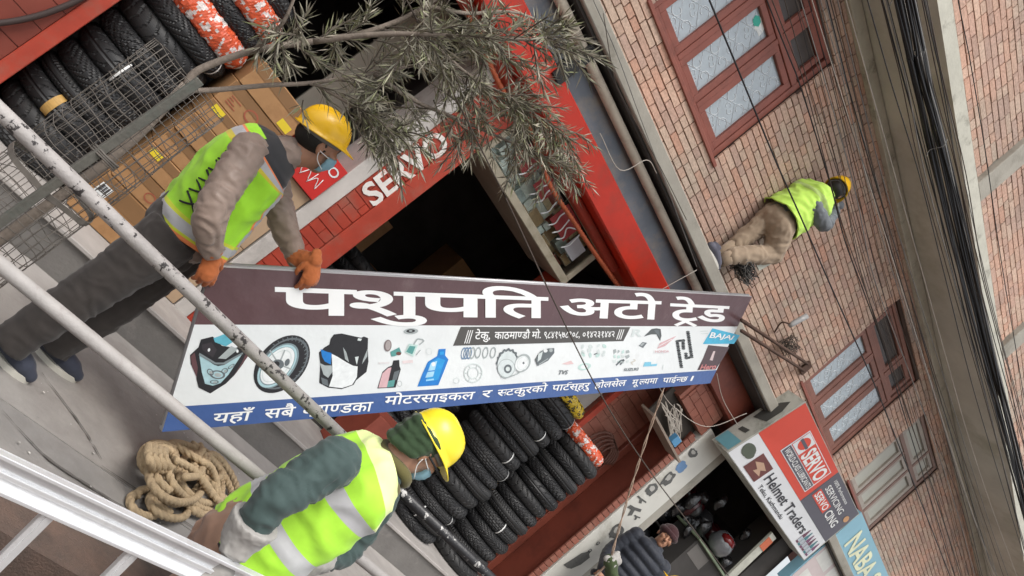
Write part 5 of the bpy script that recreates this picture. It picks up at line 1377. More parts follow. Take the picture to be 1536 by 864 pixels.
# thin loose wires round the ledge and the high end of the banner
random.seed(14)
for k, (path, Y, lab) in enumerate([([(985, 575), (1010, 610), (1060, 640), (1120, 620)], 4.3, 'pale wire looping from the banner to the signboard'), ([(1075, 560), (1085, 600), (1108, 640)], 4.3, 'short pale wire hanging above the signboard'),
                                   ([(890, 0), (925, 80), (960, 175), (1000, 280), (1045, 400)], 4.33, 'wire clipped along the face of the ledge'), ([(905, 20), (920, 110), (935, 150), (990, 250), (1030, 330)], 4.32, 'slack wire drooping along the ledge face'),
                                   ([(900, 200), (930, 255), (970, 240), (985, 260)], 4.33, 'white wire tied across the pipe near the ledge'), ([(1045, 405), (1000, 430), (985, 440)], 4.3, 'white wire crossing the pipe by the banner')]):
    cable(path, Y, 0.0032, [M_CABW, M_CABW, M_CAB2, M_CAB3, M_CABW, M_CABW][k], lab, 'wire', ext=False)
bm = BM(); c = atY(1108, 408, 4.45)
for k in range(46):
    pts = [c + Vector((rnd(-.17, .16), rnd(-.10, .10), rnd(-.02, .16) * (1 - abs(i - 2) * .2))) for i in range(5)]
    tube(bm, pts, .0034, seg=5, n=4, mi=0 if k % 3 else 1)
for v in bm.verts: v.co.z = max(v.co.z, 3.541)
o = obj('cable_tangle', bm, [M_CAB, M_CAB2]); own_origin(o); tag(o, 'tangle of black cables on the ledge behind the squatting worker\'s foot', 'cable tangle')
bm = BM(); q = [atY(x, y, 4.40) for x, y in ((1132, 391), (1164, 378), (1170, 389), (1139, 406))]; prism(bm, q, (0, .02, 0)); o = obj('paper_sheet', bm, mat('greyish_paper', (0.55, 0.57, 0.50), 0.8)); own_origin(o); tag(o, 'white board leaning on the ledge by the squatting worker\'s knee', 'board')
# two steel arms of a missing sign, and a small lamp
br = thing('sign_bracket', 'pair of rusty steel arms sticking out beyond the high end of the banner', 'bracket', atY(1205, 550, 4.6))
M_RUST = mat('rusty_steel', (0.10, 0.06, 0.045), 0.8, 0.3, var=0.3, vs=15)
for p, q in (((1112, 480), (1212, 546)), ((1112, 496), (1206, 556))):
    bm = BM(); tube(bm, [atY(*p, 3.95), atY(*q, 4.68)], .016, seg=4, n=1); obj('arm', bm, M_RUST, br)
bm = BM(); obox(bm, atY(1208, 552, 4.68), Vector((.05, 0, .0)), Vector((0, .012, 0)), Vector((0, 0, .07)), bevel=.003); obj('wall_plate', bm, M_RUST, br)
lp = thing('wall_lamp', 'small grey bulb lamp on a curved arm on the bare brick', 'lamp', atY(1180, 488, 4.68))
bm = BM(); tube(bm, [atY(1162, 498, 4.69), atY(1172, 484, 4.55), atY(1186, 486, 4.5)], .008, seg=6, n=5); obj('arm', bm, M_RUST, lp)
bm = BM(); tube(bm, [atY(1184, 489, 4.5), atY(1192, 484, 4.5), atY(1210, 474, 4.5)], [.02, .028, .028], seg=12, n=2); obj('lamp_head', bm, mat('grey_lamp_glass', (0.3, 0.3, 0.3), 0.3), lp)
bm = BM(); c = atY(1185, 520, 4.62)
for k in range(26): tube(bm, [c + Vector((rnd(-.13, .13), rnd(-.05, .05), rnd(-.10, .10))) for i in range(4)], .003, seg=4, n=4)
o = obj('cable_tangle', bm, M_CAB3); own_origin(o); tag(o, 'small nest of brown wires on the wall under the bulb lamp', 'cable tangle')

# ------------------------------------------------------------------ shop fittings
cb = thing('glass_cabinet', 'timber framed glass showcase with red lettering hung under the red beam', 'showcase', (2.86, 4.9, 2.42))
M_CABW_ = mat('worn_pale_timber', (0.36, 0.32, 0.24), 0.65, var=0.15, vs=8, dirt=(0.22, 0.19, 0.13), ds=6); M_CABU = mat('brown_plywood', (0.24, 0.19, 0.145), 0.7, var=0.2, vs=5)
bm = BM(); box(bm, (2.21, 4.72, 2.415), (3.58, 5.30, 2.44)); box(bm, (2.21, 5.28, 2.44), (3.58, 5.30, 2.86)); box(bm, (2.21, 4.72, 2.44), (2.225, 5.28, 2.86)); box(bm, (3.565, 4.72, 2.44), (3.58, 5.28, 2.86)); obj('case', bm, M_CABU, cb)
bm = BM()
for lo, hi in (((2.21, 4.68, 2.41), (3.585, 4.718, 2.475)), ((2.21, 4.68, 2.80), (3.585, 4.718, 2.86)), ((2.21, 4.682, 2.475), (2.26, 4.716, 2.80)), ((3.535, 4.682, 2.475), (3.585, 4.716, 2.80))): box(bm, lo, hi, .004)
obj('frame', bm, M_CABW_, cb)
bm = BM(); random.seed(4)
IT = [mat('goods_%d' % k, c, 0.5, var=.3, vs=20) for k, c in enumerate(((0.7, 0.74, 0.66), (0.4, 0.27, 0.14), (0.78, 0.84, 0.78), (0.5, 0.14, 0.1), (0.4, 0.46, 0.43), (0.6, 0.46, 0.26)))]
x = 2.27
while x < 3.5:
    w = rnd(.05, .16); z = 2.445
    while z < 2.78:
        h = rnd(.04, .12); 
        if z + h < 2.82: box(bm, (x, 4.78 + rnd(0, .12), z), (x + w * .94, 5.0, z + h * .95), 0.002, mi=random.randrange(6))
        z += h
    x += w
obj('shelf_goods', bm, IT, cb)
def glass(name, lo, hi, parent):
    m = MATS.get('showcase_glass')
    if not m:
        m = bpy.data.materials.new('showcase_glass'); m.use_nodes = True; b = m.node_tree.nodes['Principled BSDF']
        b.inputs['Transmission Weight'].default_value = 1.0; b.inputs['Roughness'].default_value = 0.04; b.inputs['IOR'].default_value = 1.2; b.inputs['Base Color'].default_value = (.86, .93, .90, 1); MATS['showcase_glass'] = m
    bm = BM(); v = [bm.verts.new(p) for p in ((lo[0], lo[1], lo[2]), (hi[0], lo[1], lo[2]), (hi[0], lo[1], hi[2]), (lo[0], lo[1], hi[2]))]; bm.faces.new(v); return obj(name, bm, m, parent)
glass('glass_pane', (2.26, 4.70, 2.475), (3.535, 4.70, 2.80), cb)
M_RLET = mat('dark_red_vinyl', (0.24, 0.025, 0.025), 0.5)
for x0, x1, z0, z1 in ((2.42, 2.62, 2.60, 2.77), (2.70, 2.86, 2.62, 2.78), (3.02, 3.26, 2.60, 2.79)):
    bm = BM(); box(bm, (x0, 4.693, z0), (x1, 4.697, z1)); obj('red_vinyl', bm, M_RLET, cb)
for k, x in enumerate((2.46, 2.55, 2.74, 2.82, 2.93, 3.05, 3.13, 3.20, 3.29)):
    bm = BM(); tube(bm, [(x, 4.690, 2.56), (x + .03, 4.690, 2.62), (x + rnd(-.02, .03), 4.690, 2.68), (x + rnd(0, .05), 4.690, 2.74)], .006, seg=5, n=4)
    obj('brush_stroke', bm, M_LBLW, cb)
bm = BM(); box(bm, (3.30, 4.688, 2.58), (3.46, 4.691, 2.72)); obj('price_notice', bm, mat('grey_notice', (0.36, 0.36, 0.38), 0.6), cb)
# corrugated orange conduit under the beam, dark conduit on the tiled pillar
M_ORC = mat('orange_conduit', (0.36, 0.08, 0.03), 0.6, var=.2, vs=20)
bm = BM(); pts = [Vector((1.35, 4.58, 2.80)), Vector((1.9, 4.57, 2.74)), Vector((2.3, 4.60, 2.78)), Vector((2.7, 4.57, 2.70)), Vector((3.1, 4.58, 2.72)), Vector((3.5, 4.56, 2.74)), Vector((3.9, 4.58, 2.78))]
P, _ = crom(pts, 40); tube(bm, P, [.017 + .004 * (i % 3 == 0) for i in range(len(P))], seg=8, raw=True)
o = obj('conduit', bm, M_ORC); own_origin(o); tag(o, 'corrugated orange conduit drooping under the bright red beam', 'conduit')
bm = BM(); tube(bm, [atY(-30, 38, 4.66), atY(30, 30, 4.66), atY(80, 16, 4.66), atY(130, -8, 4.66), atY(190, -60, 4.66)], .016, seg=8, n=6)
o = obj('conduit', bm, mat('dark_hose', (0.05, 0.035, 0.032), 0.5)); own_origin(o); tag(o, 'dark hose sagging across the tiled red pillar', 'conduit')
# beige pipe above the blue fascia
bm = BM(); tube(bm, [(-1.5, 4.47, 3.335), (4.6, 4.47, 3.335)], .038, seg=16, n=1)
tube(bm, [(4.5, 4.47, 3.335), (4.68, 4.47, 3.335)], .056, seg=16, n=1)
o = obj('drain_pipe', bm, M_PIPE); own_origin(o); tag(o, 'beige drain pipe running between the blue fascia and the ledge', 'pipe')
# box with tangled wires by the brick lintel
jb = thing('wiring_shelf', 'brown plywood shelf of tangled white wires above the brown boards', 'wiring shelf', (5.7, 4.7, 2.50))
bm = BM(); p = [atY(973, 616, 4.72), atY(1012, 682, 4.72), atY(1048, 640, 4.78), atY(1010, 580, 4.78)]; prism(bm, p, (0, .02, 0)); obj('back_board', bm, mat('smoky_board', (0.05, 0.042, 0.035), .8), jb)
bm = BM(); a, b = atY(973, 616, 4.60), atY(1010, 684, 4.60); obox(bm, (a + b) / 2, (b - a) / 2, Vector((0, .11, 0)), Vector((0, 0, .012)), bevel=.002); obj('shelf_board', bm, mat('grey_ply', (0.25, 0.2, 0.16), .7), jb)
bm = BM(); random.seed(2)
for k in range(11): tube(bm, [atY(1000 + rnd(-10, 24), 632 + rnd(-30, 34), 4.66) for i in range(4)], .006, seg=5, n=5)
obj('loose_wires', bm, M_CABW, jb)
bm = BM(); a = atY(1012, 660, 4.55); obox(bm, a, Vector((.05, 0, 0)), Vector((0, .03, 0)), Vector((0, 0, .045)), bevel=.004); obj('blue_carton', bm, mat('blue_carton', (0.08, 0.24, 0.42), .5), jb)
# coil of chain-like cable on the brown brick
bm = BM()
for k in range(5): 
    ring = [Vector((5.70 + k * .05 + (.20 - .02 * k) * math.cos(t * .3), 5.04, 1.85 + .02 * k + (.26 - .03 * k) * math.sin(t * .3))) for t in range(18)]
    tube(bm, ring, .012, seg=6, raw=True)
o = obj('cable_coil', bm, mat('brown_hose', (0.13, 0.06, 0.045), .7)); own_origin(o); tag(o, 'brown cable coil hanging on the brown painted brick', 'cable coil')
# black printed helmets and parts on the white pilaster
pp = thing('pilaster_poster', 'strip of black printed helmets and motorcycle parts down the white pilaster', 'poster', (6.35, YF - .034, 0.3))
random.seed(9)
def pz(x, y): return atY(x, y, YF - .034)
for (x, y, rx, rz_, kind) in ((870, 838, .10, .16, 0), (925, 798, .13, .12, 1), (885, 826, .03, .03, 2), (897, 815, .03, .03, 2), (912, 836, .04, .03, 2), (950, 765, .10, .09, 3), (962, 750, .09, .04, 3), (955, 776, .05, .04, 3), (978, 735, .10, .10, 1), (1002, 718, .09, .12, 1), (1022, 700, .10, .08, 4), (1040, 680, .09, .07, 1)):
    c = pz(x, y); bm = BM()
    if kind == 0: pts = [(-1, -1), (-.2, -.95), (.3, -.8), (.8, -.2), (.9, .5), (.4, .6), (.2, .9), (-.2, .5), (-.5, .3), (-.7, -.3)]
    elif kind == 3: pts = [(-1, -.4), (-.3, -.2), (.1, -.9), (.5, -.5), (.2, .1), (1, .5), (.8, .8), (-.2, .3), (-.9, .1)]
    else:
        sd_ = rnd(0, 9); pts = [(math.cos(q * .2417) * (.80 + .34 * noise.noise(Vector((math.cos(q * .2417) * 1.6, math.sin(q * .2417) * 1.6, sd_)))), math.sin(q * .2417) * (.72 + .4 * noise.noise(Vector((math.cos(q * .2417) * 2, math.sin(q * .2417) * 2, sd_ + 5))))) for q in range(26)]
    bm.faces.new([bm.verts.new((c.x + a * rx, c.y, c.z + b * rz_)) for a, b in pts])
    if kind in (1, 2): bm.faces.new([bm.verts.new((c.x + (a * .52 - .12) * rx, c.y - .0015, c.z + (b * .42 + .1) * rz_)) for a, b in pts]).material_index = 1
    obj('printed_picture', bm, [mat('poster_black', (0.10, 0.10, 0.095), .6, var=.3, vs=25), mat('poster_grey', (0.42, 0.41, 0.38), .6)] if kind != 4 else [mat('poster_blue', (0.13, 0.24, 0.42), .5)], pp)
# goods in the dim helmet shop
M_HEL = [mat('black_helmet_shell', (0.012, 0.012, 0.014), .15, spec=.6), mat('dark_red_helmet_shell', (0.05, 0.006, 0.009), .15, spec=.6), mat('graphite_helmet_shell', (0.05, 0.05, 0.055), .2, spec=.6)]
random.seed(17)
sh = thing('helmet_shelf', 'dim shelves at the back of the helmet shop', 'shelves', (7.6, 5.4, PL))
for z in (1.25, 1.62, 1.99, 2.36): 
    bm = BM(); box(bm, (6.9, 5.25, z), (8.9, 5.7, z + .02)); obj('shelf', bm, M_DARK2, sh)
for x in (6.9, 8.9):
    bm = BM(); box(bm, (x - .02, 5.26, PL + .012), (x + .02, 5.69, 2.75)); obj('upright', bm, M_DARK2, sh)
n = 0
for zi, z in enumerate((1.27, 1.64, 2.01, 2.38)):
    for k in range(6):
        x = 7.06 + k * .32; c = Vector((x + rnd(-.02, .02), 5.42, z + .131)); m = M_HEL[random.randrange(3)]
        h = thing('helmet', '%s helmet, %s on the %s shelf of the helmet shop' % (m.name.split('_helmet')[0].replace('_', ' '), ['leftmost', 'second from the left', 'third from the left', 'third from the right', 'second from the right', 'rightmost'][k], ['lowest', 'second lowest', 'third', 'top'][zi]), 'helmet', (c.x, c.y, z), 'helmets on the dim shelves')
        bm = BM(); ball(bm, c, (.115, .14, .13), None, 18); obj('shell', bm, m, h, True)
        bm = BM(); ball(bm, c + Vector((0, -.03, -.005)), (.10, .122, .055), None, 16); obj('visor', bm, mat('smoked_visor', (0.02, 0.024, 0.03), .05, spec=.8), h, True)
random.seed(52)
for k in range(34):      # black film bags of spares hung thickly in the doorway
    c = Vector((rnd(6.85, 8.5), rnd(4.85, 5.2), rnd(1.25, 2.75)))
    if c.z < 1.75 and c.x > 7.3: c.z += .6
    bm = BM(); ball(bm, c, (rnd(.05, .11), rnd(.04, .06), rnd(.07, .14)), None, 12)
    for v in bm.verts: v.co += (v.co - c) * .5 * noise.noise(v.co * 17 + Vector((k, 0, 0)))
    q = (0, 0, 1, 0, 2)[k % 5]
    o = obj('hanging_bag', bm, mat(['black_film_bag', 'grey_film_bag', 'dark_red_film_bag'][q], [(0.012, 0.012, 0.013), (0.055, 0.052, 0.05), (0.06, 0.012, 0.014)][q], .22, spec=.7, bump=.6, bs=40)); own_origin(o)
    tag(o, 'small dark crumpled bag of spares hanging in the gloom of the helmet shop', 'bag', 'bags of spares hung in the helmet shop')
hb = thing('wrapped_helmet', 'helmet in shiny clear film on the counter of the dim shop', 'helmet', atY(1082, 818, 4.75))
c = atY(1082, 815, 4.75); bm = BM(); ball(bm, c, (.15, .14, .15), None, 16)
for v in bm.verts: v.co += (v.co - c).normalized() * .03 * noise.noise(v.co * 14)
obj('film', bm, mat('crinkled_clear_film', (0.15, 0.155, 0.165), .12, spec=.9, bump=.8, bs=25), hb)
bm = BM(); ball(bm, c + Vector((-.03, -.04, .06)), (.11, .10, .07), None, 14); obj('red_shell', bm, mat('red_shell', (0.14, 0.012, 0.012), .2), hb)
ct = thing('counter', 'pale green topped counter at the mouth of the helmet shop', 'counter', (7.7, 4.85, PL))
zc_ = c.z - .17
bm = BM(); box(bm, (7.55, 4.75, PL + .012), (8.4, 5.1, zc_ - .03)); obj('counter_body', bm, M_DARK2, ct)
bm = BM(); box(bm, (7.50, 4.70, zc_ - .028), (8.45, 5.12, zc_), .004); obj('counter_top', bm, mat('pale_green_top', (0.22, 0.27, 0.18), .5), ct)
bm = BM(); box(bm, (7.60, 4.746, zc_ - .22), (8.0, 4.749, zc_ - .06)); obj('front_panel', bm, mat('ribbed_dim_panel', (0.14, 0.13, 0.12), .6), ct)
ps = atY(1130, 826, 4.4)
sb = thing('shop_sign_strip', 'narrow printed strip with orange end beneath the helmet signboard', 'sign strip', ps)
A_, B_ = atY(1098, 862, 4.45), atY(1150, 812, 4.45); d = (B_ - A_)
bm = BM(); obox(bm, (A_ + B_) / 2, d * .7, Vector((0, .015, 0)), Vector((d.z, 0, -d.x)).normalized() * .07, bevel=.003); obj('strip_panel', bm, mat('pale_strip', (0.42, 0.42, 0.36), .5, var=.2, vs=9), sb)
bm = BM(); obox(bm, B_ + Vector((0, -.018, 0)) - d * .05, d * .14, Vector((0, .003, 0)), Vector((d.z, 0, -d.x)).normalized() * .065); obj('orange_print', bm, mat('orange_print', (0.5, 0.12, 0.05), .5), sb)
# dim stock deep in the middle shop
for k, (x, y, w, h) in enumerate(((2.35, 6.6, .5, .9), (2.9, 6.9, .45, 1.5), (3.5, 6.4, .4, 1.1), (4.2, 7.0, .5, 1.9))):
    carton((x, y, PL + .012), (x + w, y + .5, PL + h), M_CARD, 'tall brown carton in the gloom of the middle shop, %s' % ['nearest the red pillar', 'second from the red pillar', 'third from the red pillar', 'furthest from the red pillar'][k], 'cartons in the gloom', tape=False)
stack(1.25, 6.4, 12, [.13, .12], None, 'of the stack in the gloom behind the boxes', 'tyres in the gloom behind the boxes')
bm = BM(); box(bm, (1.42, 5.5, PL + .012), (1.70, 5.53, 2.98), .003); o = obj('display_board', bm, mat('dusty_pale_board', (0.36, 0.33, 0.27), .8)); own_origin(o); tag(o, 'pale dusty board standing behind the tree foliage', 'board')
# rough litter and cracks on the pavement
bm = BM(); random.seed(77)
for k in range(90):
    px, py = rnd(10, 600), rnd(520, 860); q = atZ(px, py, .003)
    if q.y > 4.2 or q.y < 2.4: continue
    s = rnd(.002, .008); n = 5; bm.faces.new([bm.verts.new((q.x + s * math.cos(t * 1.256 + k) * rnd(.6, 1.3), q.y + s * math.sin(t * 1.256 + k) * rnd(.6, 1.3), .006 + .0001 * k)) for t in range(n)])
o = obj('grit', bm, mat('pale_grit', (0.5, 0.48, 0.45), .9, island=.5)); tag(o, 'pale grit and scraps scattered over the pavement', 'litter', kind='stuff')
for path in (((0, 616), (40, 660), (73, 692), (121, 724), (190, 765), (257, 793)), ((60, 560), (120, 640), (150, 690)), ((150, 700), (240, 760), (300, 800))):
    bm = BM(); pts = [atZ(x, y, .0) for x, y in path]; P, _ = crom(pts, 6); L1, L2 = [], []
    for i, p in enumerate(P):
        w = rnd(.003, .010) * math.sin(math.pi * (i + .5) / len(P)); L1.append(bm.verts.new((p.x, p.y - w, .008))); L2.append(bm.verts.new((p.x + rnd(-.004, .004), p.y + w, .008)))
    for i in range(len(P) - 1): bm.faces.new((L1[i], L1[i + 1], L2[i + 1], L2[i]))
    o = obj('pavement_crack', bm, mat('crack_dust', (0.13, 0.12, 0.11), .95)); tag(o, kind='structure')
# ================================================================== people
M_SKIN = mat('skin', (0.36, 0.185, 0.115), 0.55, var=0.08, vs=12, spec=0.35)
M_SKIN2 = mat('skin_fair', (0.42, 0.23, 0.15), 0.55, var=0.08, vs=12, spec=0.35)
M_HAT = mat('yellow_hard_hat', (0.80, 0.46, 0.01), 0.3, var=0.05, vs=6, spec=0.5, dirt=(0.55, 0.32, 0.03), ds=9, dlo=0.6, dhi=0.8)
M_HAT2 = mat('lemon_hard_hat', (0.86, 0.68, 0.03), 0.3, var=0.05, vs=6, spec=0.5, dirt=(0.7, 0.52, 0.08), ds=12, dlo=0.62, dhi=0.75)
M_MASK = mat('blue_face_mask', (0.46, 0.74, 0.86), 0.8, var=0.06, vs=20)
M_VEST = cloth('vest_cloth', attr='Col', rough=0.7, var=0.1, fold=0.55, fs=13)
M_TRI = mat('dark_trim', (0.02, 0.02, 0.022), 0.8)
M_BROWNJ = cloth('taupe_satin_jacket', (0.26, 0.195, 0.16), rough=0.36, fold=0.6, fs=11)
M_DKTR = cloth('charcoal_trousers', (0.042, 0.036, 0.033), rough=0.9, fold=0.7, fs=8)
M_GRNJ = cloth('dark_green_jacket', (0.05, 0.078, 0.074), rough=0.75, fold=0.65, fs=10)
M_OLIVE = cloth('olive_fleece', (0.12, 0.105, 0.04), rough=0.95)
M_SCARF = cloth('dark_green_scarf', (0.035, 0.062, 0.03), rough=0.95, fold=0.8, fs=16)
M_KHAKI = cloth('khaki_trousers', (0.32, 0.245, 0.175), rough=0.9, fold=0.7, fs=9)
M_TAN = cloth('tan_trousers', (0.33, 0.20, 0.14), rough=0.9, fold=0.6, fs=9)
M_GLO = cloth('rust_leather_glove', (0.40, 0.115, 0.035), rough=0.75, fold=0.7, fs=22)
M_GLG = cloth('grey_leather_glove', (0.34, 0.325, 0.305), rough=0.8, fold=0.7, fs=20)
M_GREYSL = cloth('grey_blue_sleeve', (0.14, 0.155, 0.17), rough=0.85)
M_SHOE = cloth('navy_shoe_fabric', (0.04, 0.045, 0.065), rough=0.8, fold=0.5, fs=30)
M_SOLE = mat('pale_rubber_sole', (0.55, 0.53, 0.47), 0.7, var=0.1)
M_HAIR = mat('black_hair', (0.012, 0.010, 0.009), 0.6, var=0.3, vs=40)
M_EYE = mat('dark_eye', (0.01, 0.008, 0.008), 0.2)
LIME = (0.34, 0.70, 0.035); LIME2 = (0.38, 0.72, 0.05); SILVER = (0.42, 0.42, 0.43); ORNG = (0.75, 0.22, 0.08); BLACKC = (0.03, 0.03, 0.033); PALEY = (0.72, 0.82, 0.36)

def frame3(f, up):
    f = Vector(f).normalized(); up = Vector(up); left = up.cross(f).normalized(); u = f.cross(left).normalized()
    return Matrix(((f.x, left.x, u.x), (f.y, left.y, u.y), (f.z, left.z, u.z)))      # columns forward, left, up
def head_pieces(bm, c, M, s=1.0):
    def P(x, y, z): return c + M @ (Vector((x, y, z)) * s)
    def E(p, r, m=None): ball(bm, P(*p), tuple(q * s for q in r), M if m is None else M @ m, 20)
    E((-0.008, 0, 0.035), (0.098, 0.077, 0.088)); E((0.028, 0, -0.045), (0.064, 0.058, 0.066)); E((0.05, 0, -0.085), (0.036, 0.034, 0.028))
    E((0.074, 0, 0.030), (0.026, 0.052, 0.014))
    tube(bm, [P(0.086, 0, 0.018), P(0.106, 0, -0.014), P(0.112, 0, -0.026)], [0.009 * s, 0.013 * s, 0.014 * s], seg=10, n=3, round_caps=True)
    E((0.100, 0.011, -0.027), (0.011, 0.008, 0.008)); E((0.100, -0.011, -0.027), (0.011, 0.008, 0.008))
    E((0.085, 0, -0.052), (0.012, 0.024, 0.007)); E((0.083, 0, -0.064), (0.012, 0.022, 0.008))
    for sd in (-1, 1):
        E((0.062, 0.040 * sd, -0.012), (0.030, 0.026, 0.024))
        E((-0.012, 0.078 * sd, -0.002), (0.018, 0.008, 0.030), Matrix.Rotation(-0.3 * sd, 3, 'Z')); E((-0.010, 0.077 * sd, -0.028), (0.010, 0.007, 0.012))
        E((0.078, 0.032 * sd, 0.006), (0.012, 0.016, 0.009))
def hard_hat(parent, c, M, m, s=1.0, name='hard_hat'):
    bm = BM(); NU, NV = 40, 9
    rows = []
    for j in range(NV + 1):
        a = j / NV * math.pi / 2; row = []
        for i in range(NU):
            t = 2 * math.pi * i / NU
            rr = math.cos(a) ** 0.72; h = math.sin(a) ** 0.95
            x = 0.137 * rr * math.cos(t); y = 0.112 * rr * math.sin(t); z = 0.125 * h
            ridge = 0.006 * max(0, 1 - (abs(y) / 0.022) ** 2) * (h > 0.3) + 0.004 * max(0, 1 - ((abs(y) - 0.048) / 0.014) ** 2) * (h > 0.35)
            row.append(bm.verts.new((x, y, z + ridge)))
        rows.append(row)
    top = bm.verts.new((0, 0, 0.131))
    for j in range(NV - 0):
        for i in range(NU):
            if j < NV: bm.faces.new((rows[j][i], rows[j][(i + 1) % NU], rows[j + 1][(i + 1) % NU], rows[j + 1][i]))
    # brim: lip all round, a peak in front
    lip = []
    for i in range(NU):
        t = 2 * math.pi * i / NU; fr = max(0, math.cos(t)) ** 2.2
        e = 0.012 + 0.050 * fr
        lip.append(bm.verts.new(((0.137 + e) * math.cos(t), (0.112 + min(e, 0.02 + 0.03 * fr)) * math.sin(t), -0.006 - 0.020 * fr)))
    lip2 = [bm.verts.new(v.co + Vector((0, 0, -0.005))) for v in lip]
    inn = [bm.verts.new(v.co * 0.965 + Vector((0, 0, -0.006))) for v in rows[0]]
    for i in range(NU):
        k = (i + 1) % NU
        bm.faces.new((lip[i], lip[k], rows[0][k], rows[0][i])); bm.faces.new((lip2[i], lip2[k], lip[k], lip[i])); bm.faces.new((inn[i], inn[k], lip2[k], lip2[i]))
    bmesh.ops.remove_doubles(bm, verts=bm.verts[:], dist=0.0005)
    for v in bm.verts: v.co = c + M @ (v.co * s)
    bmesh.ops.recalc_face_normals(bm, faces=bm.faces[:])
    o = obj(name, bm, m, parent, smooth=True)
    bm = BM(); ring = []
    for k in range(25):
        t = 2 * math.pi * k / 24; ring.append(c + M @ (Vector((0.108 * math.cos(t), 0.090 * math.sin(t), -0.014)) * s))
    tube(bm, ring, 0.010 * s, seg=6, raw=True, axis=M @ Vector((0, 0, 1)), sq=1.6); obj('headband', bm, mat('grey_headband', (0.2, 0.2, 0.2), 0.8), o)
    return o
def face_mask(parent, c, M, s=1.0):
    bm = BM(); rows = []
    for j in range(9):
        v = j / 8; z = -0.012 - 0.082 * v; row = []
        for i in range(13):
            t = -1.15 + 2.3 * i / 12
            r = 0.103 + 0.020 * math.cos(t * 1.3) * math.sin(math.pi * (0.2 + 0.75 * v)) - 0.03 * v * v + (0.002 if (j % 2) else 0)
            row.append(bm.verts.new(c + M @ (Vector((r * math.cos(t) - 0.003, r * 0.80 * math.sin(t), z)) * s)))
        rows.append(row)
    for j in range(8):
        for i in range(12): bm.faces.new((rows[j][i], rows[j + 1][i], rows[j + 1][i + 1], rows[j][i + 1]))
    bmesh.ops.solidify(bm, geom=bm.faces[:], thickness=0.002)
    o = obj('face_mask', bm, M_MASK, parent, smooth=True)
    bm = BM()
    for sd in (-1, 1):
        for z in (-0.018, -0.075):
            tube(bm, [c + M @ (Vector((0.045, 0.080 * sd, z)) * s), c + M @ (Vector((0.0, 0.083 * sd, z * 0.6)) * s), c + M @ (Vector((-0.014, 0.082 * sd, -0.005)) * s)], 0.0022 * s, seg=5, n=3)
    obj('ear_loop', bm, mat('white_elastic', (0.7, 0.7, 0.7), 0.8), o)
def hand_pieces(bm, w, fwd, thumb, back, s=1.0, curl=(0.5, 0.7, 0.5), fat=1.0):
    """palm, four bent fingers and a thumb; w = wrist, fwd = towards the knuckles, thumb = towards the thumb side"""
    F = Vector(fwd).normalized(); T = Vector(thumb); T = (T - F * T.dot(F)).normalized(); B = F.cross(T)
    if B.dot(Vector(back)) < 0: B = -B
    def P(f, t, b): return Vector(w) + (F * f + T * t + B * b) * s
    tube(bm, [P(-0.03, 0, 0), P(0.0, 0, 0), P(0.04, 0.002, 0.002), P(0.085, 0, 0.0)], [0.027 * s, 0.030 * s, 0.040 * s, 0.039 * s], seg=14, n=4, axis=B, sq=0.52 * fat, round_caps=True)
    for k, (off, ln) in enumerate(((0.033, 0.92), (0.0115, 1.0), (-0.0115, 0.95), (-0.033, 0.78))):
        p = P(0.078 - 0.004 * abs(k - 1), off, 0.001); a = 0.0; pts = [P(0.055, off * 0.9, 0)]; pts.append(p)
        spread = -off * 0 
        for q, seg_l in enumerate((0.044, 0.028, 0.022)):
            a += curl[q] * (1 + 0.08 * k)
            p = p + (F * math.cos(a) - B * math.sin(a)) * (seg_l * ln * s) + T * (off * 0.06 * s); pts.append(p)
        r = 0.0098 * s * fat
        tube(bm, pts, [r * 1.05, r * 1.08, r * 1.0, r * 0.94, r * 0.8], seg=10, n=4, round_caps=True)
    pts = [P(0.012, 0.018, -0.004), P(0.034, 0.044, -0.012), P(0.058, 0.056, -0.026), P(0.080, 0.054, -0.040)]
    r = 0.0115 * s * fat
    tube(bm, pts, [r * 1.3, r * 1.15, r, r * 0.8], seg=10, n=4, round_caps=True)
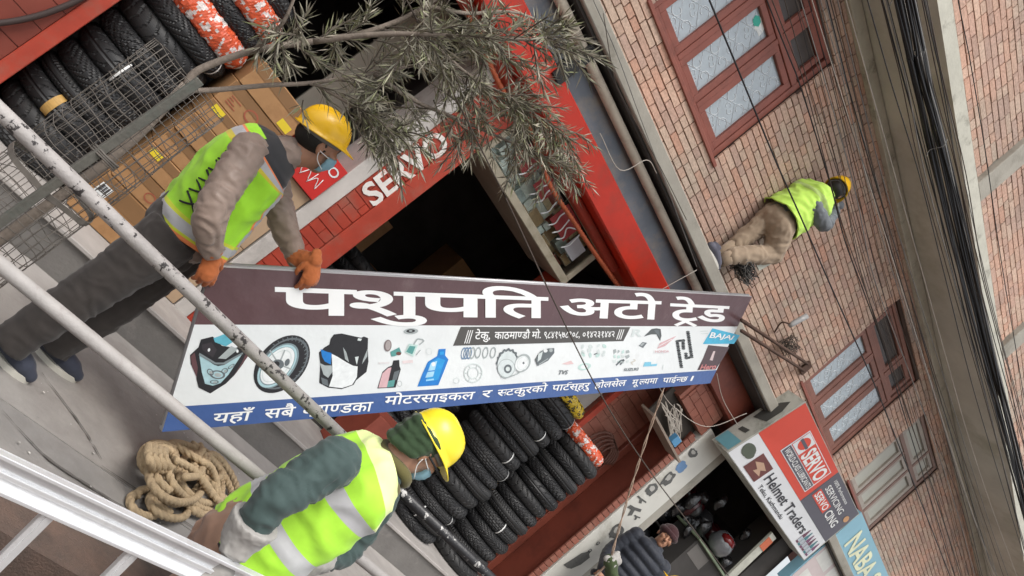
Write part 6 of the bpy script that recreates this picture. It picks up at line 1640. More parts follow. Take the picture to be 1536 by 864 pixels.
def loft(rings, colf, nu=96, sub=14, wr=0.006, seed=0, ws=9.0, thick=0.004, close=True, u0=0.0, u1=1.0):
    """cloth shell through oval rings (centre, across, depth, forward dir, half across, half depth); colf(u, v) colours it"""
    C = [Vector(r[0]) for r in rings]
    def cr(vals, i, t):
        p0, p1, p2, p3 = vals[max(i - 1, 0)], vals[i], vals[min(i + 1, len(vals) - 1)], vals[min(i + 2, len(vals) - 1)]
        return 0.5 * ((2 * p1) + (p2 - p0) * t + (2 * p0 - 5 * p1 + 4 * p2 - p3) * t * t + (3 * p1 - p0 - 3 * p2 + p3) * t ** 3)
    bm = BM(); lay = bm.loops.layers.float_color.new('Col'); rows = []; N = (len(rings) - 1) * sub
    A = [Vector(r[1]).normalized() for r in rings]; B = [Vector(r[2]).normalized() for r in rings]
    wa = [r[3] for r in rings]; wb = [r[4] for r in rings]
    for j in range(N + 1):
        i = min(j // sub, len(rings) - 2); t = j / sub - i; v = j / N
        c = cr(C, i, t); a = cr(A, i, t).normalized(); b = cr(B, i, t).normalized(); ra = cr(wa, i, t); rb = cr(wb, i, t); row = []
        for k in range(nu):
            th = 2 * math.pi * k / nu
            ex = 0.82
            ca, sa = math.cos(th), math.sin(th)
            d = b * (rb * math.copysign(abs(ca) ** ex, ca)) + a * (ra * math.copysign(abs(sa) ** ex, sa))
            n_ = d.normalized(); p = c + d
            q = Vector((p.x * ws, p.y * ws, p.z * ws * 0.6 + seed))
            q2 = Vector((p.x * 6 + 3 * noise.noise(p * 3), p.y * 6, p.z * 9 + seed * 2.3))
            f = 0.7 * noise.noise(q) + 1.25 * max(0, 1 - 3.0 * abs(noise.noise(q2))) - 0.45
            row.append(bm.verts.new(p + n_ * (wr * 1.6 * f)))
        rows.append(row)
    for j in range(N):
        for k in range(nu):
            f = bm.faces.new((rows[j][k], rows[j][(k + 1) % nu], rows[j + 1][(k + 1) % nu], rows[j + 1][k])); f.smooth = True
            c = colf((k + 0.5) / nu, (j + 0.5) / N)
            for l in f.loops: l[lay] = (*c, 1)
    bmesh.ops.recalc_face_normals(bm, faces=bm.faces[:])
    # a turned-in hem so the shell has thickness
    for (ra_, s_) in ((rows[0], 1), (rows[-1], -1)):
        inn = [bm.verts.new(v.co + (sum((w.co for w in ra_), Vector()) / nu - v.co).normalized() * 0.012) for v in ra_]
        cl = colf(0.3, 0.0 if s_ == 1 else 1.0)
        for k in range(nu):
            f = bm.faces.new((ra_[k], inn[k], inn[(k + 1) % nu], ra_[(k + 1) % nu])); f.smooth = True
            for l in f.loops: l[lay] = (*cl, 1)
    me = bpy.data.meshes.new('loft'); bm.to_mesh(me); bm.free(); return me
def shoe(parent, heel, toe, m=None, sole=None, up=Vector((0, 0, 1)), s=1.0):
    heel, toe = Vector(heel), Vector(toe); f = (toe - heel).normalized(); M = frame3(f, up)
    L = (toe - heel).length
    bm = BM()
    def P(x, y, z): return heel + M @ Vector((x * L, y * s, z * s))
    tube(bm, [P(0.06, 0, 0.055), P(0.25, 0, 0.062), P(0.5, 0, 0.052), P(0.72, 0, 0.042), P(0.92, 0, 0.030)], [0.040 * s, 0.046 * s, 0.048 * s, 0.046 * s, 0.030 * s], seg=14, n=5, axis=up, sq=0.9, round_caps=True)
    tube(bm, [P(0.2, 0, 0.06), P(0.18, 0, 0.11)], [0.045 * s, 0.042 * s], seg=14, n=3)
    me = remesh(bm, 0.006, 3)
    for v in me.vertices:
        pass
    o = link('shoe', me, m or M_SHOE, parent, True)
    bm = BM(); pts = []
    for k in range(24):
        t = 2 * math.pi * k / 24; x = 0.5 + 0.52 * math.cos(t); w = (0.040 + 0.012 * math.sin(min(1, max(0, x)) * 3.0)) * math.sin(t)
        pts.append(P(x, w, 0.0))
    prism(bm, pts, M @ Vector((0, 0, 0.024 * s))); obj('sole', bm, sole or M_SOLE, o)
    bm = BM()
    for k in range(4): tube(bm, [P(0.42 + k * .08, -0.028, 0.088 - k * .008), P(0.44 + k * .08, 0, 0.103 - k * .009), P(0.46 + k * .08, 0.028, 0.088 - k * .008)], 0.004 * s, seg=5, n=3)
    obj('lace', bm, mat('lace', (0.10, 0.11, 0.15), 0.8), o)
    return o
def eyes(parent, c, M, s=1.0):
    for sd in (-1, 1):
        bm = BM(); ball(bm, c + M @ (Vector((0.083, 0.032 * sd, 0.006)) * s), (0.007 * s, 0.012 * s, 0.006 * s), M, 10); obj('eye', bm, M_EYE, parent, True)

# ------------------------------------------------------------------ worker steadying the foot of the banner
w1 = thing('person', 'worker in charcoal trousers and rust gloves gripping the low end of the banner', 'person', (1.1, 3.25, 0))
a_ = lambda x, y, Y: atY(x, y, Y)
pel, chest, nk = a_(278, 352, 3.30), a_(378, 250, 3.30), a_(432, 229, 3.28)
hd = a_(475, 217, 3.27)
M1h = frame3((math.cos(R(20)), 0.12, math.sin(R(20))), (-math.sin(R(20)), 0, math.cos(R(20))))
hipR, knR, anR = a_(262, 352, 3.21), a_(135, 437, 3.16), a_(18, 512, 3.13)
hipL, knL, anL = a_(288, 362, 3.38), a_(172, 458, 3.40), a_(84, 516, 3.41)
shR, elR, wrR = a_(372, 228, 3.14), a_(318, 316, 3.00), a_(317, 372, 3.05)
shL, elL, wrL = a_(404, 246, 3.50), a_(423, 330, 3.42), a_(446, 388, 3.26)
bm = BM()
head_pieces(bm, hd, M1h)
tube(bm, [nk + Vector((-.02, 0, -.03)), hd + M1h @ Vector((-0.02, 0, -0.06))], [0.062, 0.058], seg=14, n=3, round_caps=True)
tube(bm, [pel, chest, nk], [0.12, 0.13, 0.05], seg=16, n=5, axis=(0, 1, 0), sq=1.25, round_caps=True)
for p in ((hipR, knR, anR), (hipL, knL, anL)): tube(bm, p, [0.075, 0.052, 0.038], seg=12, n=5, round_caps=True)
for p in ((shR, elR, wrR), (shL, elL, wrL)): tube(bm, p, [0.052, 0.042, 0.03], seg=12, n=5, round_caps=True)
body = link('body', remesh(bm, 0.0075, 3), M_SKIN, w1, True)
eyes(body, hd, M1h)
hard_hat(w1, hd + M1h @ Vector((-0.005, 0, 0.055)), M1h, M_HAT, 0.90)
face_mask(w1, hd, M1h)
bm = BM()       # hair under the hat
ball(bm, hd + M1h @ Vector((-0.022, 0, 0.022)), (0.092, 0.080, 0.075), M1h, 20); obj('hair', bm, M_HAIR, w1, True)
bm = BM()
pelb = a_(270, 347, 3.30)
tube(bm, [pelb.lerp(chest, 0.22), pelb, (hipR + hipL) / 2 - Vector((0, 0, 0.07))], [0.145, 0.15, 0.11], seg=20, n=4, axis=(0, 1, 0), sq=1.2, round_caps=True)
tube(bm, [hipR, knR, anR.lerp(knR, 0.1), anR + (anR - knR) * .07], [0.120, 0.092, 0.076, 0.080], seg=16, n=6)
tube(bm, [hipL, knL, anL.lerp(knL, 0.1), anL + (anL - knL) * .07], [0.120, 0.092, 0.076, 0.080], seg=16, n=6)
link('trousers', remesh(bm, 0.009, 2, wr=0.006, ws=8, seed=2, ax=knR - hipR), M_DKTR, w1, True)
bm = BM()
tube(bm, [pel.lerp(chest, .1), chest, nk], [0.15, 0.15, 0.07], seg=20, n=5, axis=(0, 1, 0), sq=1.2, round_caps=True)
tube(bm, [chest.lerp(shR, .7), shR, elR, wrR], [0.06, 0.072, 0.065, 0.050], seg=16, n=6, round_caps=True)
tube(bm, [chest.lerp(shL, .7), shL, elL, wrL], [0.06, 0.074, 0.064, 0.046], seg=16, n=6, round_caps=True)
link('jacket', remesh(bm, 0.009, 2, wr=0.0075, ws=12, seed=5, ax=elR - shR), M_BROWNJ, w1, True)
up1 = (chest - pel).normalized(); Yv = Vector((0, 1, 0))
def fw(d): return Yv.cross(d).normalized()         # forward direction for a spine direction
d1 = (a_(330, 297, 3.3) - a_(287, 352, 3.3)).normalized(); d2 = (chest - a_(330, 297, 3.3)).normalized(); d3 = (nk - chest).normalized()
def col1(u, v):
    # u: 0 front, .25 far side, .5 back, .75 near side
    du = min(u, 1 - u)
    if v > 0.80 or (v > 0.70 and 0.60 < u < 0.90): return BLACKC
    if du < 0.012: return BLACKC
    if v < 0.035: return ORNG
    if 0.045 < v < 0.115: return SILVER
    if v < 0.13: return (0.55, 0.6, 0.05)
    if 0.60 < v < 0.67: return SILVER
    if 0.58 < v < 0.69: return ORNG if v > 0.67 else (0.6, 0.5, 0.05)
    for c0 in (0.085, 0.915):
        if v > 0.10 and abs(u - c0) < 0.020: return SILVER
        if v > 0.10 and abs(u - c0) < 0.032: return ORNG
    if 0.66 < u < 0.70 and 0.2 < v < 0.5: return BLACKC
    return LIME
rg = [(a_(288, 351, 3.30), Yv, fw(d1), 0.205, 0.178), (a_(330, 297, 3.30), Yv, fw((d1 + d2)), 0.200, 0.175), (a_(372, 252, 3.30), Yv, fw(d2), 0.205, 0.172), (a_(402, 234, 3.30), Yv, fw(d3), 0.190, 0.135), (a_(428, 229, 3.29), Yv, fw(d3), 0.092, 0.088)]
v1o = link('vest', loft(rg, col1, wr=0.006, seed=1), M_VEST, w1)
bm = BM()     # side lacing of the vest
def onv(u, v, off=0.006):
    i = min(int(v * 4), 3); t = v * 4 - i
    c = Vector(rg[i][0]).lerp(Vector(rg[i + 1][0]), t); a = Vector(rg[i][1]); b = Vector(rg[i][2]).lerp(Vector(rg[i + 1][2]), t).normalized()
    ra = rg[i][3] * (1 - t) + rg[i + 1][3] * t + off; rb = rg[i][4] * (1 - t) + rg[i + 1][4] * t + off
    th = 2 * math.pi * u; ca, sa = math.cos(th), math.sin(th)
    return c + b * (rb * math.copysign(abs(ca) ** .82, ca)) + a * (ra * math.copysign(abs(sa) ** .82, sa))
for k in range(5):
    v = 0.15 + k * 0.075
    tube(bm, [onv(0.60, v), onv(0.64, v + .02, .009), onv(0.68, v + 0.06)], 0.0045, seg=5, n=3); tube(bm, [onv(0.68, v), onv(0.64, v + .04, .009), onv(0.60, v + 0.06)], 0.0045, seg=5, n=3)
obj('lacing', bm, M_TRI, v1o)
# gloves
for (w, el, th, nm) in ((wrR, elR, BU.normalized(), 'R'), (wrL, elL, -BU.normalized(), 'L')):
    bm = BM(); bvd = BV.normalized()
    edge = B_TL + BU.normalized() * ((w - B_TL).dot(BU.normalized()) + (0.012 if nm == 'R' else 0.03))
    wpos = edge - bvd * 0.066 + BN * 0.020
    hand_pieces(bm, wpos, bvd * 0.9 + BN * 0.14, th, BN + Vector((0, 0, .2)), 1.0, curl=(0.30, 0.45, 0.30), fat=1.08)
    tube(bm, [w, w.lerp(wpos, 0.5), wpos], [0.050, 0.043, 0.033], seg=12, n=3, round_caps=True)
    link('glove', remesh(bm, 0.0045, 2, wr=0.0015, ws=40), M_GLO, w1, True)
# shoes
shoe(w1, atZ(-18, 520, 0.0), atZ(40, 575, 0.0)); shoe(w1, atZ(52, 524, 0.0), atZ(112, 573, 0.0))

# ------------------------------------------------------------------ worker at the ladder, nearest the street
w2 = thing('person', 'worker in dark green jacket and lime vest bending beside the aluminium ladder', 'person', (1.5, 2.1, -0.28))
YM = 2.13
pel, chest, nk = a_(352, 826, YM), a_(512, 722, YM), a_(584, 700, YM)
hd = a_(632, 671, YM)
pt = R(-13)
M2h = frame3((math.cos(pt), -0.10, math.sin(pt)), (-math.sin(pt), 0, math.cos(pt)))
shR, elR, wrR = a_(503, 692, YM - .165), a_(408, 753, YM - .24), a_(366, 803, YM - .24)
shL, elL, wrL = a_(566, 742, YM + .19), a_(520, 815, YM + .16), a_(470, 838, YM + .05)
down = Vector((-0.10, 0, -1))
hipR, hipL = pel + Vector((-.02, -.09, -.02)), pel + Vector((0, .09, -.02))
knR, knL = hipR + Vector((-.03, 0, -.26)), hipL + Vector((.13, 0, -.26))
anR, anL = Vector((knR.x - .16, knR.y, -0.19)), Vector((knL.x - .04, knL.y, -0.19))
bm = BM()
head_pieces(bm, hd, M2h)
tube(bm, [nk + Vector((-.02, 0, -.03)), hd + M2h @ Vector((-0.015, 0, -0.06))], [0.065, 0.06], seg=14, n=3, round_caps=True)
tube(bm, [pel, chest, nk], [0.12, 0.13, 0.05], seg=16, n=5, axis=(0, 1, 0), sq=1.25, round_caps=True)
for p in ((hipR, knR, anR), (hipL, knL, anL)): tube(bm, p, [0.075, 0.052, 0.038], seg=12, n=5, round_caps=True)
for p in ((shR, elR, wrR), (shL, elL, wrL)): tube(bm, p, [0.052, 0.042, 0.03], seg=12, n=5, round_caps=True)
body = link('body', remesh(bm, 0.0075, 3), M_SKIN2, w2, True)
eyes(body, hd, M2h)
hard_hat(w2, hd + M2h @ Vector((0.0, 0, 0.048)), M2h, M_HAT2, 0.87)
face_mask(w2, hd, M2h)
bm = BM()     # scarf wound round head and nape, open at the face
def HP(x, y, z): return hd + M2h @ Vector((x, y, z))
ball(bm, HP(-0.034, 0, 0.022), (0.086, 0.086, 0.080), M2h, 24)
for k in range(4): tube(bm, [HP(-0.055, 0.080, 0.045 - k * .03), HP(-0.118 + k * .004, 0, 0.030 - k * 0.034), HP(-0.055, -0.080, 0.045 - k * .03), HP(0.02 - k * .016, -0.081, 0.055 - k * .024)], [0.015, 0.020, 0.015, 0.006], seg=8, n=5, round_caps=True)
link('head_scarf', remesh(bm, 0.006, 2, wr=0.003, ws=24), M_SCARF, w2, True)
bm = BM()     # spectacles
for sd in (-1, 1):
    ring = [HP(0.104 - 0.02 * abs(math.cos(k / 12 * 6.283)) * 0.5, 0.034 * sd + 0.024 * math.cos(k / 12 * 6.283), 0.004 + 0.016 * math.sin(k / 12 * 6.283)) for k in range(13)]
    tube(bm, ring, 0.0024, seg=5, raw=True); tube(bm, [HP(0.098, 0.058 * sd, 0.008), HP(0.04, 0.090 * sd, 0.008), HP(-0.01, 0.092 * sd, 0.006)], 0.004, seg=6, n=3)
tube(bm, [HP(0.106, 0.010, 0.006), HP(0.108, 0, 0.009), HP(0.106, -0.010, 0.006)], 0.0022, seg=5, n=3)
obj('spectacles', bm, M_TRI, w2)
bm = BM()
tube(bm, [pel.lerp(chest, 0.15), pel, (hipR + hipL) / 2 - Vector((0, 0, 0.07))], [0.14, 0.15, 0.11], seg=20, n=4, axis=(0, 1, 0), sq=1.2, round_caps=True)
tube(bm, [hipR, knR, anR], [0.12, 0.09, 0.08], seg=16, n=6); tube(bm, [hipL, knL, anL], [0.12, 0.09, 0.08], seg=16, n=6)
link('trousers', remesh(bm, 0.010, 3, wr=0.007, ws=10, seed=4), M_TAN, w2, True)
bm = BM()
tube(bm, [pel.lerp(chest, .12), chest, nk], [0.112, 0.112, 0.06], seg=20, n=5, axis=(0, 1, 0), sq=1.45, round_caps=True)
tube(bm, [chest.lerp(shR, .6), shR, shR.lerp(elR, .5), elR, wrR], [0.055, 0.077, 0.072, 0.064, 0.046], seg=18, n=6, round_caps=True)
tube(bm, [chest.lerp(shL, .6), shL, elL, wrL], [0.06, 0.085, 0.075, 0.052], seg=16, n=6, round_caps=True)
link('jacket', remesh(bm, 0.008, 2, wr=0.008, ws=12, seed=9, ax=elR - shR), M_GRNJ, w2, True)
bm = BM()
cdir = (hd - nk).normalized(); e1 = Vector((0, 1, 0)); e2 = cdir.cross(e1).normalized()
for (h0, r0, r1) in ((-0.03, 0.088, 0.082), (0.022, 0.078, 0.070)):
    ring = [nk + cdir * (h0 + 0.012 * math.cos(k / 24 * 6.283 * 2)) + (e1 * math.cos(k / 24 * 6.283) + e2 * math.sin(k / 24 * 6.283) * 0.95) * r0 for k in range(25)]
    tube(bm, ring, 0.022, seg=10, raw=True)
obj('fleece_collar', bm, M_OLIVE, w2, True)
d1 = (a_(440, 775, YM) - a_(366, 822, YM)).normalized(); d2 = (chest - a_(440, 775, YM)).normalized(); d3 = (nk - chest).normalized()
def col2(u, v):
    du = min(u, 1 - u)
    if 0.20 < v < 0.275: return SILVER
    if 0.47 < v < 0.545: return SILVER
    if abs(u - 0.885) < 0.008 or v < 0.014: return BLACKC
    if v > 0.74: return PALEY
    if v > 0.56 and 0.80 < u < 0.86: return PALEY
    return LIME2
rg = [(a_(360, 831, YM), Yv, fw(d1), 0.200, 0.160), (a_(434, 783, YM), Yv, fw(d1 + d2), 0.195, 0.150), (a_(512, 733, YM), Yv, fw(d2), 0.200, 0.146), (a_(556, 711, YM), Yv, fw(d3), 0.186, 0.124), (a_(584, 702, YM), Yv, fw(d3), 0.102, 0.096)]
v2o = link('vest', loft(rg, col2, wr=0.007, seed=7), M_VEST, w2)
# right glove closes on the ladder stile, left glove hangs by the hem
bm = BM()
g = wrR + Vector((0.0, -0.02, -0.01))
tube(bm, [wrR + (elR - wrR).normalized() * 0.06, wrR, g + Vector((.01, -.01, -.05))], [0.080, 0.068, 0.042], seg=14, n=4, axis=None, round_caps=False)
hw_ = g + Vector((.012, -.012, -.055))
hand_pieces(bm, hw_, Vector((0.12, -0.16, -1)), Vector((1, 0, .1)), Vector((0, -1, 0)), 1.05, curl=(0.5, 0.9, 0.7), fat=1.25)
link('glove', remesh(bm, 0.005, 2, wr=0.002, ws=35), M_GLG, w2, True)
bm = BM()
tube(bm, [wrL + (elL - wrL).normalized() * 0.05, wrL, wrL + Vector((-.01, -.02, -.06))], [0.070, 0.062, 0.042], seg=14, n=4)
hand_pieces(bm, wrL + Vector((-.01, -.02, -.055)), Vector((-0.05, -0.1, -1)), Vector((.6, -.8, 0)), Vector((0.7, 0.5, 0)), 1.05, curl=(0.35, 0.5, 0.4), fat=1.25)
link('glove', remesh(bm, 0.005, 2, wr=0.002, ws=35, seed=3), M_GLG, w2, True)
for an in (anR, anL): shoe(w2, Vector((an.x - .09, an.y, -0.28)), Vector((an.x + .18, an.y, -0.28)), mat('black_boot', (0.02, 0.02, 0.02), 0.6), mat('black_sole', (0.015, 0.015, 0.015), 0.7))

# ------------------------------------------------------------------ worker squatting on the ledge above
w3 = thing('person', 'worker in khaki trousers and lime vest squatting on the ledge against the brick wall', 'person', (4.35, 4.5, 3.535))
YC = 4.53
hipc, sh_c, nk, hd = a_(1166, 331, YC), a_(1222, 296, YC), a_(1240, 290, YC - .02), a_(1250, 287, YC - .04)
M3h = frame3((0.75, 0.62, -0.25), (0.1, 0.1, 1))
fl, rl = Vector((4.25, 4.47, 3.60)), Vector((4.16, 4.62, 3.60))
fR = a_(1098, 384, 4.44); knR = a_(1160, 381, 4.42); hipR = a_(1172, 340, 4.44)
fL = a_(1104, 366, 4.58); knL = a_(1140, 338, 4.58); hipL = a_(1162, 322, 4.60)
shR, elR, wrR = a_(1222, 312, 4.38), a_(1236, 336, 4.36), a_(1252, 316, 4.47)
shL, elL, wrL = a_(1214, 282, 4.62), a_(1236, 300, 4.66), a_(1258, 308, 4.62)
bm = BM(); head_pieces(bm, hd, M3h, 0.95)
tube(bm, [nk, hd], [0.055, 0.055], seg=12, n=2, round_caps=True); tube(bm, [hipc, sh_c, nk], [0.12, 0.125, 0.05], seg=16, n=5, axis=(0, 1, 0), sq=1.2, round_caps=True)
for p in ((hipR, knR, fR), (hipL, knL, fL)): tube(bm, p, [0.07, 0.05, 0.036], seg=10, n=5, round_caps=True)
for p in ((shR, elR, wrR), (shL, elL, wrL)): tube(bm, p, [0.05, 0.04, 0.03], seg=10, n=5, round_caps=True)
body = link('body', remesh(bm, 0.009, 3), M_SKIN, w3, True)
hard_hat(w3, hd + M3h @ Vector((0, 0, 0.05)), M3h, M_HAT, 0.9)
bm = BM(); ball(bm, hd + M3h @ Vector((-0.02, 0, 0.012)), (0.09, 0.08, 0.08), M3h, 18); obj('hair', bm, M_HAIR, w3, True)
bm = BM(); ball(bm, hipc - Vector((0, 0, .01)), (0.155, 0.175, 0.15), None, 20)
tube(bm, [hipR, knR.lerp(hipR, .4), knR], [0.115, 0.105, 0.085], seg=14, n=5, round_caps=True); tube(bm, [knR, fR.lerp(knR, .4), fR], [0.088, 0.08, 0.07], seg=14, n=5, round_caps=True)
tube(bm, [hipL, knL.lerp(hipL, .4), knL], [0.115, 0.105, 0.085], seg=14, n=5, round_caps=True); tube(bm, [knL, fL.lerp(knL, .4), fL], [0.088, 0.08, 0.07], seg=14, n=5, round_caps=True)
link('trousers', remesh(bm, 0.011, 2, wr=0.009, ws=11, seed=6), M_KHAKI, w3, True)
bm = BM(); tube(bm, [hipc, sh_c, nk], [0.14, 0.14, 0.06], seg=16, n=5, axis=(0, 1, 0), sq=1.15, round_caps=True)
for p in ((shR, elR, wrR), (shL, elL, wrL)): tube(bm, p, [0.075, 0.07, 0.045], seg=12, n=5, round_caps=True)
link('jacket', remesh(bm, 0.010, 2, wr=0.008, ws=14), M_GREYSL, w3, True)
dd = (sh_c - hipc).normalized()
def col3(u, v): return (0.50, 0.78, 0.12) if not (0.5 < v < 0.56) else (0.40, 0.55, 0.16)
rg = [(hipc + dd * 0.03, Yv, fw(dd), 0.21, 0.20), (hipc.lerp(sh_c, .5), Yv, fw(dd), 0.195, 0.18), (sh_c, Yv, fw(dd), 0.20, 0.165), (nk, Yv, fw(dd), 0.09, 0.09)]
v3 = link('vest', loft(rg, col3, wr=0.009, seed=3), M_VEST, w3)
bm = BM()
tube(bm, [wrR, wrR + Vector((.05, .03, .03))], [0.035, 0.03], seg=10, n=2); hand_pieces(bm, wrR, Vector((.4, .7, .4)), Vector((0, 0, 1)), Vector((.7, -.6, 0)), 1.0, fat=1.1)
link('glove', remesh(bm, 0.006, 2), M_GLG, w3, True)
for k, (f, kn) in enumerate(((fR, knR), (fL, knL))):
    ax = (kn - f).normalized()
    z0 = 3.537
    hl = a_(1079, 357, f.y) ; shoe(w3, Vector((hl.x, f.y, z0)), Vector((hl.x + .26, f.y, z0)), mat('grey_trainer', (0.10, 0.10, 0.13), 0.8), mat('white_sole', (0.62, 0.6, 0.55), 0.7), s=1.05)
    bm = BM(); tube(bm, [f, Vector((f.x - .03, f.y, z0 + .08))], [0.066, 0.05], seg=12, n=2); obj('sock', bm, M_KHAKI, w3, True)

# ------------------------------------------------------------------ onlooker in the doorway
w4 = thing('person', 'onlooker in navy puffer jacket and maroon beanie by the white pilaster', 'person', (6.2, 4.25, PL))
YO = 4.30
hd = a_(998, 806, YO)
to_cam = Vector((CAM.x - hd.x, CAM.y - hd.y, 0.0)).normalized()
M4h = frame3(to_cam * 1.0 + Vector((.15, -.1, .05)), (0, 0, 1)); lf = M4h @ Vector((0, 1, 0)); fwd4 = M4h @ Vector((1, 0, 0))
nk = hd + Vector((0, 0, -.12)) - fwd4 * .02; ch = nk + Vector((0, 0, -.24)) - fwd4 * .02; pel = ch + Vector((0, 0, -.34))
shR, shL = nk - lf * .19 + Vector((0, 0, -.08)), nk + lf * .19 + Vector((0, 0, -.08))
elR, elL = shR + Vector((0, 0, -.28)) - lf * .04, shL + Vector((0, 0, -.28)) + lf * .04
wrR, wrL = elR + Vector((0, 0, -.16)) + fwd4 * .16 + lf * .06, elL + Vector((0, 0, -.16)) + fwd4 * .16 - lf * .06
hipR, hipL = pel - lf * .09, pel + lf * .09
anR, anL = Vector((hipR.x, hipR.y, PL + .09)), Vector((hipL.x, hipL.y, PL + .09)); knR, knL = hipR.lerp(anR, .5) + fwd4 * .02, hipL.lerp(anL, .5) + fwd4 * .02
bm = BM(); head_pieces(bm, hd, M4h)
tube(bm, [nk, hd], [0.055, 0.055], seg=12, n=2, round_caps=True); tube(bm, [pel, ch, nk], [0.11, 0.12, 0.05], seg=14, n=4, axis=lf, sq=1.25, round_caps=True)
for p in ((hipR, knR, anR), (hipL, knL, anL)): tube(bm, p, [0.07, 0.05, 0.036], seg=10, n=5, round_caps=True)
for p in ((shR, elR, wrR), (shL, elL, wrL)): tube(bm, p, [0.05, 0.04, 0.03], seg=10, n=5, round_caps=True)
hand_pieces(bm, wrR, fwd4 * .6 + Vector((0, 0, -.8)), lf, -lf + fwd4, 1.0); hand_pieces(bm, wrL, fwd4 * .6 + Vector((0, 0, -.8)), -lf, lf + fwd4, 1.0)
body = link('body', remesh(bm, 0.0065, 2), M_SKIN, w4, True); eyes(body, hd, M4h)
bm = BM()
for sd in (-1, 1): tube(bm, [hd + M4h @ Vector((.095, .018 * sd, .024)), hd + M4h @ Vector((.092, .034 * sd, .029)), hd + M4h @ Vector((.080, .050 * sd, .024))], 0.004, seg=6, n=3)
tube(bm, [hd + M4h @ Vector((.0945, -.018, -.0585)), hd + M4h @ Vector((.0985, 0, -.058)), hd + M4h @ Vector((.0945, .018, -.0585))], 0.0022, seg=5, n=3)
ball(bm, hd + M4h @ Vector((.104, 0, -.045)), (.006, .016, .003), M4h, 10)
obj('brows_and_moustache', bm, M_HAIR, w4, True)
bm = BM(); ball(bm, hd + M4h @ Vector((-.018, 0, .05)), (.106, .094, .098), M4h, 22)
ring = [hd + M4h @ Vector((-.01 + .103 * math.cos(k / 24 * 6.283), .092 * math.sin(k / 24 * 6.283), .048)) for k in range(25)]
tube(bm, ring, .016, seg=8, raw=True, axis=(0, 0, 1), sq=1.6)
link('beanie', remesh(bm, .006, 2, wr=.002, ws=40), cloth('maroon_knit', (0.045, 0.018, 0.02), 0.95), w4, True)
bm = BM()
for k in range(7):
    t = k / 6; c = nk.lerp(pel, .12 + t * .95); ball(bm, c, (0.15, 0.225 if 0 < k else .19, 0.078), M4h, 20)
for (s_, e_, w_) in ((shR, elR, wrR), (shL, elL, wrL)):
    P, _ = crom([s_, e_, w_], 5)
    for p in P: ball(bm, p, 0.080, None, 14)
tube(bm, [nk + Vector((0, 0, -.05)), nk + Vector((0, 0, .03))], [.10, .085], seg=18, n=2)
link('puffer_jacket', remesh(bm, .009, 2), cloth('navy_puffer', (0.03, 0.034, 0.045), 0.6, fold=0.4, fs=25), w4, True)
bm = BM()
ball(bm, pel, (.13, .17, .12), M4h, 16)
for p in ((hipR, knR, anR), (hipL, knL, anL)): tube(bm, p, [0.10, 0.08, 0.07], seg=14, n=5)
link('trousers', remesh(bm, .011, 2, wr=.006), M_DKTR, w4, True)
for an in (anR, anL): shoe(w4, an - fwd4 * .07 - Vector((0, 0, .085)), an + fwd4 * .19 - Vector((0, 0, .085)))

# ------------------------------------------------------------------ worker hauling the banner rope
w5 = thing('person', 'worker in green jacket and grey gloves pulling the banner rope, at the lower edge', 'person', (5.0, 3.5, 0))
YR = 3.55
hd = a_(1003, 890, YR)
M5h = frame3((-.5, .75, .35), (.15, -.25, 1)); lf = M5h @ Vector((0, 1, 0)); f5 = Vector((-.55, .83, 0))
nk = hd + Vector((.03, -.05, -.11)); ch = nk + Vector((.02, -.04, -.25)); pel = ch + Vector((.02, -.03, -.33))
lf = Vector((-.83, -.55, 0))
shL, shR = nk + lf * .18 + Vector((0, 0, -.07)), nk - lf * .18 + Vector((0, 0, -.07))
wrU = a_(915, 842, YR + .02); elU = (shL + wrU) / 2 + Vector((-.02, -.03, -.16))
wrD = wrU + Vector((0.04, .02, -.26)); elD = (shR + wrD) / 2 + Vector((.05, .0, -.12))
hipR, hipL = pel - lf * .09, pel + lf * .09
anR, anL = Vector((hipR.x + .1, hipR.y - .15, .09)), Vector((hipL.x - .08, hipL.y + .12, .09)); knR, knL = hipR.lerp(anR, .5) + f5 * .05, hipL.lerp(anL, .5) + f5 * .05
bm = BM(); head_pieces(bm, hd, M5h)
tube(bm, [nk, hd], [0.055, 0.055], seg=12, n=2, round_caps=True); tube(bm, [pel, ch, nk], [0.11, 0.12, 0.05], seg=14, n=4, axis=lf, sq=1.25, round_caps=True)
for p in ((hipR, knR, anR), (hipL, knL, anL)): tube(bm, p, [0.07, 0.05, 0.036], seg=10, n=5, round_caps=True)
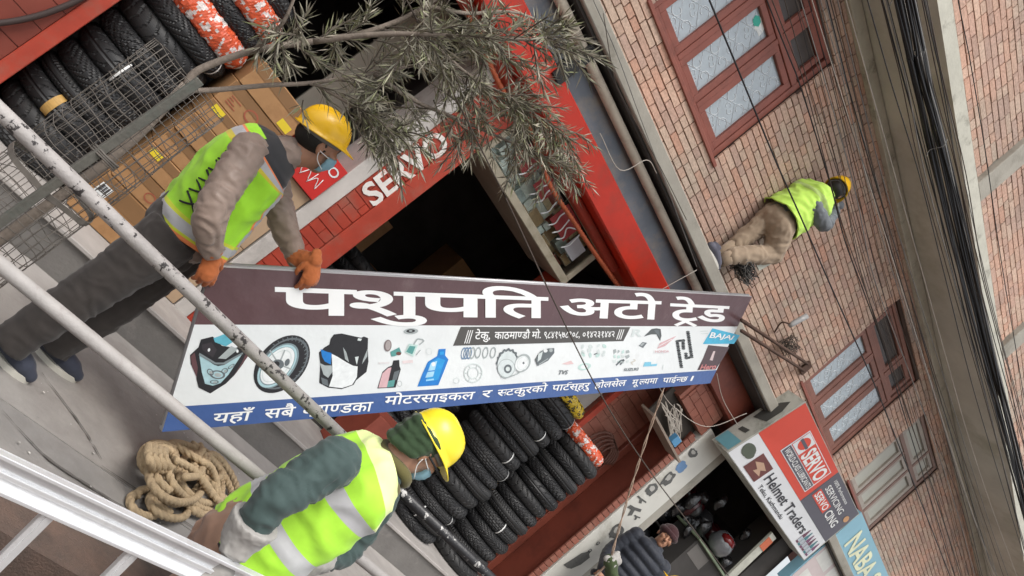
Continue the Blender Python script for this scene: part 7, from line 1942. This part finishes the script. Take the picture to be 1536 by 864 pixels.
for p in ((shL, elU, wrU), (shR, elD, wrD)): tube(bm, p, [0.05, 0.04, 0.03], seg=10, n=5, round_caps=True)
body = link('body', remesh(bm, 0.008, 2), M_SKIN, w5, True); eyes(body, hd, M5h)
hard_hat(w5, hd + M5h @ Vector((0, 0, .05)), M5h, M_HAT, 0.9)
bm = BM()
tube(bm, [pel, ch, nk], [0.135, 0.14, 0.065], seg=16, n=5, axis=lf, sq=1.2, round_caps=True)
for p in ((shL, elU, wrU), (shR, elD, wrD)): tube(bm, p, [0.08, 0.07, 0.05], seg=14, n=6, round_caps=True)
link('jacket', remesh(bm, .010, 2, wr=.008, ws=14), cloth('leaf_green_jacket', (0.045, 0.065, 0.025), 0.85), w5, True)
bm = BM()
ball(bm, pel, (.14, .17, .12), None, 16)
for p in ((hipR, knR, anR), (hipL, knL, anL)): tube(bm, p, [0.10, 0.08, 0.07], seg=14, n=5)
link('trousers', remesh(bm, .011, 2, wr=.006), M_DKTR, w5, True)
dd = (nk - pel).normalized()
def col5(u, v): return SILVER if 0.45 < v < 0.52 else LIME
rg = [(pel, lf, lf.cross(dd), .20, .17), (pel.lerp(ch, .6), lf, lf.cross(dd), .195, .165), (ch + dd * .1, lf, lf.cross(dd), .20, .16), (nk, lf, lf.cross(dd), .09, .085)]
link('vest', loft(rg, col5, wr=.007, seed=8, nu=64, sub=10), M_VEST, w5)
rope_dir = (a_(1003, 578, 4.0) - a_(934, 838, YR)).normalized()
for w, el in ((wrU, elU), (wrD, elD)):
    bm = BM(); ax = (w - el).normalized()
    tube(bm, [w - ax * .03, w + ax * .03], [.056, .045], seg=12, n=2)
    hand_pieces(bm, w + ax * .02, Vector((.75, -.1, .35)), Vector((-.3, -.1, 1)), Vector((0, -1, .2)), 1.0, curl=(1.15, 1.35, 0.9), fat=1.45)
    link('glove', remesh(bm, .005, 2), M_GLG, w5, True)
for an in (anR, anL): shoe(w5, an - f5 * .07 - Vector((0, 0, .085)), an + f5 * .19 - Vector((0, 0, .085)))
